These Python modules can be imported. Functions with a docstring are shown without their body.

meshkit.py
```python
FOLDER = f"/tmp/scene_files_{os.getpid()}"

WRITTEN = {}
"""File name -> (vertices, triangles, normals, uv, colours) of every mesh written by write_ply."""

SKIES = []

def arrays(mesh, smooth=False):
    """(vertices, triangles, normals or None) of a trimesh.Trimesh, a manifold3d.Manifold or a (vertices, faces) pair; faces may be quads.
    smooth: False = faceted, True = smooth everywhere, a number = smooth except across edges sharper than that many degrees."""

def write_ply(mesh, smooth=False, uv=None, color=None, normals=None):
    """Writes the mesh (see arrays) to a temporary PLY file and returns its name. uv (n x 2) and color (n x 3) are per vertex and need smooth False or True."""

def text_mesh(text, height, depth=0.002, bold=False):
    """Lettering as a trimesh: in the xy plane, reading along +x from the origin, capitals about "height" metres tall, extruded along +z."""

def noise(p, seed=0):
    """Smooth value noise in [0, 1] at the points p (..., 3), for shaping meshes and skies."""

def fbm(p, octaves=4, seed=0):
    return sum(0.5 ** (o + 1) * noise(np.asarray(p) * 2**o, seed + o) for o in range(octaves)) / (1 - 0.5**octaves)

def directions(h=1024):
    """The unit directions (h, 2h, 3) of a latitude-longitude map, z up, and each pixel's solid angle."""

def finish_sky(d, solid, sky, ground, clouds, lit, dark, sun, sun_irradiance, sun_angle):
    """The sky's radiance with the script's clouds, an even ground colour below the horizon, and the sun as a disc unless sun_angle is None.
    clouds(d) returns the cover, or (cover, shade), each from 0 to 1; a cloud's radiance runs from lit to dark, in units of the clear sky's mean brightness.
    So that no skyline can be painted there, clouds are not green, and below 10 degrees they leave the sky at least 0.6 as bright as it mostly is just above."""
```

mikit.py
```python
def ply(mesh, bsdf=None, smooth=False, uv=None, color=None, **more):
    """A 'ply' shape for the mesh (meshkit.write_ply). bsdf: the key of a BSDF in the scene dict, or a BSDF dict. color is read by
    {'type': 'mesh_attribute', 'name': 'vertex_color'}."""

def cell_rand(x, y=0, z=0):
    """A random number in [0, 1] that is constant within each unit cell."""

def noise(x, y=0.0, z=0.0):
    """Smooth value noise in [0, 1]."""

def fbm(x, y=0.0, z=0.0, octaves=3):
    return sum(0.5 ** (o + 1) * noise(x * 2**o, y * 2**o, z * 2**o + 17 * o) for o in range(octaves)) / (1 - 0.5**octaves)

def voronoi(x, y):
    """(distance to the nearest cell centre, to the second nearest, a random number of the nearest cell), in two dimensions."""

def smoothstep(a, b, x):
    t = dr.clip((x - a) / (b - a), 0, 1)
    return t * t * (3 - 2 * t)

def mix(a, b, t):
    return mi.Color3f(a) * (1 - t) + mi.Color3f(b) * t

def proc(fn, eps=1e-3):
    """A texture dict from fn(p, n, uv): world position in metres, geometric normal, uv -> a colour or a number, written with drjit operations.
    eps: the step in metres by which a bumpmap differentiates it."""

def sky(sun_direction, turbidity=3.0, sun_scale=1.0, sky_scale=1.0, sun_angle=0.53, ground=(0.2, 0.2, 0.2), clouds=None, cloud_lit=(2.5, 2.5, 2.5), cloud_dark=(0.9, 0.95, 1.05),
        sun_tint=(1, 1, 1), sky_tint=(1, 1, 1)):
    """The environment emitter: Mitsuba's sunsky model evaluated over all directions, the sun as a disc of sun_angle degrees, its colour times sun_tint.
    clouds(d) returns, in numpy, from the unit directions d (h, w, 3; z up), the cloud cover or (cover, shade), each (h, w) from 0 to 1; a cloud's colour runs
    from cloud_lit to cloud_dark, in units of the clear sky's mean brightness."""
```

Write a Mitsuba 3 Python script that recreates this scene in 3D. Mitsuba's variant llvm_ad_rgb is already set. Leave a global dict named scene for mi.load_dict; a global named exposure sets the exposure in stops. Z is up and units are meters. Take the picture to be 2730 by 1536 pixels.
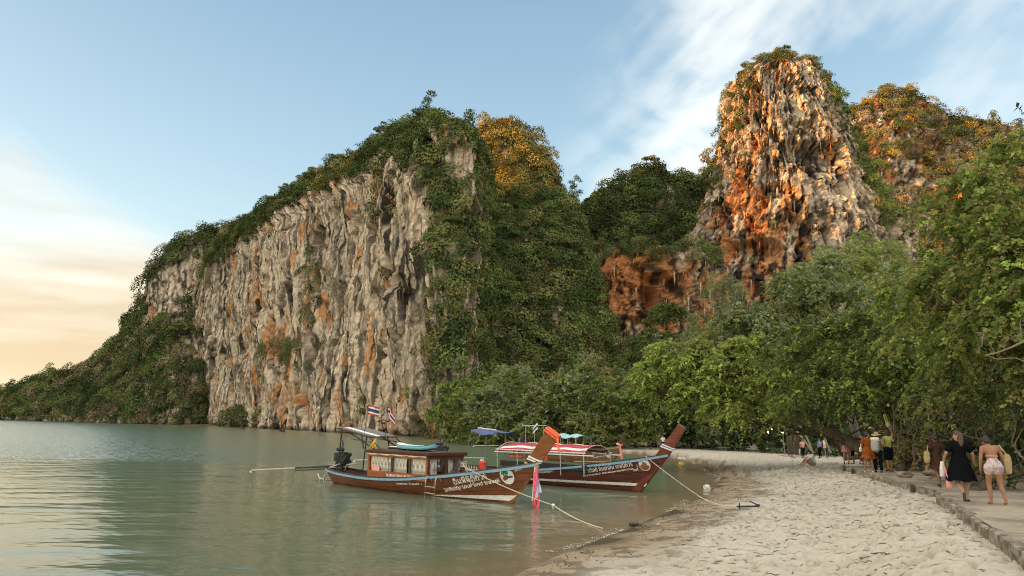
import math, random
import numpy as np, trimesh, mitsuba as mi, mikit, meshkit
import manifold3d as m3
from scipy.spatial import cKDTree
import drjit as dr
from mikit import proc, noise, fbm, smoothstep, mix
T = mi.ScalarTransform4f
scene, labels = {}, {}

# ------------------------------------------------------------------ camera
FPX, PITCH, ROLL = 1986.0, math.radians(10.3), math.radians(0.88)      # focal length in pixels of the 2730 wide picture
CAM = np.array([0, 0, 2.9])
FW = np.array([0, math.cos(PITCH), math.sin(PITCH)])
UP0, RT0 = np.array([0, -math.sin(PITCH), math.cos(PITCH)]), np.array([1.0, 0, 0])
UP = UP0 * math.cos(ROLL) - RT0 * math.sin(ROLL)
RT = RT0 * math.cos(ROLL) + UP0 * math.sin(ROLL)
scene['camera'] = {'type': 'perspective', 'fov': 2 * math.degrees(math.atan(1365 / FPX)), 'fov_axis': 'x', 'near_clip': 0.1, 'far_clip': 9000.0,
                   'to_world': T().look_at(origin=CAM.tolist(), target=(CAM + FW).tolist(), up=UP.tolist())}

# ------------------------------------------------------------------ sky, sun, exposure
SUN_AZ, SUN_EL = math.radians(100), math.radians(9)          # degrees left of the view direction, and above the horizon
SUN = (-math.sin(SUN_AZ) * math.cos(SUN_EL), math.cos(SUN_AZ) * math.cos(SUN_EL), math.sin(SUN_EL))


def clouds(d):
    az = np.degrees(np.arctan2(d[..., 0], d[..., 1]))         # 0 = view direction, + = right
    el = np.degrees(np.arcsin(np.clip(d[..., 2], -1, 1)))
    sm = lambda a, b, x: (lambda t: t * t * (3 - 2 * t))(np.clip((x - a) / (b - a), 0, 1))
    w = meshkit.fbm(d * 3.1, 4, 3)
    q = np.stack([d[..., 0] * 9 + 5 * w, d[..., 1] * 9 + 3 * w, d[..., 2] * 14 + 4 * w], -1)
    wisp = meshkit.fbm(q, 6, 11)
    fine = meshkit.fbm(np.stack([(az + .75 * el) / 5.5 + 4 * w, (el - .75 * az) / 1.5 + 2 * w, w * 3], -1), 5, 5)
    # high thin cloud over the right half of the view and on round to the far side
    edge = az - (4.5 + 0.22 * np.maximum(el - 18, 0) + 9 * (w - .5))
    thin = sm(-1, 9, edge) * sm(8, 15, el) * (1 - .55 * sm(18, 29, az))
    over = np.maximum(sm(34, 46, el), np.maximum(sm(75, 110, az), sm(-55, -80, az)) * sm(10, 18, el))      # unseen denser cloud, added overhead and behind the viewer to brighten the land
    cov = thin * sm(.33, .66, wisp * .62 + fine * .38) * .48
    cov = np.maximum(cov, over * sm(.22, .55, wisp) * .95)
    # a warm bank low over the sea, in front of the sunset, on round to the sun
    top = 18.0 - 0.48 * np.clip(az + 35, 0, 60) + 5 * (meshkit.fbm(np.stack([az / 16, el * 0, az * 0], -1), 3, 8) - .5)
    top = top - 9.5 * sm(-24.5, -17, az)
    bank = (1 - sm(-2.8, .8, el - top)) * sm(-1, 1, el) * (1 - sm(-16, -8, az)) * sm(-140, -110, az)
    bank = bank * (.80 + .3 * meshkit.fbm(np.stack([az / 9, el / 1.6, az * 0], -1), 4, 21))
    streak = meshkit.fbm(np.stack([az / 7.5, el / .9, az * 0], -1), 5, 33)
    grey = sm(.55, .68, streak) * sm(3.5, 5.5, el) * (1 - sm(7.5, 9.5, el)) * (1 - sm(-27, -22, az)) * sm(-70, -55, az)
    cover = np.maximum(np.clip(bank, 0, 1) * (.84 - .20 * sm(5, 1, el) + .12 * grey - .54 * sm(6, 13, el - .25 * (az + 35))) * (1 - .5 * sm(-50, -80, az)), cov)
    warm = sm(.02, .25, bank) * np.clip(1.12 - .18 * sm(3, 8, el) - .8 * (streak - .38) - .40 * sm(7, 14, el), 0, 1)
    return np.clip(cover, 0, 1), np.clip(1 - warm, 0, 1)


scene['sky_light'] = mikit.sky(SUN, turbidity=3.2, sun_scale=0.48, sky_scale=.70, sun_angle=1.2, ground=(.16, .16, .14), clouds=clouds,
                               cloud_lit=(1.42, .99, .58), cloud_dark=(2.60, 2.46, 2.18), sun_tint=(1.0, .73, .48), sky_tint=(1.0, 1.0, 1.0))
exposure = 4.22

# ------------------------------------------------------------------ helpers
rng = np.random.default_rng(7)


def at(px, py, y):
    """Survey: the world point seen at pixel (px, py) of the 2730 x 1536 photograph, at the depth y."""
    d = FW + RT * ((px - 1365) / FPX) + UP * ((768 - py) / FPX)
    return CAM + d * (y / d[1])


def onz(px, py, z=0.0):
    d = FW + RT * ((px - 1365) / FPX) + UP * ((768 - py) / FPX)
    return CAM + d * ((z - CAM[2]) / d[2])


def numbered(name):
    if name not in scene and not any(k.startswith(name + '__') for k in scene) and name not in labels:
        return name
    i = 1
    while f'{name}_{i:03d}' in USED:
        i += 1
    return f'{name}_{i:03d}'


USED, COUNT = set(), {}


def newkey(name, parent=None):
    full = f'{parent}__{name}' if parent else name
    n = COUNT.get(full, 0)
    COUNT[full] = n + 1
    return full if n == 0 else f'{full}_{n:03d}'


def tag(key, label=None, cat=None, group=None, kind=None):
    labels[key] = {k: v for k, v in (('label', label), ('category', cat), ('group', group), ('kind', kind)) if v}
    return key


def add(name, mesh, bsdf, parent=None, smooth=False, **more):
    key = newkey(name, parent)
    scene[key] = mikit.ply(mesh, bsdf, smooth, **more)
    return key


def thing(name, label, cat, group=None):
    return tag(newkey(name), label, cat, group)


def sm(a, b, x):
    t = np.clip((x - a) / (b - a), 0, 1)
    return t * t * (3 - 2 * t)


def join(parts):
    vs, fs, n = [], [], 0
    for p in parts:
        v, f = (np.asarray(p.vertices), np.asarray(p.faces)) if hasattr(p, 'vertices') else (np.asarray(p[0], float), np.asarray(p[1], int))
        if f.shape[1] == 4:
            f = np.vstack([f[:, [0, 1, 2]], f[:, [0, 2, 3]]])
        vs.append(v); fs.append(f + n); n += len(v)
    return np.vstack(vs), np.vstack(fs)


def tube(pts, radii, sides=6, caps=True):
    p = np.asarray(pts, float)
    r = np.broadcast_to(np.asarray(radii, float), (len(p),))
    t = np.gradient(p, axis=0)
    t /= np.linalg.norm(t, axis=1, keepdims=True) + 1e-12
    ref = np.array([0, 0, 1.0]) if abs(t[0, 2]) < .9 else np.array([1.0, 0, 0])
    a = np.cross(t, ref); a /= np.linalg.norm(a, axis=1, keepdims=True) + 1e-12
    b = np.cross(t, a)
    g = np.arange(sides) * 2 * np.pi / sides
    v = (p[:, None] + r[:, None, None] * (np.cos(g)[None, :, None] * a[:, None] + np.sin(g)[None, :, None] * b[:, None])).reshape(-1, 3)
    i, j = np.meshgrid(np.arange(len(p) - 1), np.arange(sides), indexing='ij')
    q = np.stack([i * sides + j, i * sides + (j + 1) % sides, (i + 1) * sides + (j + 1) % sides, (i + 1) * sides + j], -1).reshape(-1, 4)
    f = np.vstack([q[:, [0, 1, 2]], q[:, [0, 2, 3]]])
    if caps:
        n = len(v); v = np.vstack([v, p[0], p[-1]]); k = np.arange(sides); e = (len(p) - 1) * sides
        f = np.vstack([f, np.stack([k * 0 + n, (k + 1) % sides, k], 1), np.stack([k * 0 + n + 1, e + k, e + (k + 1) % sides], 1)])
    return v, f[:, ::-1]


def box(c, s, rot=None, bev=0.0):
    m = trimesh.creation.box(extents=s)
    if bev:
        v = np.asarray(m.vertices); h = np.asarray(s) / 2
        pts = np.vstack([np.sign(v) * (h - bev * (np.arange(3) != k)) for k in range(3)])
        m = trimesh.convex.convex_hull(pts)
    v = np.asarray(m.vertices)
    if rot is not None:
        v = v @ np.asarray(rot).T
    return v + np.asarray(c, float), np.asarray(m.faces)


def grid_faces(nu, nv, wrap=False):
    i, j = np.meshgrid(np.arange(nu if wrap else nu - 1), np.arange(nv - 1), indexing='ij')
    k = (i + 1) % nu
    q = np.stack([i * nv + j, k * nv + j, k * nv + j + 1, i * nv + j + 1], -1).reshape(-1, 4)
    return np.vstack([q[:, [0, 1, 2]], q[:, [0, 2, 3]]])


def rotz(a):
    return np.array([[math.cos(a), -math.sin(a), 0], [math.sin(a), math.cos(a), 0], [0, 0, 1.0]])


def unit(a):
    return a / (np.linalg.norm(a, axis=-1, keepdims=True) + 1e-12)


def leaves(pos, nrm, size, r, aspect=1.5, fold=.18, along=None):
    """One folded rhombic leaf (two triangles) per point."""
    n = len(pos); nrm = unit(nrm)
    a = unit(np.cross(nrm, r.normal(size=(n, 3)))) if along is None else unit(along - nrm * (along * nrm).sum(1, keepdims=True))
    b = np.cross(nrm, a)
    L = np.broadcast_to(size, (n,))[:, None]; W = L / aspect
    v = np.stack([pos - a * L * .5, pos - a * L * .08 + b * W * .5 + nrm * W * fold, pos + a * L * .5, pos - a * L * .08 - b * W * .5 + nrm * W * fold], 1).reshape(-1, 3)
    k = np.arange(n)[:, None] * 4
    return v, np.vstack([k + [0, 2, 1], k + [0, 3, 2]])


def rnd_dirs(n, r, zmin=-1.0):
    z = r.uniform(zmin, 1, n); a = r.uniform(0, 2 * np.pi, n); q = np.sqrt(1 - z * z)
    return np.stack([q * np.cos(a), q * np.sin(a), z], 1)


# ------------------------------------------------------------------ materials
VCOL = {'type': 'mesh_attribute', 'name': 'vertex_color'}
BS = {}


def mat(name, d):
    scene['m_' + name] = d
    return 'm_' + name


def paint(name, rgb, rough=.5, metallic=0.0, grain=.12, scale=6.0, **kw):
    """Plain paint, cloth, metal or wood with a little unevenness of its own."""
    c = np.array(rgb, float)
    lo, hi = tuple(float(x) for x in c * (1 - grain)), tuple(float(x) for x in np.minimum(c * (1 + grain), .95))
    fn = lambda p, n, uv: mix(lo, hi, fbm(p.x * scale, p.y * scale, p.z * scale, 3))
    return mat(name, {'type': 'twosided', 'bsdf': {'type': 'principled', 'base_color': proc(fn), 'roughness': rough, 'metallic': metallic, **kw}})


M_ROCK = mat('rock', {'type': 'twosided', 'bsdf': {'type': 'bumpmap', 'scale': 1.0, 'bsdf': {'type': 'diffuse', 'reflectance': VCOL}, 'tex': proc(
    lambda p, n, uv: .42 * noise(p.x * 1.0, p.y * 1.0, p.z * .8) + .30 * (1 - dr.abs(2 * noise(p.x * 2.0, p.y * 2.0, p.z * 1.1) - 1)) + .12 * noise(p.x * 4.5, p.y * 4.5, p.z * 3.5), eps=.06)}})
M_LEAF_FAR = mat('leaf_far', {'type': 'twosided', 'bsdf': {'type': 'diffuse', 'reflectance': VCOL}})
M_LEAF = mat('leaf', {'type': 'principledthin', 'base_color': VCOL, 'roughness': .42, 'diff_trans': .95, 'spec_trans': 0.0, 'eta': 1.4})
M_BARK = mat('bark', {'type': 'twosided', 'bsdf': {'type': 'diffuse', 'reflectance': proc(lambda p, n, uv: mix((.05, .037, .026), (.17, .13, .095), fbm(p.x * 5, p.y * 5, p.z * 1.6, 3)))}})
M_PALE_BARK = mat('pale_bark', {'type': 'twosided', 'bsdf': {'type': 'diffuse', 'reflectance': proc(lambda p, n, uv: mix((.22, .19, .15), (.42, .37, .30), fbm(p.x * 4, p.y * 4, p.z * 1.5, 3)))}})

# ------------------------------------------------------------------ shoreline, ground, water
SHORE = np.array([(-700, 900), (-364, 541), (-203, 387), (-113, 301), (-45, 198), (-15, 140), (-6, 103), (6, 87), (13.7, 77), (14.9, 65), (14.6, 58), (12.2, 44), (9, 34), (5.4, 26.2),
                  (3.1, 21.3), (1.1, 17.4), (0.1, 15.1), (-1.6, 10), (-4, 2), (-8, -10), (-60, -90), (-300, -400)], float)
# headed so that land is on the left-hand side of travel reversed: the sign is worked out from the polygon of the sea
from shapely.geometry import Polygon, LineString
import shapely
_sea = Polygon(np.vstack([SHORE, [(-6000, -6000), (-6000, 6000), (-700, 6000)]]))
_line = LineString(SHORE)


def shore_dist(x, y):
    """Signed distance in metres from the waterline: positive on land."""
    pts = shapely.points(np.ravel(x), np.ravel(y))
    d = shapely.distance(pts, _line)
    return np.where(shapely.contains(_sea, pts), -d, d).reshape(np.shape(x))


KERB = np.array([(3.4, 1.0), (5.6, 6.8), (7.6, 11.6), (11.1, 19.5), (11.75, 21.2), (12.6, 22.6), (14.9, 31.0), (17.5, 40.3)])   # the seaward edge of the raised path
KERB_Z = np.array([1.2, 1.2, 1.17, 1.13, 1.12, 1.11, 1.05, .98])
PATH_W = 3.4
_kerb = LineString(KERB)


def kerb_side(x, y):
    """How far inland of the path's seaward edge (negative: on the beach), and the height of the path there."""
    yy = np.clip(y, KERB[0, 1], KERB[-1, 1])
    return (x - np.interp(yy, KERB[:, 1], KERB[:, 0])) * .88, np.interp(yy, KERB[:, 1], KERB_Z)


def ground_z(x, y, detail=False):
    d = shore_dist(x, y)
    wob = 6 * (meshkit.noise(np.stack([x / 30, y / 30, x * 0], -1)) - .5)
    cap = 1.02 - .74 * sm(46 + wob, 58 + wob, y) + .6 * sm(90, 150, y) + .06 * (meshkit.noise(np.stack([x / 5, y / 5, x * 0], -1)) - .5)
    z = np.where(d > 0, cap * (1 - np.exp(-np.maximum(d, 0) * .105 / np.maximum(cap, .2))) + .02, np.maximum(d * .075, -2.6))
    k, pz = kerb_side(x, y)
    land = sm(-3, -.2, k) * (y < 46) * (d > 0)
    z = z * (1 - land * .8) + (pz - .15) * land * .8
    under = (k > .05) & (k < PATH_W) & (y < 40.3) & (d > 0)
    z = np.where(under, pz - .2, z)
    bank = np.maximum(k - PATH_W, 0) * (y < 60) * (1 - sm(40, 60, y) * .8)
    z = z + np.where(k > PATH_W, .25 + np.minimum(bank * .16, 2.2), 0) * (d > 0) * sm(62, 44, y)
    return z


# footprints in the dry sand
_fp = rng.uniform((0, 6), (30, 72), (36000, 2))
_fp_tree = cKDTree(_fp)
_fp_depth, _fp_rad, _fp_ang = rng.uniform(.25, 1.0, len(_fp)), rng.uniform(.055, .125, len(_fp)), rng.uniform(0, np.pi, len(_fp))


def sand_relief(x, y, d):
    out = .05 * (meshkit.fbm(np.stack([x / .8, y / .8, x * 0], -1), 4, 2) - .5) + .045 * (meshkit.fbm(np.stack([x / .22, y / .22, x * 0], -1), 2, 12) - .5)
    dd, ii = _fp_tree.query(np.stack([x, y], -1), k=3, workers=4)
    for j in range(3):
        i = ii[:, j]; e = np.stack([x, y], -1) - _fp[i]
        c, s = np.cos(_fp_ang[i]), np.sin(_fp_ang[i])
        q = np.hypot((e[:, 0] * c + e[:, 1] * s) / 1.5, -e[:, 0] * s + e[:, 1] * c) / _fp_rad[i]
        out += _fp_depth[i] * (-.14 * np.exp(-q ** 4) + .022 * np.exp(-((q - 1.45) / .45) ** 2))
    return out * sm(1.0, 3.6, d)


def build_ground():
    th = np.radians(np.concatenate([np.linspace(-180, -46, 16)[:-1], np.linspace(-46, -6, 34)[:-1], np.linspace(-6, 37, 430), np.linspace(37, 180, 22)[1:]]))
    r = np.concatenate([np.linspace(.05, 9, 24)[:-1], 9 * np.exp(np.arange(0, 1.62, .0043)), 46 * np.exp(np.arange(.02, 3.0, .06)), [1100, 1700, 3000, 6000]])
    R, TH = np.meshgrid(r, th, indexing='ij')
    x, y = (R * np.sin(TH)).ravel(), (R * np.cos(TH)).ravel()
    d = shore_dist(x, y)
    z = ground_z(x, y)
    k, pz = kerb_side(x, y)
    fine = (d > .5) & (y > 5) & (y < 75) & (x > -2) & (x < 33) & ((k < 0) | (y > 40.5))
    z[fine] += sand_relief(x[fine], y[fine], d[fine])
    p3 = np.stack([x, y, x * 0], -1)
    z += .02 * (meshkit.fbm(p3 / 2.2, 3, 4) - .5) * (np.abs(d) < 60)
    dry = np.array([.56, .505, .415]); damp = np.array([.36, .28, .195]); wet = np.array([.19, .14, .095]); soil = np.array([.13, .095, .065]); bed = np.array([.10, .085, .06])
    n = meshkit.fbm(p3 / 1.7, 4, 9)[:, None]; n2 = meshkit.fbm(p3 / .12, 2, 5)[:, None]
    dd = d[:, None] + (n - .5) * 2.2
    c = wet + (damp - wet) * sm(.0, .7, dd)
    c = c + (dry - c) * sm(.9, 2.8, dd) * (.84 + .16 * sm(.35, .6, n))
    c = np.where(dd < 0, bed, c)
    litter = sm(.50, .60, meshkit.fbm(p3 / .35, 3, 15)[:, None]) * sm(.2, .8, dd) * (1 - sm(1.6, 3.2, dd))     # shell and weed litter on the strand
    c = c * (1 - litter * .45)
    c = c + (soil - c) * (sm(PATH_W - .2, PATH_W + 1.0, k)[:, None] * (y < 44)[:, None] * .85 + sm(88, 100, y)[:, None] * .8 * (d > 0)[:, None]).clip(0, 1)
    far = sm(36, 55, np.hypot(x, y))[:, None]
    c = c * (.90 + .2 * n2)
    v = np.stack([x, y, z], -1)
    f = grid_faces(len(r), len(th))
    add('ground', (v, f[:, ::-1]), mat('ground', {'type': 'twosided', 'bsdf': {'type': 'diffuse', 'reflectance': VCOL}}), smooth=True, color=np.clip(c, .01, .9))
    tag('ground', 'pale sand beach full of footprints, rising from the bay to the trees', 'beach', kind='structure')


build_ground()


def build_water():
    th = np.radians(np.concatenate([np.linspace(-180, -44, 20)[:-1], np.linspace(-44, 20, 300), np.linspace(20, 180, 20)[1:]]))
    r = np.concatenate([[2, 4, 6, 8, 10], 11 * np.exp(np.arange(.0, 5.2, .022)), [2300, 3500, 6000]])
    R, TH = np.meshgrid(r, th, indexing='ij')
    x, y = (R * np.sin(TH)).ravel(), (R * np.cos(TH)).ravel()
    d = shore_dist(x, y)
    p3 = np.stack([x, y, x * 0], -1)
    z = .018 * (meshkit.fbm(p3 / np.array([2.6, 1.7, 1]), 3, 71) - .5) * sm(150, 40, R.ravel()) * sm(0, -3, d)
    n = meshkit.fbm(p3 / 3.5, 4, 41)
    c = np.array([.098, .128, .082]) + (np.array([.080, .135, .118]) - np.array([.098, .128, .082])) * sm(-10, -60, d)[:, None]
    c = c + (np.array([.185, .140, .085]) - c) * sm(-4.2, -.4, d + (n - .5) * 3)[:, None]
    f = grid_faces(len(r), len(th))
    keep = (d[f] < 2.5).any(1)
    def ripple(p, nn, uv):
        # long smooth wavelets in the lee of the cliffs, wind ripples farther out
        wob = 1.5 * noise(p.x * .12, p.y * .12, 2.0)
        calm = .034 * noise(p.x * .42 + wob, p.y * 1.15 + wob, 1.0) + .013 * noise(p.x * 1.1 + 3.1, p.y * 2.6 + wob, 4.0) + .006 * noise(p.x * 4.0, p.y * 7.0, 9.0)
        wind = .060 * noise(p.x * 1.6, p.y * 1.9, 7.0) + .035 * noise(p.x * 4.2 + p.y, p.y * 4.8, 3.0)
        return calm + wind * smoothstep(53, 60, p.y + 5 * noise(p.x * .1, 0.0, 5.0))
    mat('water', {'type': 'bumpmap', 'tex': proc(ripple, eps=.02), 'scale': 1.0,
                  'bsdf': {'type': 'principled', 'base_color': VCOL, 'eta': 1.34, 'roughness': .10}})
    add('sea', (np.stack([x, y, z], -1), f[keep][:, ::-1]), 'm_water', smooth=True, color=np.clip(c, 0, 1))
    tag('sea', 'calm grey green bay water with small ripples and reflections', 'sea', kind='structure')


build_water()

# ------------------------------------------------------------------ limestone
def rock_colour(s, z, dpt, seed, warm, black=.5, pale=.5, drip=1.0):
    """Weathered limestone: grey crust, cream drip stone, iron stains, black algae streaks. s along the wall, z up, warm 0..1 iron."""
    P = lambda a, b, k=0: np.stack([s / a, z / b, s * 0 + k + seed], -1)
    st = meshkit.fbm(P(1.0 / drip ** .25, 8 * drip), 4, 1); st2 = meshkit.fbm(P(.5, 3.2 * drip, 3), 3, 2); big = meshkit.fbm(P(14, 20, 5), 4, 3); iron = meshkit.fbm(P(5, 9, 9), 5, 4)
    blk = meshkit.fbm(P(1.5, 4.2 * drip, 13), 4, 6); sp = meshkit.fbm(P(.8, 1.1, 4), 3, 8); gr = meshkit.fbm(P(.36, .5, 6), 2, 9)
    grey = np.array([.55, .43, .315]); dark = np.array([.125, .105, .085]); brown = np.array([.25, .18, .115]); cream = np.array([.79, .61, .44]); ochre = np.array([.62, .33, .13]); rust = np.array([.50, .17, .06]); ink = np.array([.03, .027, .025])
    w = lambda x: x[:, None]
    c = grey * w(.30 + 1.4 * st2)
    c = c + (brown - c) * w(sm(.50, .62, big) * .55)
    c = c + (dark - c) * w(sm(.50, .36, st * .7 + sp * .3) * .8)
    c = c + (cream - c) * w(sm(.47, .60, st * .55 + st2 * .2 + big * .25 + (pale - .5) * .25) * .85)
    irn = sm(.53, .64, iron * .7 + st * .3 + (warm - .5) * .42)
    c = c + ((ochre * w(.55 + .95 * sp)) - c) * w(irn * .8)
    c = c + (rust - c) * w(irn * sm(.48, .62, sp * .6 + iron * .4 + (warm - .5) * .35) * .75)
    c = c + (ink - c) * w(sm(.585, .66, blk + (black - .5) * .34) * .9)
    tide = sm(.2, 1.5, z + 1.2 * (sp - .5))                                  # the dark band that the tide keeps wet
    return np.clip(c * w(.50 + 1.0 * gr) * w(.28 + .72 * tide), .012, .82)


def karst_relief(s, z, seed, amp=1.0, pits=.5, ledge=.0, drip=1.0, block=.4, big=1.0, soft=1.0):
    """(how far the rock stands out, how far each point sags): buttresses, broken blocks, flutes, hollows and knobbly drip stone."""
    P = lambda a, b, k=0: np.stack([s / a, z / b, s * 0 + k + seed], -1)
    D = big * (9 * (meshkit.fbm(P(38, 60), 3, 21) - .5) + 3.6 * (meshkit.fbm(P(11, 24, 2), 3, 22) - .5))
    wob = 1.8 * (meshkit.noise(P(7, 10, 7), 25) - .5)
    ridge = lambda q: 1 - np.abs(q * 2 - 1) * 2
    D += .7 / drip ** .5 * soft * ridge(meshkit.fbm(np.stack([(s + wob * 2) / 3.2, z / 22, s * 0 + seed], -1), 2, 23))
    for sc, am, k in ((9.0, 3.2, 51), (4.0, 1.7, 54), (1.9, .8, 57)):                              # fracture faces: flat steps with sharp edges
        q = meshkit.fbm(np.stack([(s + .25 * z) / sc, (z - .15 * s) / (sc * 1.3), s * 0 + k + seed], -1), 3, k) * 7
        D += block * am * (np.floor(q) + sm(.78, 1, q - np.floor(q))) / 7
    small = .6 / drip ** .4 * ridge(meshkit.fbm(np.stack([(s + wob) / (1.05 / drip ** .35), z / (5.5 * drip), s * 0 + seed + 4], -1), 3, 24))
    small += 1.2 / drip * (meshkit.fbm(P(1.7, 2.3, 9), 3, 26) - .5)
    small += .5 / drip ** .5 * ridge(meshkit.fbm(P(.75, 1.0 * drip, 33), 2, 30))
    small = small * soft
    D += small
    pit = meshkit.fbm(P(4.2, 5.5 * drip, 14), 4, 27)
    D -= 3.0 * sm(.62, .685, pit + (pits - .5) * .25)
    p2 = meshkit.fbm(P(1.5, 2.4 * drip, 17), 3, 28)
    D -= 1.3 * sm(.585, .65, p2 + (pits - .5) * .25)
    if ledge:
        q = z / 11 + 1.6 * meshkit.fbm(P(12, 34, 19), 3, 29)
        fr = q - np.floor(q)
        D += ledge * (sm(0, .10, fr) * (1 - .8 * fr) - .3)                   # sharp undersides, sloping backs
    return D * amp, np.maximum(small, 0) * .4 * amp


def hollow_depth(x, z, hollows, seed):
    out = x * 0
    for x0, z0, rx, rz, dep in hollows:
        u, w = (x - x0) / rx, (z - z0) / rz
        q = np.sqrt(u * u + w * w) + .9 * (meshkit.fbm(np.stack([x / 4, z / 6, x * 0 + seed], -1), 4, 61) - .5)
        out = np.maximum(out, dep * sm(1.05, .6, q) * (.35 + .65 * sm(-1.1, .6, w)))
    return out


def holes(Y, *rows):
    return [(at(px, py, Y)[0], at(px, py, Y)[2], rx * Y / FPX, ry * Y / FPX, d) for px, py, rx, ry, d in rows]


STAL = []


def stalactites(s_pts, r, lo=.8, hi=3.2):
    out = []
    for p in s_pts:
        L = r.uniform(lo, hi); w = r.uniform(.18, .42) * (L / 2.2) ** .5
        q = [p + [0, 0, .6], p + [r.normal() * .1, r.normal() * .1, -L * .4], p + [r.normal() * .15, r.normal() * .15, -L]]
        out.append(tube(q, [w, w * .6, .03], 5))
    return out


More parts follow.
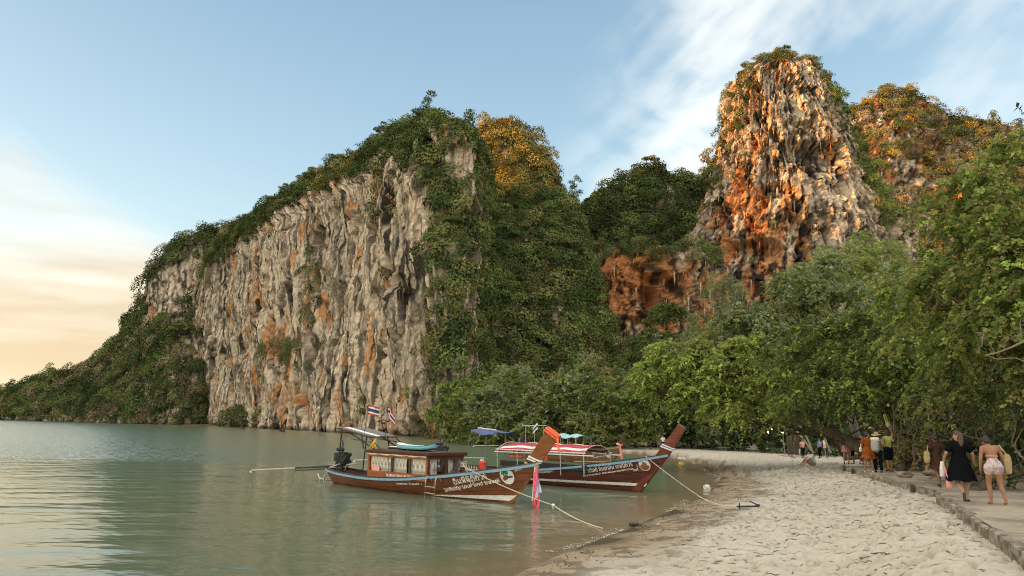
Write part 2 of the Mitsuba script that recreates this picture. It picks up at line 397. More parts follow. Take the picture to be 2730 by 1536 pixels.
def rock_sheet(name, cols, step, seed, vexp=(.8, .25), warm=None, pits=.5, ledge=0.0, black=None, pale=None, back=55.0, amp=1.0, hollows=(), drip=1.0, block=.4, big=1.0, soft=1.0):
    """A wall from control columns (base point, top point); closed behind by a back slope. Returns a dict for scattering plants."""
    B = np.array([c[0] for c in cols], float); Tp = np.array([c[1] for c in cols], float)
    seg = np.concatenate([[0], np.cumsum(np.linalg.norm(np.diff((B + Tp)[:, :2] / 2, axis=0), axis=1))])
    nu = int(seg[-1] / step) + 1
    S = np.linspace(0, seg[-1], nu)
    from scipy.interpolate import PchipInterpolator
    Bi, Ti = PchipInterpolator(seg, B)(S), PchipInterpolator(seg, Tp)(S)
    H = (Tp[:, 2] - B[:, 2]).max()
    nv = int(H / step) + 1
    vv = np.concatenate([np.linspace(0, 1, nv), 1 + np.linspace(0, 1, 14)[1:] ** 1.3])
    V = np.broadcast_to(vv, (nu, len(vv)))
    v1 = np.minimum(V, 1)
    k, fr = vexp
    h = np.where(v1 < k, fr * (v1 / k) ** 1.5, fr + (1 - fr) * (np.maximum(v1 - k, 0) / (1 - k)) ** .9)
    pos = Bi[:, None] + (Ti - Bi)[:, None] * np.stack([h, h, v1], -1)
    tan = np.gradient((Bi + Ti)[:, :2], axis=0)
    from scipy.ndimage import gaussian_filter1d
    tan = unit(gaussian_filter1d(tan, 8 / step, axis=0, mode='nearest'))
    out = np.stack([tan[:, 1], -tan[:, 0], tan[:, 0] * 0], -1)                # towards the viewer when the wall runs left to right
    b = np.maximum(V - 1, 0)
    pos = pos + np.array([.2, .98, 0]) * (b * back)[..., None]
    pos[..., 2] -= np.maximum(b, 0) ** 1.2 * (Ti[:, 2] + 3)[:, None]
    ss, zz = np.broadcast_to(S[:, None], V.shape).ravel(), pos[..., 2].ravel()
    D, sag = karst_relief(ss, zz, seed, amp, pits, ledge, drip, block, big, soft)
    D = (D - hollow_depth(pos[..., 0].ravel(), zz, hollows, seed)).reshape(V.shape)
    D = D * np.where(V > 1, .5, 1) * (1 - .45 * sm(k, 1, V))
    pos = pos + out[:, None] * D[..., None]
    pos[..., 2] += (1.2 * (meshkit.fbm(np.stack([ss / 3, zz / 3, ss * 0 + seed], -1), 2, 31) - .5) - sag).reshape(V.shape)
    W = warm(ss, zz) if warm else np.full(ss.shape, .5)
    K = black(ss, zz) if black else np.full(ss.shape, .5)
    PL = pale(ss, zz) if pale else np.full(ss.shape, .5)
    K = K + .5 * sm(-1.2, -4, (D - (np.roll(D, -3, 1) + np.roll(D, -8, 1)) / 2)).ravel() * 0
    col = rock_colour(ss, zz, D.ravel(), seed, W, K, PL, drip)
    f = grid_faces(nu, len(vv))
    key = add(name, (pos.reshape(-1, 3), f), M_ROCK, smooth=28, ) if False else newkey(name)
    scene[key] = mikit.ply((pos.reshape(-1, 3), f), M_ROCK, True, color=col)
    nrm = unit(np.cross(np.gradient(pos, axis=0), np.gradient(pos, axis=1)))
    up = np.roll(D, -4, 1) - D
    return dict(key=key, pos=pos, nrm=nrm, S=ss.reshape(V.shape), V=V, D=D, lip=up, nv=nv)


def rock_solid(name, levels, step, seed, power=2.6, warm=None, black=None, pale=None, pits=.5, ledge=0.0, amp=1.0, hollows=(), drip=1.0, block=.4, big=1.0, soft=1.0):
    """A free-standing tower from levels (z, centre x, half width, centre y, half depth)."""
    L = np.array(sorted(levels), float)
    from scipy.interpolate import PchipInterpolator
    nz = int((L[-1, 0] - L[0, 0]) / step) + 1
    z = np.linspace(L[0, 0], L[-1, 0], nz)
    q = PchipInterpolator(L[:, 0], L[:, 1:])(z)
    per = np.pi * (L[:, 2].max() + L[:, 4].max())
    nt = int(per / step)
    th = np.concatenate([np.linspace(np.pi - .5, 2 * np.pi + .5, int(nt * .62), endpoint=False), np.linspace(2 * np.pi + .5, 3 * np.pi - .5, int(nt * .14), endpoint=False)])
    nt = len(th)
    c, s = np.cos(th), np.sin(th)
    e = 2 / power
    cx, sy = np.sign(c) * np.abs(c) ** e, np.sign(s) * np.abs(s) ** e
    pos = np.stack([q[None, :, 0] + q[None, :, 1] * cx[:, None], q[None, :, 2] + q[None, :, 3] * sy[:, None], np.broadcast_to(z, (nt, nz))], -1)
    rad = unit(np.stack([cx / 1.0, sy * 1.25, c * 0], -1))
    arc = np.concatenate([[0], np.cumsum(np.linalg.norm(np.diff(pos[:, nz // 3, :2], axis=0), axis=1))])
    ss, zz = np.broadcast_to(arc[:, None], (nt, nz)).ravel(), pos[..., 2].ravel()
    D, sag = karst_relief(ss, zz, seed, amp, pits, ledge, drip, block, big, soft)
    D = (D - hollow_depth(pos[..., 0].ravel(), zz, hollows, seed)).reshape(nt, nz)
    shrink = np.minimum(1, q[:, 1] / 12)
    D = D * shrink[None]
    pos = pos + rad[:, None] * D[..., None]
    pos[..., 2] += (1.4 * (meshkit.fbm(np.stack([ss / 3, zz / 3, ss * 0 + seed], -1), 2, 31) - .5) - sag).reshape(nt, nz)
    xw = pos[..., 0].ravel()
    W = warm(xw, zz) if warm else np.full(ss.shape, .5)
    K = black(xw, zz) if black else np.full(ss.shape, .5)
    PL = pale(xw, zz) if pale else np.full(ss.shape, .5)
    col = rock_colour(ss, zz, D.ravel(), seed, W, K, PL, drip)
    f = grid_faces(nt, nz, wrap=True)
    key = newkey(name)
    scene[key] = mikit.ply((pos.reshape(-1, 3), f), M_ROCK, True, color=col)
    nrm = unit(np.cross(np.gradient(pos, axis=0), np.gradient(pos, axis=1)))
    up = np.roll(D, -4, 1) - D
    V = np.broadcast_to((z - z[0]) / (z[-1] - z[0]), (nt, nz))
    return dict(key=key, pos=pos, nrm=nrm, S=ss.reshape(nt, nz), V=V, D=D, lip=up, nv=nz)


bump = lambda x, z, x0, z0, rx, rz: np.exp(-((x - x0) / rx) ** 2 - ((z - z0) / rz) ** 2)


def hang(R, n, r, where, lo=.8, hi=3.0):
    """Stalactites under the lips of the overhangs, one part of the rock."""
    m = (R['lip'] > 1.1) & where
    idx = np.argwhere(m)
    if len(idx) == 0:
        return
    idx = idx[r.choice(len(idx), min(n, len(idx)), replace=False)]
    pts = R['pos'][idx[:, 0], np.minimum(idx[:, 1] + 4, R['pos'].shape[1] - 1)]
    v, f = join(stalactites(pts, r, lo, hi))
    c = rock_colour(v[:, 0], v[:, 2] * .3, v[:, 0] * 0, 77, v[:, 0] * 0 + .5, v[:, 0] * 0 + .6, v[:, 0] * 0 + .6)
    key = newkey('stalactites', R['key'])
    scene[key] = mikit.ply((v, f), M_ROCK, True, color=c)
    labels[key] = {'kind': 'stuff'}


r1 = np.random.default_rng(11)
# the long main cliff along the far side of the bay
mc = [((505, 1131), (585, 652, 345)), ((560, 1135), (612, 622, 335)), ((620, 1138), (648, 600, 320)), ((740, 1145), (735, 545, 285)), ((850, 1150), (840, 478, 250)), ((960, 1157), (962, 415, 220)),
      ((1060, 1164), (1060, 352, 195)), ((1120, 1168), (1110, 326, 186)), ((1150, 1171), (1160, 330, 186)), ((1190, 1172), (1225, 372, 190)), ((1240, 1165), (1290, 450, 205))]
cols = []
for (bx, by), (tx, ty, tY) in mc:
    b = onz(bx, by, 0.0); b = b + np.array([.5, .8, 0]) * 3; b[2] = -1.5
    cols.append((b, at(tx, ty, tY)))
_seg = np.concatenate([[0], np.cumsum([np.linalg.norm((np.array(b[0]) + b[1] - np.array(a[0]) - a[1])[:2] / 2) for a, b in zip(cols[:-1], cols[1:])])])
_mx = np.array([(np.array(c[0]) + c[1])[0] / 2 for c in cols])
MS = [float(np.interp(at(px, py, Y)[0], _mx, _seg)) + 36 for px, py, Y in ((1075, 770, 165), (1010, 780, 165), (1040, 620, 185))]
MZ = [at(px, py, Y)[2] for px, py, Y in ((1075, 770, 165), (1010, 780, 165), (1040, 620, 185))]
# return of the wall to the back at its left end
cols = [((cols[0][0][0] + 6, cols[0][0][1] + 40, -1.5), tuple(cols[0][1] + [10, 30, -4])),] + cols
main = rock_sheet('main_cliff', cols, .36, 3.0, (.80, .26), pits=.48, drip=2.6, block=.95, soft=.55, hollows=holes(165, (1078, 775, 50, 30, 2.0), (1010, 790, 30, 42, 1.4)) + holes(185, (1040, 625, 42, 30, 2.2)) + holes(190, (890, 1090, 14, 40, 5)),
                  warm=lambda s, z: .36 + .22 * bump(s, z, 128, 40, 22, 22) + .4 * bump(s, z, 100, 66, 14, 8) + .22 * bump(s, z, 172, 22, 40, 16) + .35 * bump(s, z, 48, 40, 8, 30) - .6 * bump(s, z, MS[0], MZ[0], 18, 12),
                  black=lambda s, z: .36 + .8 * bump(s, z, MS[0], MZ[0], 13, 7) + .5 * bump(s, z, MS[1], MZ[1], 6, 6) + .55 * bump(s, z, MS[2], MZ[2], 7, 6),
                  pale=lambda s, z: .53 + .4 * bump(s, z, 180, 24, 50, 26) + .3 * bump(s, z, 150, 40, 40, 30))
tag(main['key'], 'long grey and cream limestone cliff with vertical flutes behind the moored boats', 'cliff')
hang(main, 260, r1, (main['V'] < .8) & (main['V'] > .25))

# hill at the left end, with a grey cliff in its upper part
lh = [((-60, 1118), (-60, 1062, 640)), ((0, 1120), (0, 1052, 610)), ((150, 1124), (150, 1000, 500)), ((240, 1127), (240, 985, 470)), ((300, 1129), (310, 922, 440)), ((345, 1130), (352, 852, 425)), ((375, 1131), (380, 815, 415)),
      ((392, 1131), (396, 750, 412)), ((420, 1132), (420, 705, 408)), ((455, 1133), (455, 668, 405)), ((520, 1134), (520, 622, 400)), ((600, 1134), (600, 600, 395)), ((680, 1134), (680, 580, 390))]
cols = []
for (bx, by), (tx, ty, tY) in lh:
    b = onz(bx, by, 0.0); b = b + np.array([.4, .9, 0]) * 4; b[2] = -1.5
    if bx > 560: b = at(bx, by, 372); b[2] = -1.5
    cols.append((b, at(tx, ty, tY)))
left = rock_sheet('left_hill', cols, .7, 9.0, (.55, .62), pits=.45, warm=lambda s, z: s * 0 + .36, amp=.9)
tag(left['key'], 'wooded hill with a grey upper cliff at the left end of the bay', 'hill', kind='structure')

# wooded slope between the main cliff and the red wall
sl = [((1120, 150), (1150, 420, 215)), ((1200, 150), (1220, 470, 222)), ((1300, 153), (1310, 545, 228)), ((1400, 158), (1400, 545, 234)), ((1480, 162), (1480, 525, 238)), ((1540, 166), (1530, 545, 240)),
      ((1590, 170), (1562, 690, 212)), ((1640, 174), (1605, 850, 196)), ((1700, 178), (1660, 965, 188)), ((1790, 182), (1790, 1015, 186))]
cols = []
for (bx, Y), (tx, ty, tY) in sl:
    b = at(bx, 1150, Y); b[2] = -.5
    cols.append((b, at(tx, ty, tY)))
slope = rock_sheet('wooded_slope', cols, .55, 15.0, (.5, .42), pits=.5, warm=lambda s, z: s * 0 + .5, amp=.9)
tag(slope['key'], 'steep wooded hillside with a few grey rock ribs between the two cliffs', 'hill', kind='structure')


def dome(name, rows, Y, seed, depth=.8, step=.8, zb=20, **kw):
    lv = []
    for py, xl, xr in rows:
        a, b = at(xl, py, Y), at(xr, py, Y)
        w = (b[0] - a[0]) / 2
        lv.append((a[2], (a[0] + b[0]) / 2, w, Y, w * depth))
    lo = min(lv)
    lv.append((zb, lo[1], lo[2] * 1.15, Y, lo[4] * 1.15))
    return rock_solid(name, lv, step, seed, **kw)


bulge = dome('golden_knoll', [(352, 1318, 1342), (365, 1290, 1385), (400, 1268, 1425), (450, 1255, 1455), (520, 1245, 1478), (600, 1240, 1490)], 248, 21.0, amp=.5)
tag(bulge['key'], 'rounded knoll behind the main cliff peak, wholly overgrown with golden lit trees', 'hill', kind='structure')
knob = dome('dark_knoll', [(470, 1728, 1752), (480, 1690, 1800), (505, 1655, 1850), (530, 1600, 1890), (560, 1560, 1900), (640, 1530, 1900), (720, 1570, 1900)], 274, 27.0, amp=.5, depth=.6)
tag(knob['key'], 'rounded dark green knoll in shade left of the tall tower', 'hill', kind='structure')

# the tall tower and the red wall at its foot
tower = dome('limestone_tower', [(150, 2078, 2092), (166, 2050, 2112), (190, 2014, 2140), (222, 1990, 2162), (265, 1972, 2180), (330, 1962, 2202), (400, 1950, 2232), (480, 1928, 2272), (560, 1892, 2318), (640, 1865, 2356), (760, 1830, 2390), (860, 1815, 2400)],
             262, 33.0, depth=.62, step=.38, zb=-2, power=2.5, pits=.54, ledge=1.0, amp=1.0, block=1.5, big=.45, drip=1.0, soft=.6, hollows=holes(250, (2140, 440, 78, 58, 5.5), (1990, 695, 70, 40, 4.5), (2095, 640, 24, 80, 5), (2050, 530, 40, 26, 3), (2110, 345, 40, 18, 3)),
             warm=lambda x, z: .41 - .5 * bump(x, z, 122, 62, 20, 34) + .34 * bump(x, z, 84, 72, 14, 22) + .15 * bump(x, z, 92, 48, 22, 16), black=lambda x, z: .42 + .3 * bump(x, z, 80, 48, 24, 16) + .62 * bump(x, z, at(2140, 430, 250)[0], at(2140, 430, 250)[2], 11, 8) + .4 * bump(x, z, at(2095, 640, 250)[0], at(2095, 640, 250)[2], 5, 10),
             pale=lambda x, z: .45 + .2 * bump(x, z, 85, 110, 40, 30))
tag(tower['key'], 'tall orange limestone tower with a wooded cap rising above the beach trees', 'cliff')
hang(tower, 240, r1, (tower['V'] < .85) & (tower['nrm'][..., 1] < .2), 1.0, 4.0)
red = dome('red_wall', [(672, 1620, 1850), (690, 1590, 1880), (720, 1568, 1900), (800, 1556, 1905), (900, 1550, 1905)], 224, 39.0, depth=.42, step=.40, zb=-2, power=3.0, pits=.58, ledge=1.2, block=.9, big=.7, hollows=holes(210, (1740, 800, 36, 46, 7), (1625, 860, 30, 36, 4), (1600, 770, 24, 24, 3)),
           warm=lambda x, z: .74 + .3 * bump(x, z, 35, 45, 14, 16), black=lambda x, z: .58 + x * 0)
tag(red['key'], 'low rust red overhanging rock wall with black hollows left of the tower foot', 'cliff')
hang(red, 200, r1, (red['nrm'][..., 1] < .2), 1.0, 4.0)

# the hill behind on the right
rh = [(2215, 345), (2255, 300), (2290, 280), (2340, 250), (2395, 236), (2450, 256), (2500, 292), (2560, 312), (2640, 322), (2730, 352), (2840, 400), (2960, 470)]
cols = []
for px, ty in rh:
    b = at(px, 900, 335); b[2] = -2
    cols.append((b, at(px, ty, 372)))
right = rock_sheet('right_hill', cols, .75, 45.0, (.7, .35), pits=.5, warm=lambda s, z: s * 0 + .62, pale=lambda s, z: s * 0 + .55, amp=1.3)
tag(right['key'], 'bushy limestone hill standing behind the tower on the right', 'hill', kind='structure')

# unseen ridge added far outside the frame, its crest shaped to block the sun
hx = np.linspace(-420, 700, 160); hv = np.linspace(-1, 1, 60)
HX, HV = np.meshgrid(hx, hv, indexing='ij')
hz = ((252 - 17 * sm(38, 54, HX) + 32 * sm(80, 100, HX)) * sm(-420, -330, HX) * sm(700, 600, HX) * (.985 + .03 * meshkit.fbm(np.stack([HX / 60, HX * 0, HX * 0], -1), 3, 3))) * np.maximum(0, 1 - np.abs(HV) ** 2.2) - 2
hp = np.stack([-1000 + HV * 130, HX, hz + 4 * (meshkit.fbm(np.stack([HX / 25, HV * 5, HX * 0], -1), 3, 5) - .5)], -1)
hc = np.array([.07, .085, .04]) * (.6 + .8 * meshkit.fbm(np.stack([HX / 9, HV * 14, HX * 0], -1), 3, 6)).ravel()[:, None]
scene['added_headland'] = mikit.ply((hp.reshape(-1, 3), grid_faces(160, 60)[:, ::-1]), M_ROCK, True, color=hc)
tag('added_headland', 'unseen wooded ridge added across the bay to the west to block the sun', 'hill', kind='structure')

# ------------------------------------------------------------------ vegetation on the hills
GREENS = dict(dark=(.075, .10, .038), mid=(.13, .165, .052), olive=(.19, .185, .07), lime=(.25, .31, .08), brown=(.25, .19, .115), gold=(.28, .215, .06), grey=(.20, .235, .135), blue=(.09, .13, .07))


def clump_leaves(cen, rad, up, n_per, size, pal, r, squash=.75, shade=.35):
    """Leaf sprays on the outer shells of many clumps; returns mesh and vertex colours."""
    n = np.maximum(6, (n_per * 1.3 * rad ** 2 / np.mean(rad ** 2)).astype(int))
    i = np.repeat(np.arange(len(cen)), n)
    d = rnd_dirs(len(i), r)
    u = unit(up)[i]
    back = (d * u).sum(1)
    d = np.where((back < -.15)[:, None], d - 2 * back[:, None] * u, d)
    k = rad[i] * (.62 + .42 * r.random(len(i)))
    d[:, 2] *= squash
    p = cen[i] + d * k[:, None]
    nr = unit(d + .38 * r.normal(size=d.shape) + [0, 0, .25])
    sz = size * (.5 + .55 * r.random(len(i)))
    v, f = leaves(p, nr, sz, r, aspect=1.35)
    pal = np.array([GREENS[x] for x in pal])
    base = pal[r.integers(0, len(pal), len(cen))] * (.75 + .5 * r.random((len(cen), 1)))
    c = base[i] * (.78 + .44 * r.random((len(i), 1))) * (1 + .06 * r.normal(size=(len(i), 3)))
    return v, f, np.repeat(np.clip(c * 1.15, .008, .6), 4, 0)


def pick(R, n, w, r):
    """n random surface points of a rock, weighted."""
    P = R['pos']
    a = np.linalg.norm(np.cross(np.gradient(P, axis=0), np.gradient(P, axis=1)), axis=-1) * np.clip(w, 0, None)
    a = a.ravel(); a = a / a.sum()
    k = r.choice(a.size, n, p=a)
    return P.reshape(-1, 3)[k], R['nrm'].reshape(-1, 3)[k]


def zone(R, px, py, Y, rx, ry):
    c = at(px, py, Y); s = Y / FPX
    return np.exp(-((R['pos'][..., 0] - c[0]) / (rx * s)) ** 2 - ((R['pos'][..., 2] - c[2]) / (ry * s)) ** 2)


def pn(R, sc, seed):
    return meshkit.fbm(R['pos'] / sc, 3, seed)


CLUMPS = {}


def clump_groups(size, count=62):
    """Unit clumps of foliage (radius 1) in every green, as shapegroups; size is the length of a leaf spray against the radius."""
    key = round(size, 2)
    if key not in CLUMPS:
        CLUMPS[key] = {}
        for gname in GREENS:
            for q in range(3):
                r = np.random.default_rng(900 + q + int(key * 100))
                v, f, c = clump_leaves(np.zeros((1, 3)), np.ones(1), np.array([[0, 0, 1.0]]), count, size, [gname], r)
                c = c * (.8 + .2 * q)
                g = f'clump_{gname}_{int(key * 100)}_{q}'
                scene[g] = {'type': 'shapegroup', 'spray': mikit.ply((v, f), M_LEAF_FAR, False, color=np.clip(c, 0, .7))}
                CLUMPS[key].setdefault(gname, []).append(g)
    return CLUMPS[key]


def scrub(name, label, R, n, w, rad, n_per, size, pal, seed, lift=.35):
    """A mass of bushes on a rock or hill: one object of kind stuff, made of instances of a few clumps."""
    r = np.random.default_rng(seed)
    p, nn = pick(R, n, w, r)
    up = unit(nn * np.sign((nn * (CAM - p)).sum(1, keepdims=True)) + [0, 0, .8])
    rr = rad * (.5 + 1.0 * r.random(n) ** 1.7)
    key = newkey(name)
    small, crowns = clump_groups(.36), clump_groups(.21, 190)
    tall = r.random(n) < .16                                            # here and there the crown of a small tree rises out of the bushes
    rr = np.where(tall, rad * r.uniform(1.2, 1.9, n), rr)
    for i in range(n):
        gs = crowns if tall[i] else small
        z = up[i]; a = unit(np.cross(z, r.normal(size=3))); b = np.cross(z, a)
        m = np.eye(4); sc = rr[i] * r.uniform(.8, 1.25, 3) * [1, 1, .9]
        m[:3, 0], m[:3, 1], m[:3, 2], m[:3, 3] = a * sc[0], b * sc[1], z * sc[2], p[i] + z * rr[i] * (lift + .35 * tall[i])
        g = gs[pal[r.integers(len(pal))]]
        scene[f'{key}__{i + 1:03d}'] = {'type': 'instance', 'shapegroup': {'type': 'ref', 'id': g[r.integers(3)]}, 'to_world': T(m)}
    tag(key, label, 'undergrowth', kind='stuff')


def crown_mesh(lobes, n, size, pal, r, squash=.85, flat=0.0, aspect=1.35):
    cen = np.array([l[0] for l in lobes], float); rad = np.array([l[1] for l in lobes], float)
    return clump_leaves(cen, rad, np.tile([0, 0, 1.0], (len(cen), 1)), n, size, pal, r, squash)


def limb_path(a, b, r, wob=.12, n=6, sag=0.0):
    a, b = np.asarray(a, float), np.asarray(b, float)
    t = np.linspace(0, 1, n)[:, None]
    L = np.linalg.norm(b - a)
    o = r.normal(size=(n, 3)) * wob * L * .25 * np.sin(t * np.pi)
    return a + (b - a) * t + o + np.array([0, 0, sag * L]) * np.sin(t * np.pi)


VARIANTS = {}


def tree_variant(kind, seed):
    """A far jungle tree, standing at the origin, as a shapegroup of crown and trunk."""
    r = np.random.default_rng(seed)
    H = 7.5
    if kind == 'umbrella':
        lobes = [(np.array([math.cos(a) * q, math.sin(a) * q, H - .5 + r.normal() * .5]), r.uniform(1.2, 1.9)) for a, q in [(r.uniform(0, 6.3), r.uniform(.5, 3.3)) for _ in range(9)]]
        pal, n, sz, sq = ['mid', 'dark', 'olive'], 62, .62, .55
    elif kind == 'airy':
        lobes = [(np.array([math.cos(a) * q, math.sin(a) * q, r.uniform(4.5, 10.0)]), r.uniform(.7, 1.2)) for a, q in [(r.uniform(0, 6.3), r.uniform(.6, 2.8)) for _ in range(13)]]
        pal, n, sz, sq = ['mid', 'olive'], 26, .5, .6
    elif kind == 'tall':
        lobes = [(np.array([r.normal() * .9, r.normal() * .9, z]), r.uniform(1.3, 1.9)) for z in np.linspace(3.2, 10, 8)]
        pal, n, sz, sq = ['dark', 'mid', 'blue'], 70, .6, .9
    elif kind == 'bare':
        lobes = [(np.array([math.cos(a) * q, math.sin(a) * q, r.uniform(5, 8.5)]), r.uniform(.6, .9)) for a, q in [(r.uniform(0, 6.3), r.uniform(1, 2.8)) for _ in range(7)]]
        pal, n, sz, sq = ['brown', 'olive'], 14, .42, .7
    else:
        lobes = [(np.array([math.cos(a) * q, math.sin(a) * q, r.uniform(3.0, 7.6)]), r.uniform(1.3, 2.2)) for a, q in [(r.uniform(0, 6.3), r.uniform(.2, 2.2)) for _ in range(9)]]
        pal = {'round': ['dark', 'mid'], 'roundmid': ['mid', 'olive'], 'lime': ['lime', 'mid', 'lime'], 'gold': ['gold', 'gold', 'olive', 'brown'], 'brown': ['brown', 'olive']}[kind]
        n, sz, sq = 66, .62, .8
    v, f, c = crown_mesh(lobes, n, sz, pal, r, sq)
    wood = [tube(limb_path((0, 0, -2.5), (0, 0, H * .55), r, .1), np.linspace(.26, .15, 6), 6)]
    for l in lobes[:6]:
        wood.append(tube(limb_path((0, 0, H * r.uniform(.3, .55)), l[0], r, .2, 5), np.linspace(.13, .04, 5), 4, caps=False))
    g = f'far_tree_{kind}_{seed}'
    scene[g] = {'type': 'shapegroup', 'crown': mikit.ply((v, f), M_LEAF_FAR, False, color=c), 'trunk': mikit.ply(join(wood), M_PALE_BARK if kind in ('bare', 'airy') else M_BARK, True)}
    VARIANTS.setdefault(kind, []).append(g)


for k, nv_ in (('round', 4), ('roundmid', 3), ('umbrella', 3), ('tall', 2), ('airy', 2), ('bare', 2), ('lime', 2), ('gold', 3), ('brown', 2)):
    for q in range(nv_):
        tree_variant(k, 100 + q * 7 + len(k))


def far_tree(p, kind, s, r, label, group=None, name='jungle_tree'):
    g = VARIANTS[kind][r.integers(len(VARIANTS[kind]))]
    key = thing(name, label, 'tree', group)
    scene[key] = {'type': 'instance', 'shapegroup': {'type': 'ref', 'id': g},
                  'to_world': T().translate([float(x) for x in p]).rotate([0, 0, 1], float(r.uniform(0, 360))).rotate([1, 0, 0], float(r.normal() * 5)).scale([s * r.uniform(.85, 1.15), s * r.uniform(.85, 1.15), s * r.uniform(.85, 1.2)])}


def wood(R, n, w, kinds, s, seed, label, group, spread=4.0):
    """n single trees on a hill, kept apart from one another."""
    r = np.random.default_rng(seed)
    p, nn = pick(R, n * 5, w, r)
    kept = []
    for i in range(len(p)):
        if len(kept) < n and all(np.linalg.norm(p[i] - p[j]) > spread for j in kept):
            kept.append(i)
    for i in kept:
        far_tree(p[i] - [0, 0, .6 * s], kinds[r.integers(len(kinds))], s * r.uniform(.7, 1.25), r, label, group)


X, Z = (lambda R: R['pos'][..., 0]), (lambda R: R['pos'][..., 2])
front = lambda R: (R['V'] <= 1.06)
# main cliff
M = main
rim = sm(.84, .92, M['V'] + .06 * (pn(M, 9, 12) - .5)) * front(M)
up_r = zone(M, 1130, 470, 185, 130, 150) * sm(.48, .60, pn(M, 7, 1)) + 1.0 * zone(M, 1225, 640, 172, 45, 280) * sm(.36, .47, pn(M, 6, 5)) + .5 * zone(M, 1165, 420, 185, 60, 110) * sm(.48, .58, pn(M, 6, 15)) 
low = zone(M, 780, 960, 262, 130, 55) * sm(.5, .6, pn(M, 6, 2)) * 1.4 + zone(M, 872, 770, 235, 30, 75) * 1.2 + zone(M, 1100, 1020, 150, 30, 40) * .5 * sm(.45, .6, pn(M, 5, 8))
fuzz = sm(.66, .76, pn(M, 4.5, 3)) * sm(8, 20, Z(M)) * .5
scrub('cliff_scrub', 'dark bushes along the sloping rim and ledges of the main cliff', M, 2500, (rim * 1.6 + up_r * 1.5 + low * .4) * front(M), 1.7, 46, .66, ['dark', 'mid', 'dark', 'olive'], 51)
scrub('ledge_scrub', 'brownish dry shrubs hanging on the face of the main cliff', M, 430, (low + fuzz + up_r * .4) * front(M) * (M['V'] < .95), 1.25, 34, .5, ['brown', 'olive', 'mid', 'brown'], 52, .1)
wood(M, 40, rim * (M['V'] > .9), ['round', 'tall', 'round', 'umbrella', 'roundmid'], .72, 53, 'dark tree on the sloping skyline rim of the main cliff', 'trees on the rim of the main cliff', 3.6)
wood(M, 16, up_r, ['round', 'roundmid', 'umbrella'], .52, 54, 'small tree rooted in the upper right face of the main cliff', 'trees on the upper face of the main cliff', 3.2)
flank = sm(-1.5, 1.5, X(M) + 13.0 + .125 * np.maximum(Z(M) - 15, 0) + 7 * (pn(M, 8, 31) - .5)) * front(M) * (Z(M) > 7)
scrub('flank_scrub', 'dense green bushes on the right flank of the main cliff', M, 800, flank, 1.8, 48, .66, ['mid', 'olive', 'dark', 'mid'], 57)
wood(M, 18, flank, ['round', 'roundmid', 'umbrella', 'roundmid'], .62, 58, 'green tree on the right flank of the main cliff', 'trees on the right flank of the main cliff', 3.6)
# left hill
L_ = left
rockz = 1.3 * zone(L_, 470, 775, 390, 85, 75) + 1.1 * zone(L_, 410, 790, 395, 45, 65)
lw = front(L_) * (1 - sm(.35, .6, rockz)) * sm(-1, 3, Z(L_))
scrub('hill_scrub', 'olive and dark green bushes covering the hill at the left end of the bay', L_, 3300, lw, 3.2, 40, 1.0, ['dark', 'mid', 'olive', 'dark', 'brown'], 61)
wood(L_, 46, lw * (X(L_) < at(600, 800, 390)[0]), ['round', 'roundmid', 'umbrella', 'tall', 'round', 'brown', 'roundmid'], 1.25, 62, 'jungle tree on the wooded hill left of the main cliff', 'trees on the left hill', 6.5)
wood(L_, 16, lw * (Z(L_) < 14), ['roundmid', 'lime', 'round', 'brown'], 1.15, 63, 'tree at the water\'s edge under the left hill', 'shore trees under the left hill', 7)
# wooded slope
S_ = slope
ribs = zone(S_, 1362, 940, 165, 22, 70) + zone(S_, 1478, 925, 172, 26, 36) * .8 + zone(S_, 1215, 985, 160, 40, 30) * .8 + zone(S_, 1190, 620, 200, 24, 24)
sw = front(S_) * (1 - sm(.3, .6, ribs))
brownz = zone(S_, 1230, 880, 168, 80, 70)
scrub('slope_scrub', 'dense green bushes covering the slope between the cliffs', S_, 2300, sw * (1 - .6 * brownz), 2.1, 48, .72, ['mid', 'dark', 'olive', 'mid'], 71)
scrub('dry_scrub', 'brown dry bushes low on the slope beside the main cliff', S_, 260, sw * brownz, 1.3, 40, .5, ['brown', 'olive', 'brown'], 72)
wood(S_, 50, sw * (1 - .7 * brownz), ['round', 'roundmid', 'umbrella', 'roundmid', 'tall', 'round', 'lime'], .82, 73, 'green jungle tree on the slope between the main cliff and the red wall', 'trees on the wooded slope', 4.2)
# knolls
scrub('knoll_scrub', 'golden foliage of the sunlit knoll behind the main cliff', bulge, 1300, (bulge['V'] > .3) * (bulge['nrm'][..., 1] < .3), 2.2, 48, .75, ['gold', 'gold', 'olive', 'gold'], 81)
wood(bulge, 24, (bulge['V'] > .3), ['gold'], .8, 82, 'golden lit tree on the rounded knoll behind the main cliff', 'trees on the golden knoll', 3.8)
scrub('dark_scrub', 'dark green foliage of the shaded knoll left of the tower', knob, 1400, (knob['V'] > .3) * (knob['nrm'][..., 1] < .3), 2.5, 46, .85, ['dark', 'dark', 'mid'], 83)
wood(knob, 24, (knob['V'] > .4), ['round', 'tall', 'umbrella'], .95, 84, 'dark tree on the shaded knoll left of the tower', 'trees on the dark knoll', 4.5)
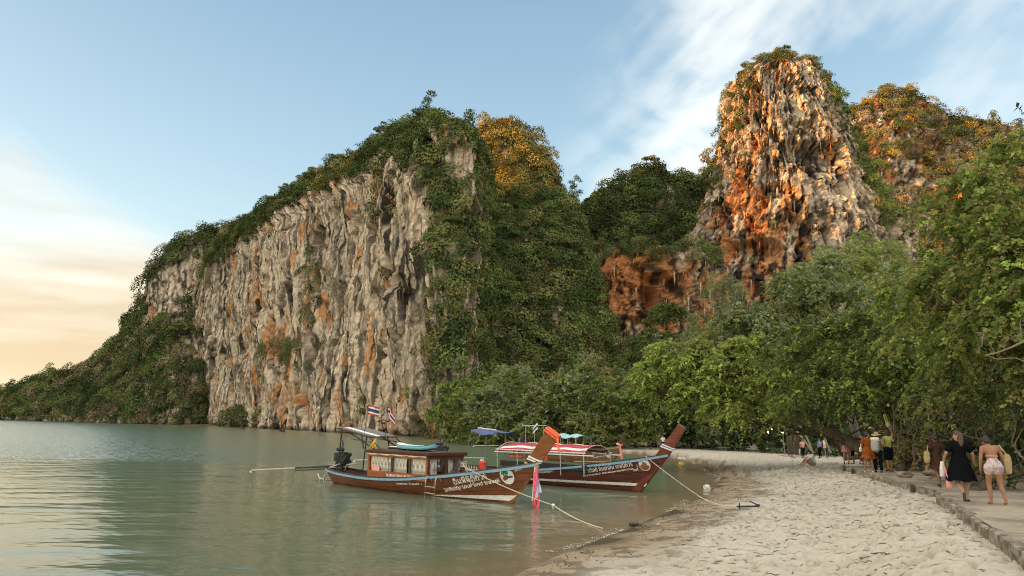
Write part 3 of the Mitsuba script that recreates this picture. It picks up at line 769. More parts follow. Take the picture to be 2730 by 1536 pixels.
# tower
Wt = tower
cap = sm(.925, .955, Wt['V']) + zone(Wt, 1985, 210, 255, 34, 50) + 1.2 * zone(Wt, 1958, 320, 255, 26, 110) * sm(.36, .46, pn(Wt, 6, 4)) + zone(Wt, 1905, 480, 255, 24, 60) + .8 * zone(Wt, 1990, 285, 250, 26, 22)
east = zone(Wt, 2215, 270, 258, 24, 70) + 1.2 * zone(Wt, 2285, 420, 258, 26, 90) + 1.3 * zone(Wt, 2330, 540, 258, 36, 80)
tufts = sm(.68, .78, pn(Wt, 4, 6)) * .15
fr_t = (Wt['nrm'][..., 1] < .5) | (Wt['V'] > .9)
scrub('tower_scrub', 'bushes on the cap and left edge of the tall tower', Wt, 620, (cap + tufts) * fr_t, 1.5, 46, .62, ['olive', 'mid', 'dark', 'olive'], 91)
scrub('tower_creeper', 'green creepers hanging down the right side of the tall tower', Wt, 900, east * (Wt['nrm'][..., 1] < .45), 1.6, 48, .55, ['lime', 'mid', 'lime', 'olive'], 92)
wood(Wt, 14, cap * (Wt['V'] > .85) + .4 * zone(Wt, 1960, 300, 255, 20, 90), ['roundmid', 'round', 'umbrella'], .55, 93, 'small tree on the wooded cap and left edge of the tall tower', 'trees on the tower cap', 3)
wood(Wt, 7, east, ['roundmid', 'lime'], .5, 94, 'small tree among the creepers on the right side of the tower', 'trees on the right side of the tower', 3)
# top of the red wall and the slope left of the tower
Rw = red
scrub('wall_top_scrub', 'dark bushes along the top of the red wall', Rw, 330, sm(.88, .96, Rw['V']) + .3 * sm(.72, .8, pn(Rw, 4, 7)), 1.6, 46, .68, ['dark', 'mid', 'olive'], 95)
wood(Rw, 12, sm(.9, .97, Rw['V']), ['round', 'roundmid', 'brown'], .62, 96, 'tree leaning over the top of the red wall', 'trees above the red wall', 3.6)
r2 = np.random.default_rng(5)
for px, py, Y, s in [(1885, 420, 262, 1.1), (1905, 450, 258, 1.0), (1870, 470, 262, 1.0), (1900, 505, 256, .9), (1860, 530, 258, .9), (1885, 560, 252, .9)]:
    far_tree(at(px, py, Y) - [0, 0, 5.5 * s], ['round', 'tall', 'gold'][r2.integers(3)], s, r2, 'tree clinging to the left shoulder of the tall tower', 'trees on the left shoulder of the tower')
# right hill
Rh = right
rk = zone(Rh, 2330, 480, 345, 60, 70) + zone(Rh, 2400, 350, 345, 40, 30) * .6 + zone(Rh, 2290, 330, 345, 22, 40) * .7 + zone(Rh, 2560, 530, 345, 40, 40) * .8 + zone(Rh, 2440, 430, 345, 25, 40) * .6
rw = front(Rh) * (1 - sm(.35, .65, rk)) * sm(.36, .48, pn(Rh, 11, 9) + .25 * sm(.75, .95, Rh['V'])) * (Z(Rh) > 40)
scrub('right_hill_scrub', 'olive bushes covering the hill behind the tower', Rh, 2200, rw, 2.4, 44, .95, ['olive', 'gold', 'olive', 'mid', 'brown'], 98)
wood(Rh, 26, rw * (.3 + sm(.7, .95, Rh['V'])), ['roundmid', 'gold', 'brown', 'round'], .95, 99, 'olive tree on the bushy hill behind the tower', 'trees on the right hill', 5)
# single trees one can tell apart
for px, py, Y, k, s, lb in [(1524, 520, 236, 'airy', .92, 'airy tree with open branches against the sky in the saddle right of the golden knoll'),
                            (1448, 480, 240, 'tall', .85, 'tall dark tree on the right edge of the golden knoll'),
                            (1690, 500, 262, 'tall', .8, 'spiky dark tree at the left end of the dark knoll skyline'),
                            (1262, 880, 166, 'bare', .85, 'bare pale tree on the dry patch beside the main cliff'),
                            (170, 1030, 480, 'airy', 2.0, 'open tree with sky showing through at the foot of the left hill'),
                            (215, 1030, 470, 'airy', 2.0, 'second open tree against the sunset beside the left hill'),
                            (465, 985, 375, 'bare', 1.3, 'pale bare trunk on the left hill beside the grey cliff edge'),
                            (318, 1000, 425, 'bare', 1.4, 'pale branching tree in the middle of the left hill'),
                            (900, 405, 232, 'umbrella', .8, 'flat topped tree standing up from the skyline of the main cliff'),
                            (760, 490, 280, 'airy', .8, 'thin tree with a flat top on the skyline of the main cliff')]:
    far_tree(at(px, py + 62 * s * 236 / Y, Y) - [0, 0, 2], k, s, r2, lb)

# ------------------------------------------------------------------ trees and bushes near the beach
M_TWIG = mat('twig', {'type': 'twosided', 'bsdf': {'type': 'diffuse', 'reflectance': {'type': 'rgb', 'value': [.16, .125, .09]}}})


def lob(px, py, Y, r):
    return at(px, py, Y), r


def sprigs(lobes, per_m2, leaf, pal, r, per=13, droop=.55, squash=.8, aspect=1.25, open_=.3, gain=1.55):
    """Leaves along short drooping twigs that stand out from the shells of the crown's limbs."""
    V, Fc, C, n0, tw = [], [], [], 0, []
    for cen, rad in lobes:
        n = max(6, int(per_m2 * rad * rad))
        sub = rnd_dirs(12, r, -.6) * (.6 + .25 * r.random((12, 1)))
        sr = r.uniform(.2, .42, 12); pk = r.choice(12, n, p=sr ** 2 / (sr ** 2).sum())
        d = rnd_dirs(n, r, -.55)
        d = unit(d + .8 * unit(sub[pk]))
        o = cen + (sub[pk] + d * (sr[pk] * (.75 + open_ * (r.random(n) - .3)))[:, None]) * [1, 1, squash] * rad
        L = leaf * (3.0 + 2.2 * r.random(n))
        dirn = unit(d * [1, 1, .7] + [0, 0, .25] + .45 * r.normal(size=(n, 3)))
        t = (np.arange(per) + .5) / per
        pos = o[:, None] + dirn[:, None] * (t[None] * L[:, None])[..., None] - np.array([0, 0, 1.0]) * (t[None] ** 2 * L[:, None] * droop)[..., None]
        side = unit(np.cross(dirn, r.normal(size=(n, 3))))
        sgn = np.where(np.arange(per) % 2 == 0, 1, -1)
        al = unit(dirn[:, None] * .5 + side[:, None] * sgn[None, :, None] * .7 + np.array([0, 0, -.55]) + .4 * r.normal(size=(n, per, 3)))
        nr = unit(d[:, None] * .7 + np.array([0, 0, .6]) + .5 * r.normal(size=(n, per, 3)))
        sz = leaf * (.6 + .7 * r.random((n, per)))
        pos = pos + al * (sz * .5)[..., None]
        v, f = leaves(pos.reshape(-1, 3), nr.reshape(-1, 3), sz.ravel(), r, aspect, .2, al.reshape(-1, 3))
        base = np.array([GREENS[x] for x in pal])[r.integers(0, len(pal), n)] * (.75 + .5 * r.random((n, 1)))
        c = base[:, None] * (.7 + .6 * r.random((n, per, 1)))
        young = r.random((n, per, 1)) < .06
        c = np.where(young, c * [1.7, 1.45, .9], c)
        V.append(v); Fc.append(f + n0); C.append(np.repeat(np.clip(c.reshape(-1, 3) * gain, .01, .7), 4, 0)); n0 += len(v)
    return np.vstack(V), np.vstack(Fc), np.vstack(C)


def near_tree(name, label, base, lobes, per_m2, leaf, pal, seed, cat='tree', group=None, trunk_r=.18, bark=None, fork=.45, bsdf=None, **kw):
    """A tree: trunk, a limb to every mass of foliage, and the crown."""
    r = np.random.default_rng(seed)
    key = thing(name, label, cat, group)
    v, f, c = sprigs(lobes, per_m2, leaf, pal, r, **kw)
    scene[key + '__crown'] = mikit.ply((v, f), bsdf or M_LEAF, False, color=c)
    mid = np.mean([l[0] for l in lobes], 0)
    base = np.asarray(base, float)
    top = base + (mid - base) * fork
    tr = limb_path(base - [0, 0, .3], top, r, .25, 9)
    scene[key + '__trunk'] = mikit.ply(tube(tr, np.linspace(trunk_r * 1.25, trunk_r * .7, 9), 8), bark or M_BARK, True)
    for j, (cen, rad) in enumerate(lobes):
        p = limb_path(tr[r.integers(5, 9)], cen, r, .3, 9)
        w = [tube(p, np.linspace(trunk_r * .5, .025, 9), 5)]
        for q in range(5):
            e = cen + rnd_dirs(1, r, -.4)[0] * rad * .85
            w.append(tube(limb_path(p[r.integers(5, 9)], e, r, .3, 5), np.linspace(.035, .01, 5), 4, caps=False))
        scene[newkey('limb', key)] = mikit.ply(join(w), bark or M_BARK, True)
    return key


G = lambda px, py, z=0.3: onz(px, py, z)
# mangrove bushes between the bay and the slope
near_tree('shore_bush', 'bright green rounded bush nearest the foot of the main cliff', (-3, 112, .5), [lob(1223, 1125, 112, 3.4), lob(1273, 1080, 110, 3.6), lob(1303, 1130, 108, 3.2), lob(1243, 1160, 109, 2.8), lob(1300, 1052, 112, 2.6), lob(1188, 1160, 113, 2.2)], 22, .34, ['mid', 'dark', 'olive', 'lime'], 201, 'bush', droop=.3)
near_tree('shore_bush', 'broad grey green bush standing over the blue tarpaulin of the second boat', (3, 101, .5), [lob(1330, 1097, 101, 3.8), lob(1400, 1062, 102, 4.2), lob(1455, 1082, 100, 3.6), lob(1380, 1147, 98, 3.6), lob(1300, 1147, 99, 3.0), lob(1440, 1152, 97, 3.2), lob(1370, 1022, 104, 2.6)], 22, .33, ['grey', 'olive', 'grey', 'mid'], 202, 'bush', droop=.3)
near_tree('shore_bush', 'dense olive bush behind the prow of the front boat', (9, 96, .5), [lob(1510, 1067, 97, 4.0), lob(1575, 1092, 95, 4.2), lob(1500, 1137, 93, 3.4), lob(1570, 1157, 91, 3.2), lob(1540, 1022, 99, 2.8), lob(1620, 1042, 98, 3.0)], 22, .33, ['olive', 'mid', 'dark', 'grey'], 203, 'bush', droop=.3)
near_tree('shore_bush', 'dark green bush at the end of the mangroves beside the far beach', (15, 90, .5), [lob(1650, 1070, 91, 3.6), lob(1705, 1110, 88, 3.2), lob(1640, 1135, 87, 3.0), lob(1715, 1060, 92, 2.8), lob(1700, 1160, 86, 2.2), lob(1600, 1165, 87, 2.0)], 24, .31, ['mid', 'dark', 'mid', 'olive'], 204, 'bush', droop=.3)
near_tree('shore_bush', 'low pale bush leaning over the water in front of the grey green bush', (1, 97, .3), [lob(1245, 1165, 101, 1.7), lob(1320, 1175, 97, 1.7), lob(1390, 1182, 95, 1.6), lob(1470, 1180, 92, 1.7), lob(1550, 1185, 90, 1.5)], 26, .3, ['dark', 'olive', 'mid'], 205, 'bush', droop=.3)
near_tree('slope_tree', 'leafy tree in front of the grey rock rib behind the mangroves', (-2, 128, 1), [lob(1225, 1065, 128, 3.2), lob(1300, 1045, 130, 3.4), lob(1180, 1105, 126, 2.6), lob(1360, 1030, 126, 3.0)], 20, .4, ['mid', 'dark', 'lime'], 206, droop=.3)
near_tree('slope_tree', 'thin twiggy tree with pale branches behind the olive bush', (12, 122, 1), [lob(1540, 1025, 122, 3.4), lob(1600, 1050, 120, 3.0), lob(1580, 980, 124, 2.4), lob(1490, 1060, 120, 2.8), lob(1630, 1015, 122, 2.2)], 9, .34, ['olive', 'grey', 'brown'], 207, bark=M_PALE_BARK, droop=.3, open_=.9)
near_tree('slope_tree', 'tall soft leaved tree in front of the red wall', (27, 130, 1), [lob(1780, 870, 132, 4.2), lob(1740, 930, 128, 3.8), lob(1700, 985, 122, 3.4), lob(1790, 970, 124, 4.0), lob(1680, 1040, 112, 3.0)], 24, .36, ['dark', 'mid', 'dark'], 208, droop=.5)
near_tree('casuarina_tree', 'feathery grey green tree standing before the dark hollow of the tower foot', (34, 120, 1), [lob(1925, 790, 122, 3.0), lob(1950, 770, 124, 2.6), lob(1905, 850, 120, 3.8), lob(1960, 870, 120, 4.0), lob(1900, 920, 118, 4.4), lob(1975, 950, 116, 4.4), lob(1925, 745, 124, 1.8), lob(1840, 965, 116, 3.6)], 34, .26, ['grey', 'olive', 'grey', 'mid'], 209, droop=.9, aspect=3.2)
# foot of the main cliff
near_tree('foot_shrub', 'round olive shrub growing at the water line left of the front boat', onz(640, 1140, .5) + [0, 3, 0], [lob(625, 1108, 288, 4.0), lob(665, 1118, 284, 3.6), lob(605, 1126, 289, 2.6)], 20, .6, ['olive', 'mid', 'grey'], 210, 'bush', bsdf=M_LEAF_FAR, droop=.2, gain=1.1)
near_tree('foot_shrub', 'second shrub at the cliff foot, above the tail shaft of the front boat', onz(740, 1146, .5) + [0, 3, 0], [lob(735, 1100, 258, 4.2), lob(760, 1075, 258, 2.8), lob(700, 1120, 262, 2.6)], 20, .55, ['mid', 'olive', 'brown'], 211, 'bush', bsdf=M_LEAF_FAR, droop=.2, gain=1.1)
near_tree('foot_shrub', 'green bush on the cliff behind the two national flags', onz(1010, 1160, .5) + [0, 4, 0], [lob(1000, 1095, 174, 2.6), lob(1030, 1075, 172, 2.2), lob(1045, 1118, 168, 2.0), lob(985, 1060, 176, 1.8)], 20, .45, ['mid', 'olive', 'brown'], 212, 'bush', bsdf=M_LEAF_FAR, droop=.2, gain=1.1)
# the dark thicket at the back of the beach
DK = ['dark', 'dark', 'blue']
for i, (pxs, lb) in enumerate([((1725, 1800), 'dark thicket tree behind the prow of the second boat'), ((1830, 1905), 'dark thicket tree in the shade at the back of the far beach'), ((1950, 2030), 'dark thicket tree left of the lit white lamps'), ((2080, 2170), 'dark thicket tree behind the people standing on the far sand'),
                               ((2230, 2330), 'dark thicket tree behind the group of people on the path')]):
    lo, hi = pxs; Y = 98 - 5.5 * i
    lbs = [lob(lo, 1085, Y, 3.2), lob(hi, 1075, Y, 3.2), lob((lo + hi) / 2, 1140, Y - 2, 2.8), lob(lo - 20, 1150, Y - 2, 2.2), lob(hi + 10, 1155, Y - 3, 2.0), lob((lo + hi) / 2, 1020, Y + 2, 3.4), lob(lo - 10, 1190, Y - 3, 1.4), lob(hi, 1192, Y - 3.5, 1.3)]
    near_tree('thicket_tree', lb, (at(hi, 1100, Y)[0], Y, .4), lbs, 26, .3, DK, 220 + i, droop=.4)
# the big beach trees on the right
near_tree('beach_tree', 'spreading beach tree reaching out to the left with bright yellow green leaves', (25.5, 53, .8),
          [lob(1755, 1000, 53, 1.7), lob(1800, 960, 54, 1.9), lob(1850, 985, 53, 2.2), lob(1800, 1030, 52, 1.8), lob(1910, 950, 53, 2.3), lob(1905, 1025, 51, 2.1), lob(1960, 1000, 50, 2.3), lob(2030, 960, 50, 2.4), lob(1870, 1075, 50, 1.8), lob(1960, 1085, 49, 2.0), lob(2050, 1050, 48, 2.2), lob(2030, 1110, 47, 1.5), lob(1720, 1035, 53, 1.2)],
          58, .19, ['lime', 'mid', 'lime', 'olive'], 231, droop=.6, gain=1.6)
near_tree('beach_tree', 'tall grey green beach tree with large leaves rising in front of the tower', (29, 54, .8),
          [lob(1900, 960, 54, 2.4), lob(1965, 915, 55, 2.6), lob(2050, 870, 55, 2.8), lob(2130, 825, 55, 2.8), lob(2200, 770, 56, 2.6), lob(2050, 960, 53, 2.8), lob(2150, 930, 52, 3.0), lob(2250, 850, 53, 3.0), lob(2320, 780, 54, 2.6), lob(2250, 950, 50, 2.8), lob(2340, 880, 50, 2.8), lob(1890, 1020, 53, 1.8)],
          50, .23, ['grey', 'mid', 'grey', 'olive'], 232, droop=.5)
near_tree('beach_tree', 'fine leaved pale green tree between the tower foot and the big leaved tree', (43, 84, .8),
          [lob(2240, 715, 86, 3.6), lob(2300, 675, 88, 3.2), lob(2180, 755, 85, 3.4), lob(2130, 795, 84, 2.8), lob(2350, 705, 86, 3.4), lob(2290, 755, 82, 3.6), lob(2400, 735, 84, 3.4), lob(2230, 815, 80, 3.4)],
          34, .24, ['lime', 'olive', 'grey', 'lime'], 233, droop=.6, aspect=1.8)
near_tree('beach_tree', 'dark leaved beach tree hanging low over the people on the path', (24.5, 40, 1.1),
          [lob(2120, 985, 43, 2.0), lob(2190, 945, 43, 2.2), lob(2280, 930, 42, 2.3), lob(2370, 920, 41, 2.4), lob(2460, 930, 39, 2.3), lob(2160, 1050, 41, 1.7), lob(2250, 1020, 40, 2.0), lob(2350, 1010, 38, 2.1), lob(2450, 1010, 37, 2.1), lob(2540, 960, 36, 2.2), lob(2300, 1075, 38, 1.5), lob(2120, 1090, 43, 1.3), lob(2540, 1050, 34, 1.8), lob(2410, 1080, 36, 1.4)],
          60, .17, ['mid', 'dark', 'mid', 'lime'], 234, droop=.75, gain=1.3)
near_tree('beach_tree', 'nearest beach tree filling the right edge with big round leaves', (18.5, 21, 1.6),
          [lob(2505, 590, 27, 1.1), lob(2580, 550, 26, 1.3), lob(2660, 500, 26, 1.4), lob(2740, 460, 25, 1.5), lob(2540, 690, 26, 1.4), lob(2640, 630, 25, 1.5), lob(2730, 590, 24, 1.5), lob(2450, 770, 27, 1.3), lob(2560, 790, 25, 1.5), lob(2660, 750, 24, 1.5), lob(2750, 730, 23, 1.5), lob(2480, 880, 27, 1.4), lob(2590, 900, 25, 1.4), lob(2690, 870, 23, 1.4), lob(2770, 850, 22, 1.4), lob(2850, 670, 23, 1.6), lob(2860, 810, 22, 1.6)],
          66, .155, ['mid', 'lime', 'olive', 'mid'], 235, droop=.8, aspect=1.15)
near_tree('beach_tree', 'shaded beach tree behind the women, full of thin crooked branches', (20, 25, 1.7),
          [lob(2600, 960, 27, 1.5), lob(2690, 950, 25, 1.5), lob(2770, 960, 23, 1.4), lob(2600, 1040, 28, 1.4), lob(2690, 1050, 26, 1.4), lob(2780, 1060, 24, 1.4), lob(2520, 1100, 31, 1.2), lob(2860, 1000, 22, 1.5)],
          60, .15, ['dark', 'mid', 'olive'], 236, droop=.7, aspect=1.3)
near_tree('beach_tree', 'dark tree closing the gap behind the black dress', (22, 33, 1.6),
          [lob(2500, 1150, 38, 1.6), lob(2580, 1140, 36, 1.8), lob(2660, 1130, 33, 1.8), lob(2750, 1130, 30, 1.8), lob(2560, 1210, 36, 1.5), lob(2650, 1210, 33, 1.5), lob(2740, 1220, 29, 1.4), lob(2620, 1080, 36, 2.0), lob(2720, 1070, 33, 2.0), lob(2830, 1100, 28, 2.0), lob(2830, 1220, 27, 1.6)],
          44, .17, DK, 237, droop=.6)
# undergrowth along the inner side of the path
near_tree('path_bush', 'olive brown bush beside the path between the yellow shirt and the brown dress', G(2400, 1245, 1.2), [lob(2395, 1205, 38, 1.0), lob(2425, 1180, 37, 1.1), lob(2450, 1215, 35, .9), lob(2420, 1235, 36, .7)], 90, .13, ['olive', 'brown', 'olive'], 241, 'bush', droop=.5)
near_tree('path_bush', 'dry bush at the foot of the dark tree behind the woman in black', G(2600, 1290, 1.3), [lob(2560, 1255, 28, .7), lob(2640, 1265, 26, .7), lob(2720, 1262, 24, .7)], 80, .12, ['brown', 'dark', 'olive'], 242, 'bush', droop=.5)
# leaning trunks, bare branches and a hanging twig
r4 = np.random.default_rng(44)


def bough(name, label, pts, w0, w1, bark, cat='tree trunk', twigs=0):
    p = np.array(pts, float)
    t = np.linspace(0, 1, len(p)); tt = np.linspace(0, 1, 5 * len(p))
    q = np.stack([np.interp(tt, t, p[:, k]) for k in range(3)], 1)
    q += .06 * (meshkit.fbm(q * 1.3, 3, 9) - .5)[:, None] * np.linalg.norm(p[-1] - p[0]) * .2
    key = thing(name, label, cat)
    scene[key + '__stem'] = mikit.ply(tube(q, np.linspace(w0, w1, len(q)), 9), bark, True)
    for j in range(twigs):
        a = q[r4.integers(len(q) // 3, len(q))]; e = a + r4.normal(size=3) * [.9, .6, .5] + [0, 0, .4]
        scene[newkey('branch', key)] = mikit.ply(tube(limb_path(a, e, r4, .4, 7), np.linspace(w1 * .7, .012, 7), 5), bark, True)


bough('leaning_trunk', 'thick dark tree trunk leaning left across the group of people', [at(2370, 1245, 38.5), at(2310, 1205, 40), at(2240, 1165, 42), at(2160, 1130, 44), at(2080, 1110, 46)], .36, .2, M_BARK, twigs=5)
bough('pale_trunk', 'straight pale trunk standing behind the leaning trunk', [at(2298, 1200, 44), at(2282, 1160, 44), at(2268, 1105, 44), at(2262, 1040, 44)], .28, .18, M_PALE_BARK)
bough('thin_trunk', 'thin dark trunk above the man in the yellow shirt', [at(2375, 1170, 44), at(2360, 1120, 44), at(2340, 1080, 44)], .14, .1, M_BARK)
bough('back_trunk', 'upright brown trunk behind the people sitting on the far sand', [at(2108, 1215, 72), at(2104, 1170, 72), at(2100, 1110, 72)], .28, .22, M_BARK)
bough('back_trunk', 'second brown trunk close to the right of the lit lamp post', [at(2122, 1212, 73), at(2124, 1165, 73), at(2118, 1110, 73)], .26, .2, M_BARK)
bough('slanting_pole', 'slanting thin stem behind the standing man in the pink shirt', [at(2168, 1208, 66), at(2145, 1175, 66), at(2122, 1148, 66)], .09, .07, M_PALE_BARK)
bough('slanting_pole', 'second slanting stem leaning left of the notice board', [at(2165, 1200, 68), at(2155, 1175, 68), at(2142, 1150, 68)], .09, .07, M_PALE_BARK)
bough('slanting_pole', 'slanting thin stem right of the notice board', [at(2215, 1208, 64), at(2205, 1185, 64), at(2197, 1165, 64)], .1, .07, M_PALE_BARK)
bough('bare_branch', 'long pale bare branch reaching in from the right edge over the dark trees', [at(2760, 895, 19), at(2700, 925, 19.5), at(2660, 940, 20), at(2625, 948, 20.3)], .035, .012, M_PALE_BARK, 'branch', 3)
bough('bare_branch', 'horizontal grey branch behind the head of the woman in black', [at(2640, 1176, 23), at(2600, 1168, 24), at(2560, 1158, 25), at(2530, 1150, 25)], .035, .012, M_BARK, 'branch', 2)
tangle = [((2470, 1095), (2530, 1250)), ((2440, 1090), (2520, 1235)), ((2500, 1080), (2610, 1260)), ((2590, 1090), (2650, 1265)), ((2560, 1075), (2625, 1200)), ((2690, 1085), (2730, 1270)), ((2650, 1070), (2600, 1250)), ((2720, 1180), (2690, 1265)), ((2420, 1110), (2440, 1230)), ((2380, 1080), (2395, 1200)), ((2700, 1190), (2735, 1230)), ((2540, 1090), (2490, 1230))]
for i, (a, b) in enumerate(tangle):
    Y = 31 - i * .5
    key = tag(newkey('crooked_stem'), 'thin crooked stem in the dark tangle behind the three women', 'stem', 'crooked stems behind the path')
    p = limb_path(at(*b, Y), at(*a, Y + 1.5), r4, .14, 12)
    parts = [tube(p, np.linspace(.045, .022, 12), 6)]
    for q in range(4):
        k = r4.integers(3, 11)
        parts.append(tube(limb_path(p[k], p[k] + r4.normal(size=3) * .5 + [0, 0, .7], r4, .2, 6), np.linspace(.03, .008, 6), 5))
    scene[key] = mikit.ply(join(parts), M_PALE_BARK if i % 5 == 0 else M_BARK, True)
tw = [tube(limb_path(at(2760, 330, 9), at(2712, 285, 9), r4, .2, 7), np.linspace(.01, .004, 7), 5)]
key = thing('hanging_twig', 'small dark twig with a few leaves hanging in at the upper right edge', 'twig')
scene[key + '__stem'] = mikit.ply(join(tw), M_BARK, True)
lp = np.array([at(2712, 280, 9), at(2722, 288, 9), at(2706, 292, 9), at(2728, 300, 9), at(2740, 312, 9)])
v, f = leaves(lp, r4.normal(size=(5, 3)), .10, r4, 1.7)
scene[key + '__leaves'] = mikit.ply((v, f), M_LEAF, False, color=np.tile([.06, .075, .035], (len(v), 1)))
# brown leaf litter and low plants on the bank behind the path
n = 2600
qy = r4.uniform(8, 46, n); qx = np.interp(qy, KERB[:, 1], KERB[:, 0]) + PATH_W + .2 + r4.random(n) ** 1.3 * 6
q = np.stack([qx, qy, ground_z(qx, qy) + .03], 1)
v, f = leaves(q, np.array([0, 0, 1.0]) + .45 * r4.normal(size=(n, 3)), .09 + .1 * r4.random(n), r4, 1.6)
c = np.array([.15, .10, .055]) * (.5 + r4.random((n, 1)))
scene['leaf_litter'] = mikit.ply((v, f), M_LEAF_FAR, False, color=np.repeat(c, 4, 0))
tag('leaf_litter', 'dry brown leaves lying on the bank behind the path', 'leaf litter', kind='stuff')

# ------------------------------------------------------------------ long tail boats
def wood_mat(name, a, b, rough=.35, sx=1.2, sz=16.0):
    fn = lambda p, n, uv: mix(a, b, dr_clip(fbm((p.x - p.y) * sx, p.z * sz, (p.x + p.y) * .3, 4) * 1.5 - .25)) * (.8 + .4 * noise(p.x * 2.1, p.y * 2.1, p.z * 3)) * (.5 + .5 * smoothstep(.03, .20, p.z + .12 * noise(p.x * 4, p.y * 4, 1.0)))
    return mat(name, {'type': 'twosided', 'bsdf': {'type': 'principled', 'base_color': proc(fn), 'roughness': rough, 'specular': .5}})


import drjit as dr
dr_clip = lambda x: dr.clip(x, 0, 1)
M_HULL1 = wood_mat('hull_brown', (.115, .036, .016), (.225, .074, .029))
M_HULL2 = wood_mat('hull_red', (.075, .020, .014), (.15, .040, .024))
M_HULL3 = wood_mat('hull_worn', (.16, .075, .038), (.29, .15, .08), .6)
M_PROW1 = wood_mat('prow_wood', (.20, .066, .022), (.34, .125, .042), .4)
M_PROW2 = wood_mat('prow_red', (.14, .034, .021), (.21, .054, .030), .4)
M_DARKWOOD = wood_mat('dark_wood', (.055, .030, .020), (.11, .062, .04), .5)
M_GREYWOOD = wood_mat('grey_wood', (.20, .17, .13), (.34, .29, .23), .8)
M_CABIN = wood_mat('cabin_wood', (.30, .092, .033), (.42, .15, .055), .4)
M_BLUE = paint('blue_paint', (.22, .39, .54), .5)
M_WHITE = paint('white_paint', (.78, .76, .70), .5)
M_INK = paint('black_paint', (.03, .03, .032), .5)
M_LETTER = paint('letter_white', (.88, .85, .80), .5, grain=.03)
M_IRON = paint('engine_iron', (.05, .05, .052), .45, .5, .4, 9)
M_STEEL = paint('bare_steel', (.52, .50, .47), .35, .7, .2)
M_PIPE = paint('grey_pipe', (.52, .49, .43), .5)
M_CURTAIN = mat('curtain', {'type': 'twosided', 'bsdf': {'type': 'diffuse', 'reflectance': proc(lambda p, n, uv: mix((.36, .31, .25), (.78, .72, .62), smoothstep(.38, .62, fbm(p.x * 9 + p.y * 9, p.z * 5, 3.0, 3))))}})
M_PINK = paint('pink_cloth', (.92, .13, .22), .7)
M_ORANGE = paint('orange_cloth', (.95, .16, .07), .7)
M_SALMON = paint('salmon_cloth', (.88, .34, .27), .7)
M_LILAC = paint('lilac_cloth', (.62, .58, .74), .7)
M_CREAM = paint('cream_cloth', (.80, .74, .66), .8)
M_YELLOW = paint('yellow_cloth', (.85, .52, .06), .7)
M_REDCAN = paint('red_plastic', (.68, .055, .03), .4)
M_TEAL = paint('teal_board', (.16, .42, .47), .4)
M_AQUA = paint('aqua_canvas', (.33, .58, .62), .6)
M_RED = paint('red_canvas', (.42, .035, .045), .6)
M_TARP = paint('blue_tarp', (.075, .105, .26), .6)
M_ROPE = paint('rope', (.55, .48, .36), .9, grain=.3, scale=40)
M_FLAGBLUE = paint('flag_blue', (.06, .06, .17), .7)
M_FLAGRED = paint('flag_red', (.62, .05, .06), .7)
M_FLAGWHITE = paint('flag_white', (.82, .80, .76), .7)
M_GREEN = paint('logo_green', (.05, .16, .05), .6)
M_LOGOSKY = paint('logo_sky', (.62, .74, .76), .6)
M_SIGNPINK = paint('pink_sign', (.92, .42, .36), .7)
M_GLASS = mat('clear_sheet', {'type': 'thindielectric', 'int_ior': 1.35})
M_GREYPANEL = paint('grey_panel', (.19, .16, .15), .6)

GL = {'อ': [[(.32, .5), (.15, .45), (.08, .25), (.25, .02), (.6, .02), (.74, .25), (.74, .75), (.55, .98), (.25, .95), (.08, .75)]], 'น': [[(.04, .92), (.2, .92), (.2, .02)], [(.2, .12), (.45, .25), (.8, .04), (.68, .2), (.68, .98)]],
      'ฟ': [[(.02, .9), (.14, .9), (.14, .02), (.38, .6), (.62, .02), (.62, 1.42)]], 'ต': [[(.34, .36), (.18, .02), (.05, .5), (.18, .95), (.4, .8), (.62, .97), (.74, .7), (.74, .0)]],
      'ท': [[(.02, .93), (.18, .9), (.18, .0)], [(.18, .6), (.45, .96), (.66, .9), (.66, .0)]], 'ว': [[(.05, .85), (.35, .99), (.6, .85), (.62, .1), (.45, .02), (.38, .18)]],
      'ร': [[(.5, .98), (.1, .92), (.12, .68), (.48, .6), (.55, .45), (.55, .05), (.38, .05)]], 'เ': [[(.12, .98), (.12, .06), (.3, .06), (.3, .2)]], 'ล': [[(.3, .3), (.1, .25), (.12, .02), (.3, .5), (.68, .6)], [(.08, .85), (.4, .98), (.68, .85), (.68, .0)]],
      'ด': [[(.34, .5), (.2, .4), (.2, .02), (.05, .5), (.25, .97), (.6, .97), (.74, .7), (.74, .0)]], 'า': [[(.02, .85), (.25, .98), (.44, .85), (.44, .0)]], 'ม': [[(.02, .92), (.18, .92), (.18, .08), (.06, .05)], [(.18, .1), (.7, .2), (.7, .98)]],
      'ก': [[(.12, .0), (.12, .55), (.02, .7), (.35, .98), (.66, .85), (.68, .0)]], 'ะ': [[(.05, .9), (.08, .7), (.3, .7), (.42, .92)], [(.05, .35), (.08, .15), (.3, .15), (.42, .37)]], 'บ': [[(.02, .92), (.16, .92), (.16, .03), (.68, .03), (.68, .98)]],
      'จ': [[(.1, .8), (.4, .98), (.62, .75), (.5, .1), (.3, .4), (.15, .45)]], 'ค': [[(.14, .0), (.05, .5), (.25, .97), (.6, .97), (.72, .7), (.72, .0)], [(.14, .05), (.4, .5)]], 'โ': [[(.3, 1.4), (.05, 1.3), (.2, 1.0), (.2, .05), (.38, .05)]],
      'ย': [[(.05, .95), (.2, .8), (.1, .55), (.12, .02), (.65, .02), (.65, .98)]], 'ส': [[(.3, .3), (.1, .25), (.12, .02), (.3, .5), (.68, .6)], [(.08, .85), (.4, .98), (.68, .85), (.68, .0)], [(.6, .95), (.75, 1.12)]]}
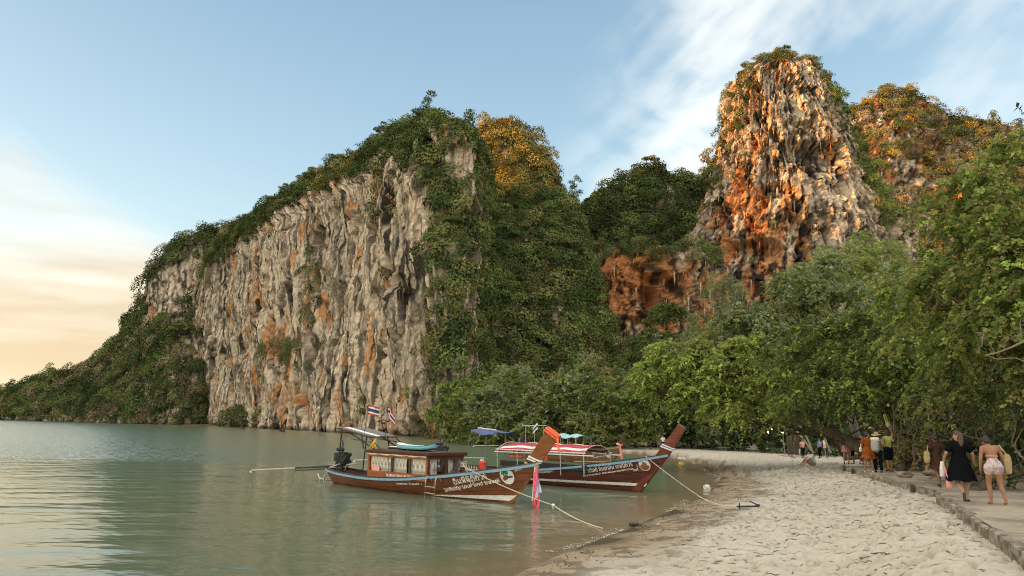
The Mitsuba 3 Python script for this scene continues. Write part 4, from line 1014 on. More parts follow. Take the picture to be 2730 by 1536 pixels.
UPV = {'ิ': [[(-.62, 1.14), (-.4, 1.36), (-.1, 1.18), (-.62, 1.12)]], 'ี': [[(-.62, 1.14), (-.4, 1.36), (-.1, 1.18), (-.62, 1.12)], [(-.1, 1.15), (-.1, 1.42)]], 'ื': [[(-.62, 1.14), (-.4, 1.36), (-.1, 1.18), (-.62, 1.12)], [(-.18, 1.2), (-.18, 1.4)], [(-.05, 1.2), (-.05, 1.4)]],
       'ั': [[(-.6, 1.3), (-.45, 1.16), (-.2, 1.2), (-.05, 1.38)]], '้': [[(-.5, 1.62), (-.4, 1.5), (-.2, 1.5), (-.05, 1.7)]], '่': [[(-.2, 1.5), (-.2, 1.72)]], '์': [[(-.45, 1.2), (-.25, 1.2), (-.25, 1.35), (-.05, 1.5)]], 'ำ': [[(-.3, 1.2), (-.15, 1.3)], [(.02, .85), (.25, .98), (.44, .85), (.44, .0)]]}


def thai_shape(text, weight=.15):
    x, out = 0.0, []
    for ch in text:
        if ch in GL:
            for ln in GL[ch]:
                out.append(LineString([(x + a, b) for a, b in ln]).buffer(weight / 2))
            x += max(a for ln in GL[ch] for a, _ in ln) + .24
        elif ch in UPV:
            for ln in UPV[ch]:
                out.append(LineString([(x - .2 + a, b) for a, b in ln]).buffer(weight / 2.2))
            if ch == 'ำ': x += .6
        else:
            x += .45
    return shapely.union_all(out), x


def flat_mesh(shape, depth=.004):
    gs = [g for g in getattr(shape, 'geoms', [shape]) if g.area > 1e-7]
    return trimesh.util.concatenate([trimesh.creation.extrude_polygon(g, depth, engine='earcut') for g in gs])


class Boat:
    def __init__(self, key, stern, bow, sheer, beam, rake=.92):
        self.key, self.rake = key, rake
        s, b = np.array(stern, float), np.array(bow, float)
        self.L = float(np.linalg.norm(b - s)); f = (b - s) / self.L
        self.M = np.array([[f[0], -f[1], 0], [f[1], f[0], 0], [0, 0, 1]]); self.o = np.array([s[0], s[1], 0])
        from scipy.interpolate import PchipInterpolator as PI
        self.s = PI([0, .1, .3, .5, .7, .85, 1], sheer)
        self.b = PI([0, .06, .18, .45, .7, .85, .95, 1], np.array([.52, .68, .86, 1, .86, .56, .24, .06]) * beam)
        self.k = PI([0, .12, .5, 1], [-.05, -.3, -.4, -.4])

    def w(self, m):
        v, f = (np.asarray(m.vertices), np.asarray(m.faces)) if hasattr(m, 'vertices') else m
        return np.asarray(v) @ self.M.T + self.o, np.asarray(f)

    def p(self, t, u, side=-1, out=0.0):
        t, u = np.asarray(t, float), np.asarray(u, float)
        z = self.k(t) + (self.s(t) - self.k(t)) * u
        e = .42 + .5 * t ** 3
        y = side * (self.b(t) * np.maximum(u, 1e-3) ** e + out)
        x = self.L * t + self.rake * z * sm(.55, 1, t) ** 1.2 - .3 * np.maximum(z, 0) * (1 - sm(0, .14, t))
        return np.stack([x, y, z], -1)

    def on_hull(self, x, z, side=-1, out=.012):
        """The hull's outer skin at side-view position (x, z)."""
        tt = np.linspace(0, 1, 200)
        t = np.empty(len(x))
        for i, (xx, zz) in enumerate(zip(x, z)):
            xs = self.L * tt + self.rake * zz * sm(.55, 1, tt) ** 1.2 - .3 * max(zz, 0) * (1 - sm(0, .14, tt))
            t[i] = np.interp(xx, xs, tt)
        u = np.clip((z - self.k(t)) / (self.s(t) - self.k(t)), 0, 1)
        return self.p(t, u, side, out)

    def find(self, px, py, y=None, z=None):
        """Local (x, z) on the near skin (or the local x at given y, z) seen at a pixel."""
        if y is None:
            t, u = np.meshgrid(np.linspace(.02, 1, 250), np.linspace(.3, 1, 60))
            P = self.p(t.ravel(), u.ravel())
        else:
            P = np.stack([np.linspace(-6, self.L + 3, 900), np.full(900, y), np.full(900, z)], 1)
        W = P @ self.M.T + self.o - CAM
        d = W @ FW
        X, Y = 1365 + FPX * (W @ RT) / d, 768 - FPX * (W @ UP) / d
        i = np.argmin((X - px) ** 2 + ((Y - py) ** 2 if y is None else 0))
        return P[i]

    def part(self, name, meshes, bsdf, parent=None, smooth=False, label=None):
        v, f = self.w(join(meshes if isinstance(meshes, list) else [meshes]))
        k = add(name, (v, f), bsdf, (parent or self.key), smooth)
        if label: labels[k] = {'label': label}
        return k

    def hull(self, M_out, M_in, strakes=6, boot=True):
        t = np.concatenate([np.linspace(0, .12, 8), np.linspace(.15, .85, 30), np.linspace(.87, 1, 12)]); u = np.linspace(0, 1, 13)
        T_, U_ = np.meshgrid(t, u, indexing='ij')
        inner = []
        for sd in (-1, 1):
            v = self.p(T_.ravel(), U_.ravel(), sd, -.035); inner.append((v, grid_faces(len(t), len(u))))
        hull = self.part('hull', inner, M_in, None, 40)
        for sd in (-1, 1):
            for q in range(strakes):
                u0, u1 = q / strakes, (q + 1) / strakes
                uu = np.array([u0, u0 + .004, u1 - .004, u1]); oo = np.array([-.02, .010, .002, -.02])
                A, B_ = np.meshgrid(t, uu, indexing='ij'); O = np.broadcast_to(oo, A.shape)
                v = self.p(A.ravel(), B_.ravel(), 1, 0); v[:, 1] = sd * (np.abs(v[:, 1]) + O.ravel())
                self.part('strake', (v, grid_faces(len(t), 4)), M_out, hull, 30)
        # transom and floor
        v = np.vstack([self.p(np.zeros(13), u, -1), self.p(np.zeros(13), u, 1)[::-1]]); c = v.mean(0)
        n = len(v); self.part('transom', (np.vstack([v, c]), np.array([[i, (i + 1) % n, n] for i in range(n)])), M_in)
        tf = np.linspace(.02, .93, 30); a, b = self.p(tf, .45 + 0 * tf, -1, -.04), self.p(tf, .45 + 0 * tf, 1, -.04)
        self.part('floor', (np.stack([a, b], 1).reshape(-1, 3), grid_faces(30, 2)), M_in)
        # gunwale board, rubbing strake
        tg = np.linspace(0, 1, 60)
        for sd in (-1, 1):
            P = self.p(tg, 1 + 0 * tg, sd)
            ring = np.array([(-.10, .02), (.05, .02), (.05, .06), (-.10, .06)])
            v = np.stack([P + np.stack([0 * tg, sd * r0 + 0 * tg, r1 + 0 * tg], 1) for r0, r1 in ring], 1).reshape(-1, 3)
            f = np.vstack([[[i * 4 + j, i * 4 + (j + 1) % 4, (i + 1) * 4 + (j + 1) % 4, (i + 1) * 4 + j] for j in range(4)] for i in range(59)])
            self.part('gunwale', (v, f), self.M_rail)
            ring = np.array([(.0, -.085), (.035, -.085), (.035, .018), (.0, .018)])
            v = np.stack([P + np.stack([0 * tg, sd * r0 + 0 * tg, r1 + 0 * tg], 1) for r0, r1 in ring], 1).reshape(-1, 3)
            self.part('rubbing_strake', (v, f), self.M_band)
        return hull

    def boot_stripe(self, t0, w0, w1, z0=.06, z1=.16):
        for sd in (-1, 1):
            tt = np.linspace(t0, .999, 50); q = (tt - t0) / (1 - t0)
            lo = z0 + (z1 - z0) * q; hi = lo + w0 + (w1 - w0) * q
            ua, ub = ((zz - self.k(tt)) / (self.s(tt) - self.k(tt)) for zz in (lo, hi))
            a, b, c, d = self.p(tt, ua, sd, .016), self.p(tt, ub, sd, .016), self.p(tt, ub, sd, .0), self.p(tt, ua, sd, .0)
            v = np.stack([a, b, c, d], 1).reshape(-1, 3)
            f = np.vstack([[[i * 4 + j, i * 4 + (j + 1) % 4, (i + 1) * 4 + (j + 1) % 4, (i + 1) * 4 + j] for j in range(4)] for i in range(49)])
            self.part('boot_stripe', (v, f), M_WHITE)

    def stem(self, M_, back, front, thick=.17):
        """The stem and tall prow board in one: matching points (x from the bow, z) of its after and fore edges."""
        from scipy.interpolate import PchipInterpolator as PI
        k = np.arange(len(back)); q = np.linspace(0, len(back) - 1, 44)
        A, B_ = PI(k, np.array(back, float))(q), PI(k, np.array(front, float))(q)
        h = thick / 2
        v = []
        for a, b in zip(A, B_):
            e = unit(b - a)
            pt = lambda p_, d_, y: (self.L + p_[0] + e[0] * d_, y, p_[1] + e[1] * d_)
            v.append([pt(a, 0, -h), pt(a, .04, -h - .012), pt(b, -.07, -h * .85), pt(b, 0, -h * .3), pt(b, 0, h * .3), pt(b, -.07, h * .85), pt(a, .04, h + .012), pt(a, 0, h)])
        n, m = 8, 44; V = np.array(v).reshape(-1, 3)
        f = np.array([[i * n + j, i * n + (j + 1) % n, (i + 1) * n + (j + 1) % n, (i + 1) * n + j] for i in range(m - 1) for j in range(n)])
        f = np.vstack([f[:, [0, 1, 2]], f[:, [0, 2, 3]], [[(m - 1) * n, (m - 1) * n + j, (m - 1) * n + j + 1] for j in range(1, n - 1)]])
        self.part('prow', (V, f), M_, None, 35)
        self.A, self.B = A, B_
        self.tip = np.array([self.L + (A[-1, 0] + B_[-1, 0]) / 2, 0, (A[-1, 1] + B_[-1, 1]) / 2])

    def ring_at(self, z, out=.03, dz=0.0, tilt=0.0):
        """A closed loop round the prow board at height z, in local coordinates."""
        i = int(np.argmin(np.abs((self.A[:, 1] + self.B[:, 1]) / 2 - z))); a, b = self.A[i], self.B[i]; e = unit(b - a)
        a, b = a - e * out, b + e * out; h = .085 + out
        L = self.L
        return np.array([(L + a[0], -h, a[1] + dz), (L + (a[0] + b[0]) / 2, -h - .01, (a[1] + b[1]) / 2 + dz), (L + b[0] - .05, -h * .9, b[1] + dz), (L + b[0], 0, b[1] + dz), (L + b[0] - .05, h * .9, b[1] + dz), (L + (a[0] + b[0]) / 2, h + .01, (a[1] + b[1]) / 2 + dz), (L + a[0], h, a[1] + dz), (L + a[0], 0, a[1] + dz), (L + a[0], -h, a[1] + dz)])

    def letters(self, name, mesh, a, b, bsdf, side=-1, out=.014, label=None):
        """Text mesh (x along, y up, unit-free) laid on the skin from local (x, z) a to b along its baseline."""
        v = np.array(mesh.vertices); w = v[:, 0].max()
        a, b = np.array(a, float), np.array(b, float); e = (b - a) / w; s = np.linalg.norm(e); nrm = np.array([-e[1], e[0]]) / s
        q = a + v[:, :1] * e + v[:, 1:2] * s * nrm * self.hs
        P = self.on_hull(q[:, 0], q[:, 1], side, out)
        P[:, 1] += side * (v[:, 2] > 1e-5) * .004
        return self.part(name, (P, mesh.faces), bsdf, None, False, label)

    def text(self, name, text, a, b, bsdf, bold=True, hs=1.0, **kw):
        self.hs = hs
        return self.letters(name, meshkit.text_mesh(text, 1.0, .02, bold), a, b, bsdf, **kw)

    def thai(self, name, text, a, b, bsdf, weight=.15, hs=1.0, **kw):
        self.hs = hs
        sh, _ = thai_shape(text, weight)
        return self.letters(name, flat_mesh(sh, .02), a, b, bsdf, **kw)

    def engine(self, prop, tiller, piv, M_pole):
        """Long tail engine: block on a swivel, tail shaft to the propeller, tiller bar; prop and tiller in world coordinates."""
        e = newkey('engine', self.key)
        loc = lambda q: (np.asarray(q, float) - self.o) @ self.M
        c = np.array(piv, float)
        B = lambda q, s, bev=.02: box(c + q, s, None, bev)
        cyl = lambda q, r, h, ax: (lambda m: (m.apply_transform(trimesh.geometry.align_vectors([0, 0, 1], ax)), m.apply_translation(c + q), m)[2])(trimesh.creation.cylinder(r, h, sections=14))
        self.part('block', [B((.05, 0, .30), (.62, .42, .40)), B((.1, 0, .56), (.46, .30, .16)), B((-.22, .05, .46), (.2, .36, .24)), B((.3, .02, .18), (.22, .5, .2))], M_IRON, e)
        self.part('flywheel', [cyl((.44, -.05, .30), .19, .08, [1, .3, 0]), cyl((.47, -.05, .30), .10, .12, [1, .3, 0]), cyl((.40, .16, .52), .09, .06, [1, .3, 0])], M_IRON, e, 40)
        self.part('fuel_tank', [B((-.02, -.12, .76), (.44, .24, .17), .05), cyl((-.02, -.12, .87), .04, .05, [0, 0, 1])], M_INK, e)
        self.part('exhaust', [tube([c + q for q in [(-.2, .15, .5), (-.3, .18, .75), (-.3, .18, 1.12), (-.36, .18, 1.16)]], .035, 8)], M_IRON, e, 40)
        self.part('radiator', [B((-.33, -.1, .42), (.10, .46, .42), .01), cyl((-.38, -.1, .42), .17, .05, [1, 0, 0])], M_STEEL, e)
        self.part('swivel', [cyl((0, 0, -.12), .07, .5, [0, 0, 1]), B((0, 0, .06), (.8, .3, .08), .01)], M_IRON, e)
        P_, Q_ = loc(prop), loc(tiller); a = c + np.array([-.05, 0, .0])
        mid = a + (P_ - a) * .5
        self.part('shaft_housing', [tube([a + (Q_ - a) * .25, a, mid], [.045, .05, .04], 8), tube([a + [0, 0, -.1], mid + [0, 0, -.12], mid + [0, 0, -.03]], .03, 6)] + [tube([a + (mid - a) * k, a + (mid - a) * k + [.02, 0, .04]], .058, 6) for k in (.3, .6, .9)], M_IRON, e)
        self.part('tail_shaft', [tube([mid, P_], .032, 8)], M_pole, e)
        self.part('tiller', [tube([a + (Q_ - a) * .2, Q_], [.035, .028], 8)], M_pole, e)
        d = unit(P_ - mid); s1 = unit(np.cross(d, [0, 0, 1])); s2 = np.cross(d, s1)
        bl = []
        for k in range(3):
            g = k * 2.094 + .4; rr = np.cos(g) * s1 + np.sin(g) * s2; tt = np.cross(d, rr)
            bl.append(trimesh.convex.convex_hull(np.array([P_ + rr * q0 + tt * q1 + d * (q1 * .6 + q2) for q0, q1 in ((.02, -.03), (.02, .03), (.13, -.06), (.15, .05), (.19, .0)) for q2 in (-.006, .006)])))
        hub = trimesh.creation.icosphere(1, .05); hub.apply_translation(P_)
        self.part('propeller', bl + [hub], M_STEEL, e)


def cloth_strip(p0, p1, w0, w1, r, n=14, m=6, wav=.05, dirn=None):
    """A hanging strip of cloth with folds and thickness."""
    p0, p1 = np.asarray(p0, float), np.asarray(p1, float)
    t = np.linspace(0, 1, n); s = np.linspace(-1, 1, m)
    side = np.array(dirn if dirn is not None else [.7, -.7, 0], float); side = unit(side); nr = unit(np.cross(side, p1 - p0))
    ph = r.uniform(0, 6)
    c = p0 + (p1 - p0) * t[:, None] + nr * (wav * np.sin(t * 5 + ph) * t)[:, None]
    v = c[:, None] + side * (s[None] * (w0 + (w1 - w0) * t)[:, None] * .5)[..., None] + nr * (wav * .8 * np.sin(s[None] * 4 + t[:, None] * 6 + ph) * (.3 + t[:, None]))[..., None]
    v = v.reshape(-1, 3); f = grid_faces(n, m); k = len(v)
    return np.vstack([v, v + nr * .006]), np.vstack([f, f[:, ::-1] + k])


def flag(name, label, pole_a, pole_b, bands, w, h, droop, r, dirn):
    """A pole with a flag of horizontal bands, each band a part."""
    key = thing(name, label, 'flag')
    a, b = np.asarray(pole_a, float), np.asarray(pole_b, float)
    scene[key + '__pole'] = mikit.ply(tube([a, b], .014, 6), M_DARKWOOD, True)
    y = 0.0; tot = sum(q for q, _ in bands); d = unit(np.asarray(dirn, float))
    n = 12; s = np.linspace(0, 1, n)
    wv = np.stack([-d[1], d[0], 0]) if False else np.array([-d[1], d[0], 0])
    for q, mm in bands:
        y0, y1 = y / tot * h, (y + q) / tot * h; y += q
        rows = []
        for yy in (y0, (y0 + y1) / 2, y1):
            top = b - unit(b - a) * yy
            rows.append(top + d * (s * w)[:, None] - np.array([0, 0, 1]) * (droop * s ** 1.5 * w)[:, None] + wv * (.06 * np.sin(s * 7 + yy * 3))[:, None])
        v = np.stack(rows, 1).reshape(-1, 3); f = grid_faces(n, 3); k = len(v)
        scene[newkey('band', key)] = mikit.ply((np.vstack([v, v + wv * .004]), np.vstack([f, f[:, ::-1] + k])), mm, True)
    return key


rb = np.random.default_rng(19)
# ---------------- the front boat
b1 = Boat(tag('longtail_boat', 'brown wooden long tail boat in front, with a windowed cabin and white lettering', 'boat'), (-8.2, 36.6), (0.12, 28.3), [.66, .55, .50, .58, .82, 1.12, 1.52], 1.02)
COUNT['longtail_boat'] = 1
b1.M_rail, b1.M_band = M_DARKWOOD, M_BLUE
b1.hull(M_HULL1, M_DARKWOOD)
b1.boot_stripe(.66, .02, .22, .03, .10)
b1.stem(M_PROW1, [(-.75, -.45), (-.38, 0), (.02, .55), (.42, 1.12), (.84, 1.62), (1.30, 2.20), (1.76, 2.74)], [(-.40, -.45), (.05, 0), (.52, .50), (1.02, 1.06), (1.38, 1.50), (1.86, 1.98), (2.28, 2.48)], .10)
X1 = lambda px, y=-.92, z=.8: b1.find(px, 0, y, z)[0]
ys = .92
xa, xb = X1(980, -ys, 1.0), X1(1139, -ys, 1.0)
cab = newkey('cabin', b1.key)
zr = 1.64
for sd in (-1, 1):
    yy = sd * ys
    b1.part('side_panel', [box(((xa + xb) / 2, yy, .70), (xb - xa, .05, .26), None, .01)], M_CABIN, cab)
    b1.part('head_beam', [box(((xa + xb) / 2, yy, 1.46), (xb - xa, .07, .08), None, .01)], M_CABIN, cab)
    for px in (981, 1045, 1092, 1134):
        xx = X1(px, -ys, 1.1) if px not in (981, 1134) else (xa + .05 if px == 981 else xb - .05)
        b1.part('post', [box((xx, yy - sd * .004, 1.12), (.10 if px in (981, 1134) else .12, .06, .62), None, .01)], M_CABIN if px in (981, 1134) else M_DARKWOOD, cab)
    xs = np.linspace(xa + .1, xb - .1, 140)
    zc = np.linspace(.83, 1.42, 5)
    A, Bz = np.meshgrid(xs, zc, indexing='ij')
    v = np.stack([A, sd * (ys - .10) + .028 * np.sin(A * 26 + 1.5 * np.sin(A * 3)) * (.6 + .4 * (Bz < 1.3)), Bz], -1).reshape(-1, 3)
    for i0, i1 in ((0, 44), (46, 92), (94, 140)):
        vv = v.reshape(140, 5, 3)[i0:i1].reshape(-1, 3)
        b1.part('curtain', [(vv, grid_faces(i1 - i0, 5))], M_CURTAIN, cab, True)
    # rolled up blind under the eaves
    xr = np.linspace(xa + .02, xb - .02, 36)
    b1.part('rolled_blind', [tube(np.stack([xr, xr * 0 + sd * (ys + .06), 1.555 - .02 * np.abs(np.sin((xr - xa) * 3.4))], 1), .045 + .012 * np.abs(np.sin((xr - xa) * 3.4)), 8)], M_CREAM, cab, True)
# the open front of the cabin, facing the bow, with clear sheets
b1.part('front_panel', [box((xb, 0, .68), (.05, 2 * ys - .1, .30), None, .01)], M_DARKWOOD, cab)
b1.part('front_beam', [box((xb + .01, 0, 1.53), (.09, 2 * ys + .1, .18), None, .01)], M_HULL2, cab)
for yv in (-ys + .05, .08, ys - .05):
    b1.part('post', [box((xb + .006, yv, 1.13), (.07, .10, .64), None, .01)], M_HULL2, cab)
for y0, y1 in ((-ys + .1, .03), (.13, ys - .1)):
    yq = np.linspace(y0, y1, 20); A, Bz = np.meshgrid(yq, np.array([.83, 1.1, 1.44]), indexing='ij')
    b1.part('clear_sheet', [(np.stack([xb - .02 + .015 * np.sin(A * 14), A, Bz], -1).reshape(-1, 3), grid_faces(20, 3))], M_GLASS, cab, True)
    A, Bz = np.meshgrid(np.linspace(y0, y0 + (y1 - y0) * .55, 24), np.array([.83, 1.1, 1.44]), indexing='ij')
    b1.part('curtain', [(np.stack([xb - .12 + .025 * np.sin(A * 34), A, Bz], -1).reshape(-1, 3), grid_faces(24, 3))], M_CURTAIN, cab, True)
b1.part('bulkhead', [box((xa + .03, 0, 1.0), (.05, 2 * ys - .1, .86))], M_CABIN, cab)
xr0, xr1 = xa - .12, xb + .16
for j in range(8):
    yc = -.875 + j * .25
    b1.part('roof_plank', [box(((xr0 + xr1) / 2, yc, zr + .05 - .05 * yc ** 2), (xr1 - xr0 - .02 * (j % 2), .235, .04), None, .006)], M_DARKWOOD, cab)
b1.part('roof_edge', [box(((xr0 + xr1) / 2, -1.03, zr - .02), (xr1 - xr0, .05, .13), None, .01), box(((xr0 + xr1) / 2, 1.03, zr - .02), (xr1 - xr0, .05, .13), None, .01), box((xr1, 0, zr), (.06, 2.05, .13), None, .01)], M_HULL2, cab)
xd0, xd1 = b1.L * .80, b1.L * .965
td = np.linspace(.79, .985, 24); a_, b_ = b1.p(td, .9 + 0 * td, -1, -.05), b1.p(td, .9 + 0 * td, 1, -.05)
b1.part('foredeck', (np.stack([a_, (a_ + b_) / 2 + [0, 0, .05], b_], 1).reshape(-1, 3), grid_faces(24, 3)), M_GREYWOOD)
# phone number on the cabin panel
tm = meshkit.text_mesh('Tel. 081 691 0184, 083 505 4745', 1.0, .02, True); v = np.array(tm.vertices)
xt0, xt1 = X1(1028, -.95, .7), X1(1108, -.95, .7)
k_ = (xt1 - xt0) / v[:, 0].max()
b1.part('phone_number', [(np.stack([xt0 + v[:, 0] * k_, -ys - .028 - .004 * (v[:, 2] > .001), .64 + v[:, 1] * .105], -1), tm.faces)], M_LETTER)
b1.part('pink_notice', [box((X1(1002, -.9, .9), -ys + .02, .93), (.52, .012, .24))], M_SIGNPINK, None, False, 'pink notice standing behind the cabin window')
# names on the bow
hp = lambda px, py: b1.find(px, py)[[0, 2]]
b1.thai('thai_name', 'อินฟินิตี้ทัวร์', hp(1211, 1292), hp(1300, 1276), M_LETTER, .17, .70)
b1.text('latin_name', 'Infinity tour and travel', hp(1187, 1312), hp(1334, 1285), M_LETTER, True, .68)
b1.thai('capacity_line', 'จำนวนคนโดยสาร', hp(1059, 1292), hp(1088, 1292.5), M_LETTER, .2)
b1.text('capacity_number', '12', hp(1092, 1292.5), hp(1097, 1292.5), M_LETTER)
b1.thai('capacity_line', 'คน คนเรือ', hp(1101, 1292.5), hp(1120, 1292.5), M_LETTER, .2)
b1.text('capacity_number', '2', hp(1123, 1292.5), hp(1126, 1292.5), M_LETTER)
b1.thai('registration', 'กระบี่', hp(1374, 1252), hp(1391, 1247), M_LETTER, .2, .75)
b1.text('registration_number', '00320', hp(1373, 1258), hp(1392, 1253), M_LETTER, True, .75)


def disc(b, px, py, rad, items, border=M_LETTER):
    """A round emblem on the near bow: white disc and flat coloured shapes a few millimetres above it."""
    c = b.find(px, py)[[0, 2]]
    from shapely.geometry import Point
    from shapely import affinity
    k = newkey('emblem', b.key)
    lay = .014
    for nm, sh, mm in [('disc', Point(0, 0).buffer(1), border)] + items:
        m = flat_mesh(affinity.scale(sh, rad, rad, origin=(0, 0)), .004).subdivide_to_size(.08)
        v = np.array(m.vertices)
        P = b.on_hull(c[0] + v[:, 0], c[1] + v[:, 1], -1, lay); P[:, 1] -= .004 * (v[:, 2] > .002)
        b.part(nm, (P, m.faces), mm, k)
        lay += .006


from shapely.geometry import Point
disc(b1, 1353, 1270, .29, [('sky', Point(0, 0).buffer(.92).intersection(shapely.box(-1, -.05, 1, 1)), M_LOGOSKY), ('palms', shapely.union_all([Point(x, y).buffer(r) for x, y, r in [(-.45, .42, .2), (-.2, .52, .22), (.08, .48, .2), (-.62, .3, .14), (-.05, .33, .12)]] + [LineString([(x, -.1), (x + .08, .45)]).buffer(.05) for x in (-.45, -.2, .05)]), M_GREEN),
                           ('hull_shape', Polygon([(-.7, -.32), (-.3, .12), (.1, .12), (.35, -.02), (.1, -.3), (-.45, -.62)]), M_PROW1), ('sea_shape', Polygon([(.1, .0), (.85, .1), (.8, -.12), (.3, -.2), (.0, -.28)]), M_FLAGBLUE)])
b1.engine((-12.95, 38.6, .38), (-7.05, 35.35, .98), (.35, 0, .80), M_PIPE)
# stern frame of pale poles, with the tiller guard hanging behind
sf = [tube([(.7, -.35, .9), (.2, -.5, .75), (-.25, -.55, .3), (-.35, -.5, -.2)], .04, 7), tube([(.6, .35, .9), (.1, .45, .75), (-.35, .5, .3), (-.45, .45, -.2)], .04, 7), tube([(-.28, -.5, .15), (-.75, -.5, .18), (-1.0, -.45, .38)], .035, 7), tube([(-.35, .4, .15), (-.8, .4, .2), (-1.05, .4, .42)], .035, 7), tube([(-.7, -.5, .16), (-.72, -.5, -.2)], .02, 6), tube([(-.3, -.5, .1), (-.4, .45, .1)], .03, 6), tube([(.25, -.72, .25), (.05, -.75, -.1)], .025, 6)]
b1.part('stern_frame', sf, M_PIPE, None, True)
# canopy over the stern
can = newkey('stern_canopy', b1.key)
zc0, zc1 = 2.58, 2.24
xq0, xq1 = .95, 3.55
for j in range(5):
    y0 = -.72 + j * .29
    m = [np.array([[xq0 + .1, y0, zc0], [xq1, y0, zc1], [xq1, y0 + .275, zc1], [xq0 + .1, y0 + .275, zc0]])]
    v = np.vstack([m[0], m[0] + [0, 0, .03]]); b1.part('roof_slat', [trimesh.convex.convex_hull(v)], M_GREYPANEL if j != 1 else M_CREAM, can)
b1.part('roof_frame', [tube([(xq0, s_ * .74, zc0 - .03), (xq1 + .05, s_ * .74, zc1 - .03)], .03, 6) for s_ in (-1, 1)] + [tube([(q, -.74, zc0 + (zc1 - zc0) * (q - xq0) / (xq1 - xq0) - .03), (q, .74, zc0 + (zc1 - zc0) * (q - xq0) / (xq1 - xq0) - .03)], .025, 6) for q in (xq0 + .05, 1.8, 2.7, xq1)], M_IRON, can)
for a, b in [((1.05, -.7, .5), (1.3, -.7, 2.5)), ((1.05, .7, .5), (1.3, .7, 2.5)), ((xa + .1, -.7, 1.7), (1.7, -.7, 2.46)), ((xa + .1, .7, 1.7), (1.7, .7, 2.46)), ((3.1, -.7, 1.7), (2.9, -.7, 2.32)), ((4.4, -.7, 1.7), (3.5, -.7, 2.24)), ((4.4, .7, 1.7), (3.5, .7, 2.24)), ((3.1, .7, 1.7), (2.9, .7, 2.32))]:
    b1.part('canopy_post', [tube([a, b], .03, 7)], M_IRON, can, True)
b1.part('brace', [tube([(2.1, -.72, 2.1), (3.9, -.72, 1.98)], .018, 6), tube([(2.1, .72, 2.1), (3.9, .72, 1.98)], .018, 6)], M_IRON, can)
# boarding ladder on the near side
lx0, lx1 = X1(1137, -1.05, .5), X1(1163, -1.05, .5)
lad = newkey('ladder', b1.key)
for xx in (lx0, lx1):
    b1.part('rail', [tube([(xx + .02, -.80, .62), (xx + .01, -.90, .76), (xx, -1.02, .80), (xx, -1.10, .70), (xx, -1.12, .2), (xx, -1.10, -.5)], .028, 8)], M_STEEL, lad, True)
for zz in (.42, .18, -.06):
    b1.part('rung', [tube([(lx0, -1.12, zz), (lx1, -1.12, zz)], .022, 8)], M_STEEL, lad, True)
b1.part('mooring_bitt', [box((b1.L * .815, -.42, 1.22), (.12, .12, .42), None, .02)], M_DARKWOOD)
# things carried by the front boat
W1 = lambda q: np.asarray(q, float) @ b1.M.T + b1.o


def wmesh(b, ms):
    return b.w(join(ms))


k = thing('jerry_can', 'red plastic jerry can standing on the foredeck of the front boat', 'jerry can')
cx = X1(1284, -.3, 1.3)
scene[k + '__body'] = mikit.ply(wmesh(b1, [box((cx, -.25, 1.30), (.26, .20, .34), None, .04)]), M_REDCAN, 30)
scene[k + '__cap'] = mikit.ply(wmesh(b1, [box((cx - .06, -.25, 1.50), (.07, .07, .07), None, .015), tube([(cx + .08, -.25, 1.46), (cx + .02, -.25, 1.53), (cx - .03, -.25, 1.47)], .015, 6)]), M_WHITE)
k = thing('paddle_board', 'white and teal paddle board lying on the cabin roof of the front boat', 'board')
tt = np.linspace(0, 1, 40); hw = .36 * np.sqrt(np.maximum(0, 1 - np.abs(2 * tt - 1) ** 3.2)) + .01
bx0, bx1 = X1(1060, -.1, 1.8), X1(1172, .2, 1.8)
ring = [(-1, .0), (-.96, .07), (-.7, .10), (.7, .10), (.96, .07), (1, 0), (.9, -.05), (-.9, -.05)]
v = np.array([[(bx0 + (bx1 - bx0) * t_, -.05 + a * h_, zr + .17 + b + .10 * (2 * t_ - 1) ** 4) for a, b in ring] for t_, h_ in zip(tt, hw)])
f = np.array([[i * 8 + j, i * 8 + (j + 1) % 8, (i + 1) * 8 + (j + 1) % 8, (i + 1) * 8 + j] for i in range(39) for j in range(8)])
scene[k + '__deck'] = mikit.ply(b1.w((v[:, :].reshape(-1, 3), np.vstack([f[:, [0, 1, 2]], f[:, [0, 2, 3]]]))), M_TEAL, 40)
v2 = np.array([[(bx0 + (bx1 - bx0) * t_, -.05 + a * h_, zr + .174 + b + .10 * (2 * t_ - 1) ** 4) for a, b in [(-.9, .10), (.9, .10)]] for t_, h_ in zip(tt, hw)]).reshape(-1, 3)
scene[k + '__pad'] = mikit.ply(b1.w((v2, grid_faces(40, 2))), M_WHITE, True)
k = thing('roof_mat', 'dark and white mats stacked at the back of the cabin roof', 'mat')
mx0, mx1 = X1(1012, -.5, 1.8), X1(1150, .6, 1.8)
scene[k + '__mat'] = mikit.ply(wmesh(b1, [box(((mx0 + mx1) / 2, .35, zr + .11), (mx1 - mx0, .8, .07), None, .02)]), M_INK)
scene[k + '__cover'] = mikit.ply(wmesh(b1, [box(((mx0 + mx1) / 2 - .5, .35, zr + .165), ((mx1 - mx0) * .6, .7, .04), None, .015)]), M_CREAM)
k = thing('yellow_cloth', 'yellow cloth knotted to the canopy post above the cabin roof', 'cloth')
p0 = W1((X1(1003, -.7, 2.1), -.74, 2.12)); p1 = W1((X1(992, -.7, 1.75), -.78, 1.74))
scene[k + '__strip'] = mikit.ply(join([cloth_strip(p0, p1, .10, .30, rb, wav=.05), cloth_strip(p0, p1 + [.2, -.1, .08], .08, .2, rb, wav=.05)]), M_YELLOW, True)
k = thing('blue_crate', 'small blue crate behind the cabin of the front boat', 'crate')
scene[k + '__box'] = mikit.ply(wmesh(b1, [box((xa - .25, -.55, .62), (.22, .25, .34), None, .02)]), M_TARP)
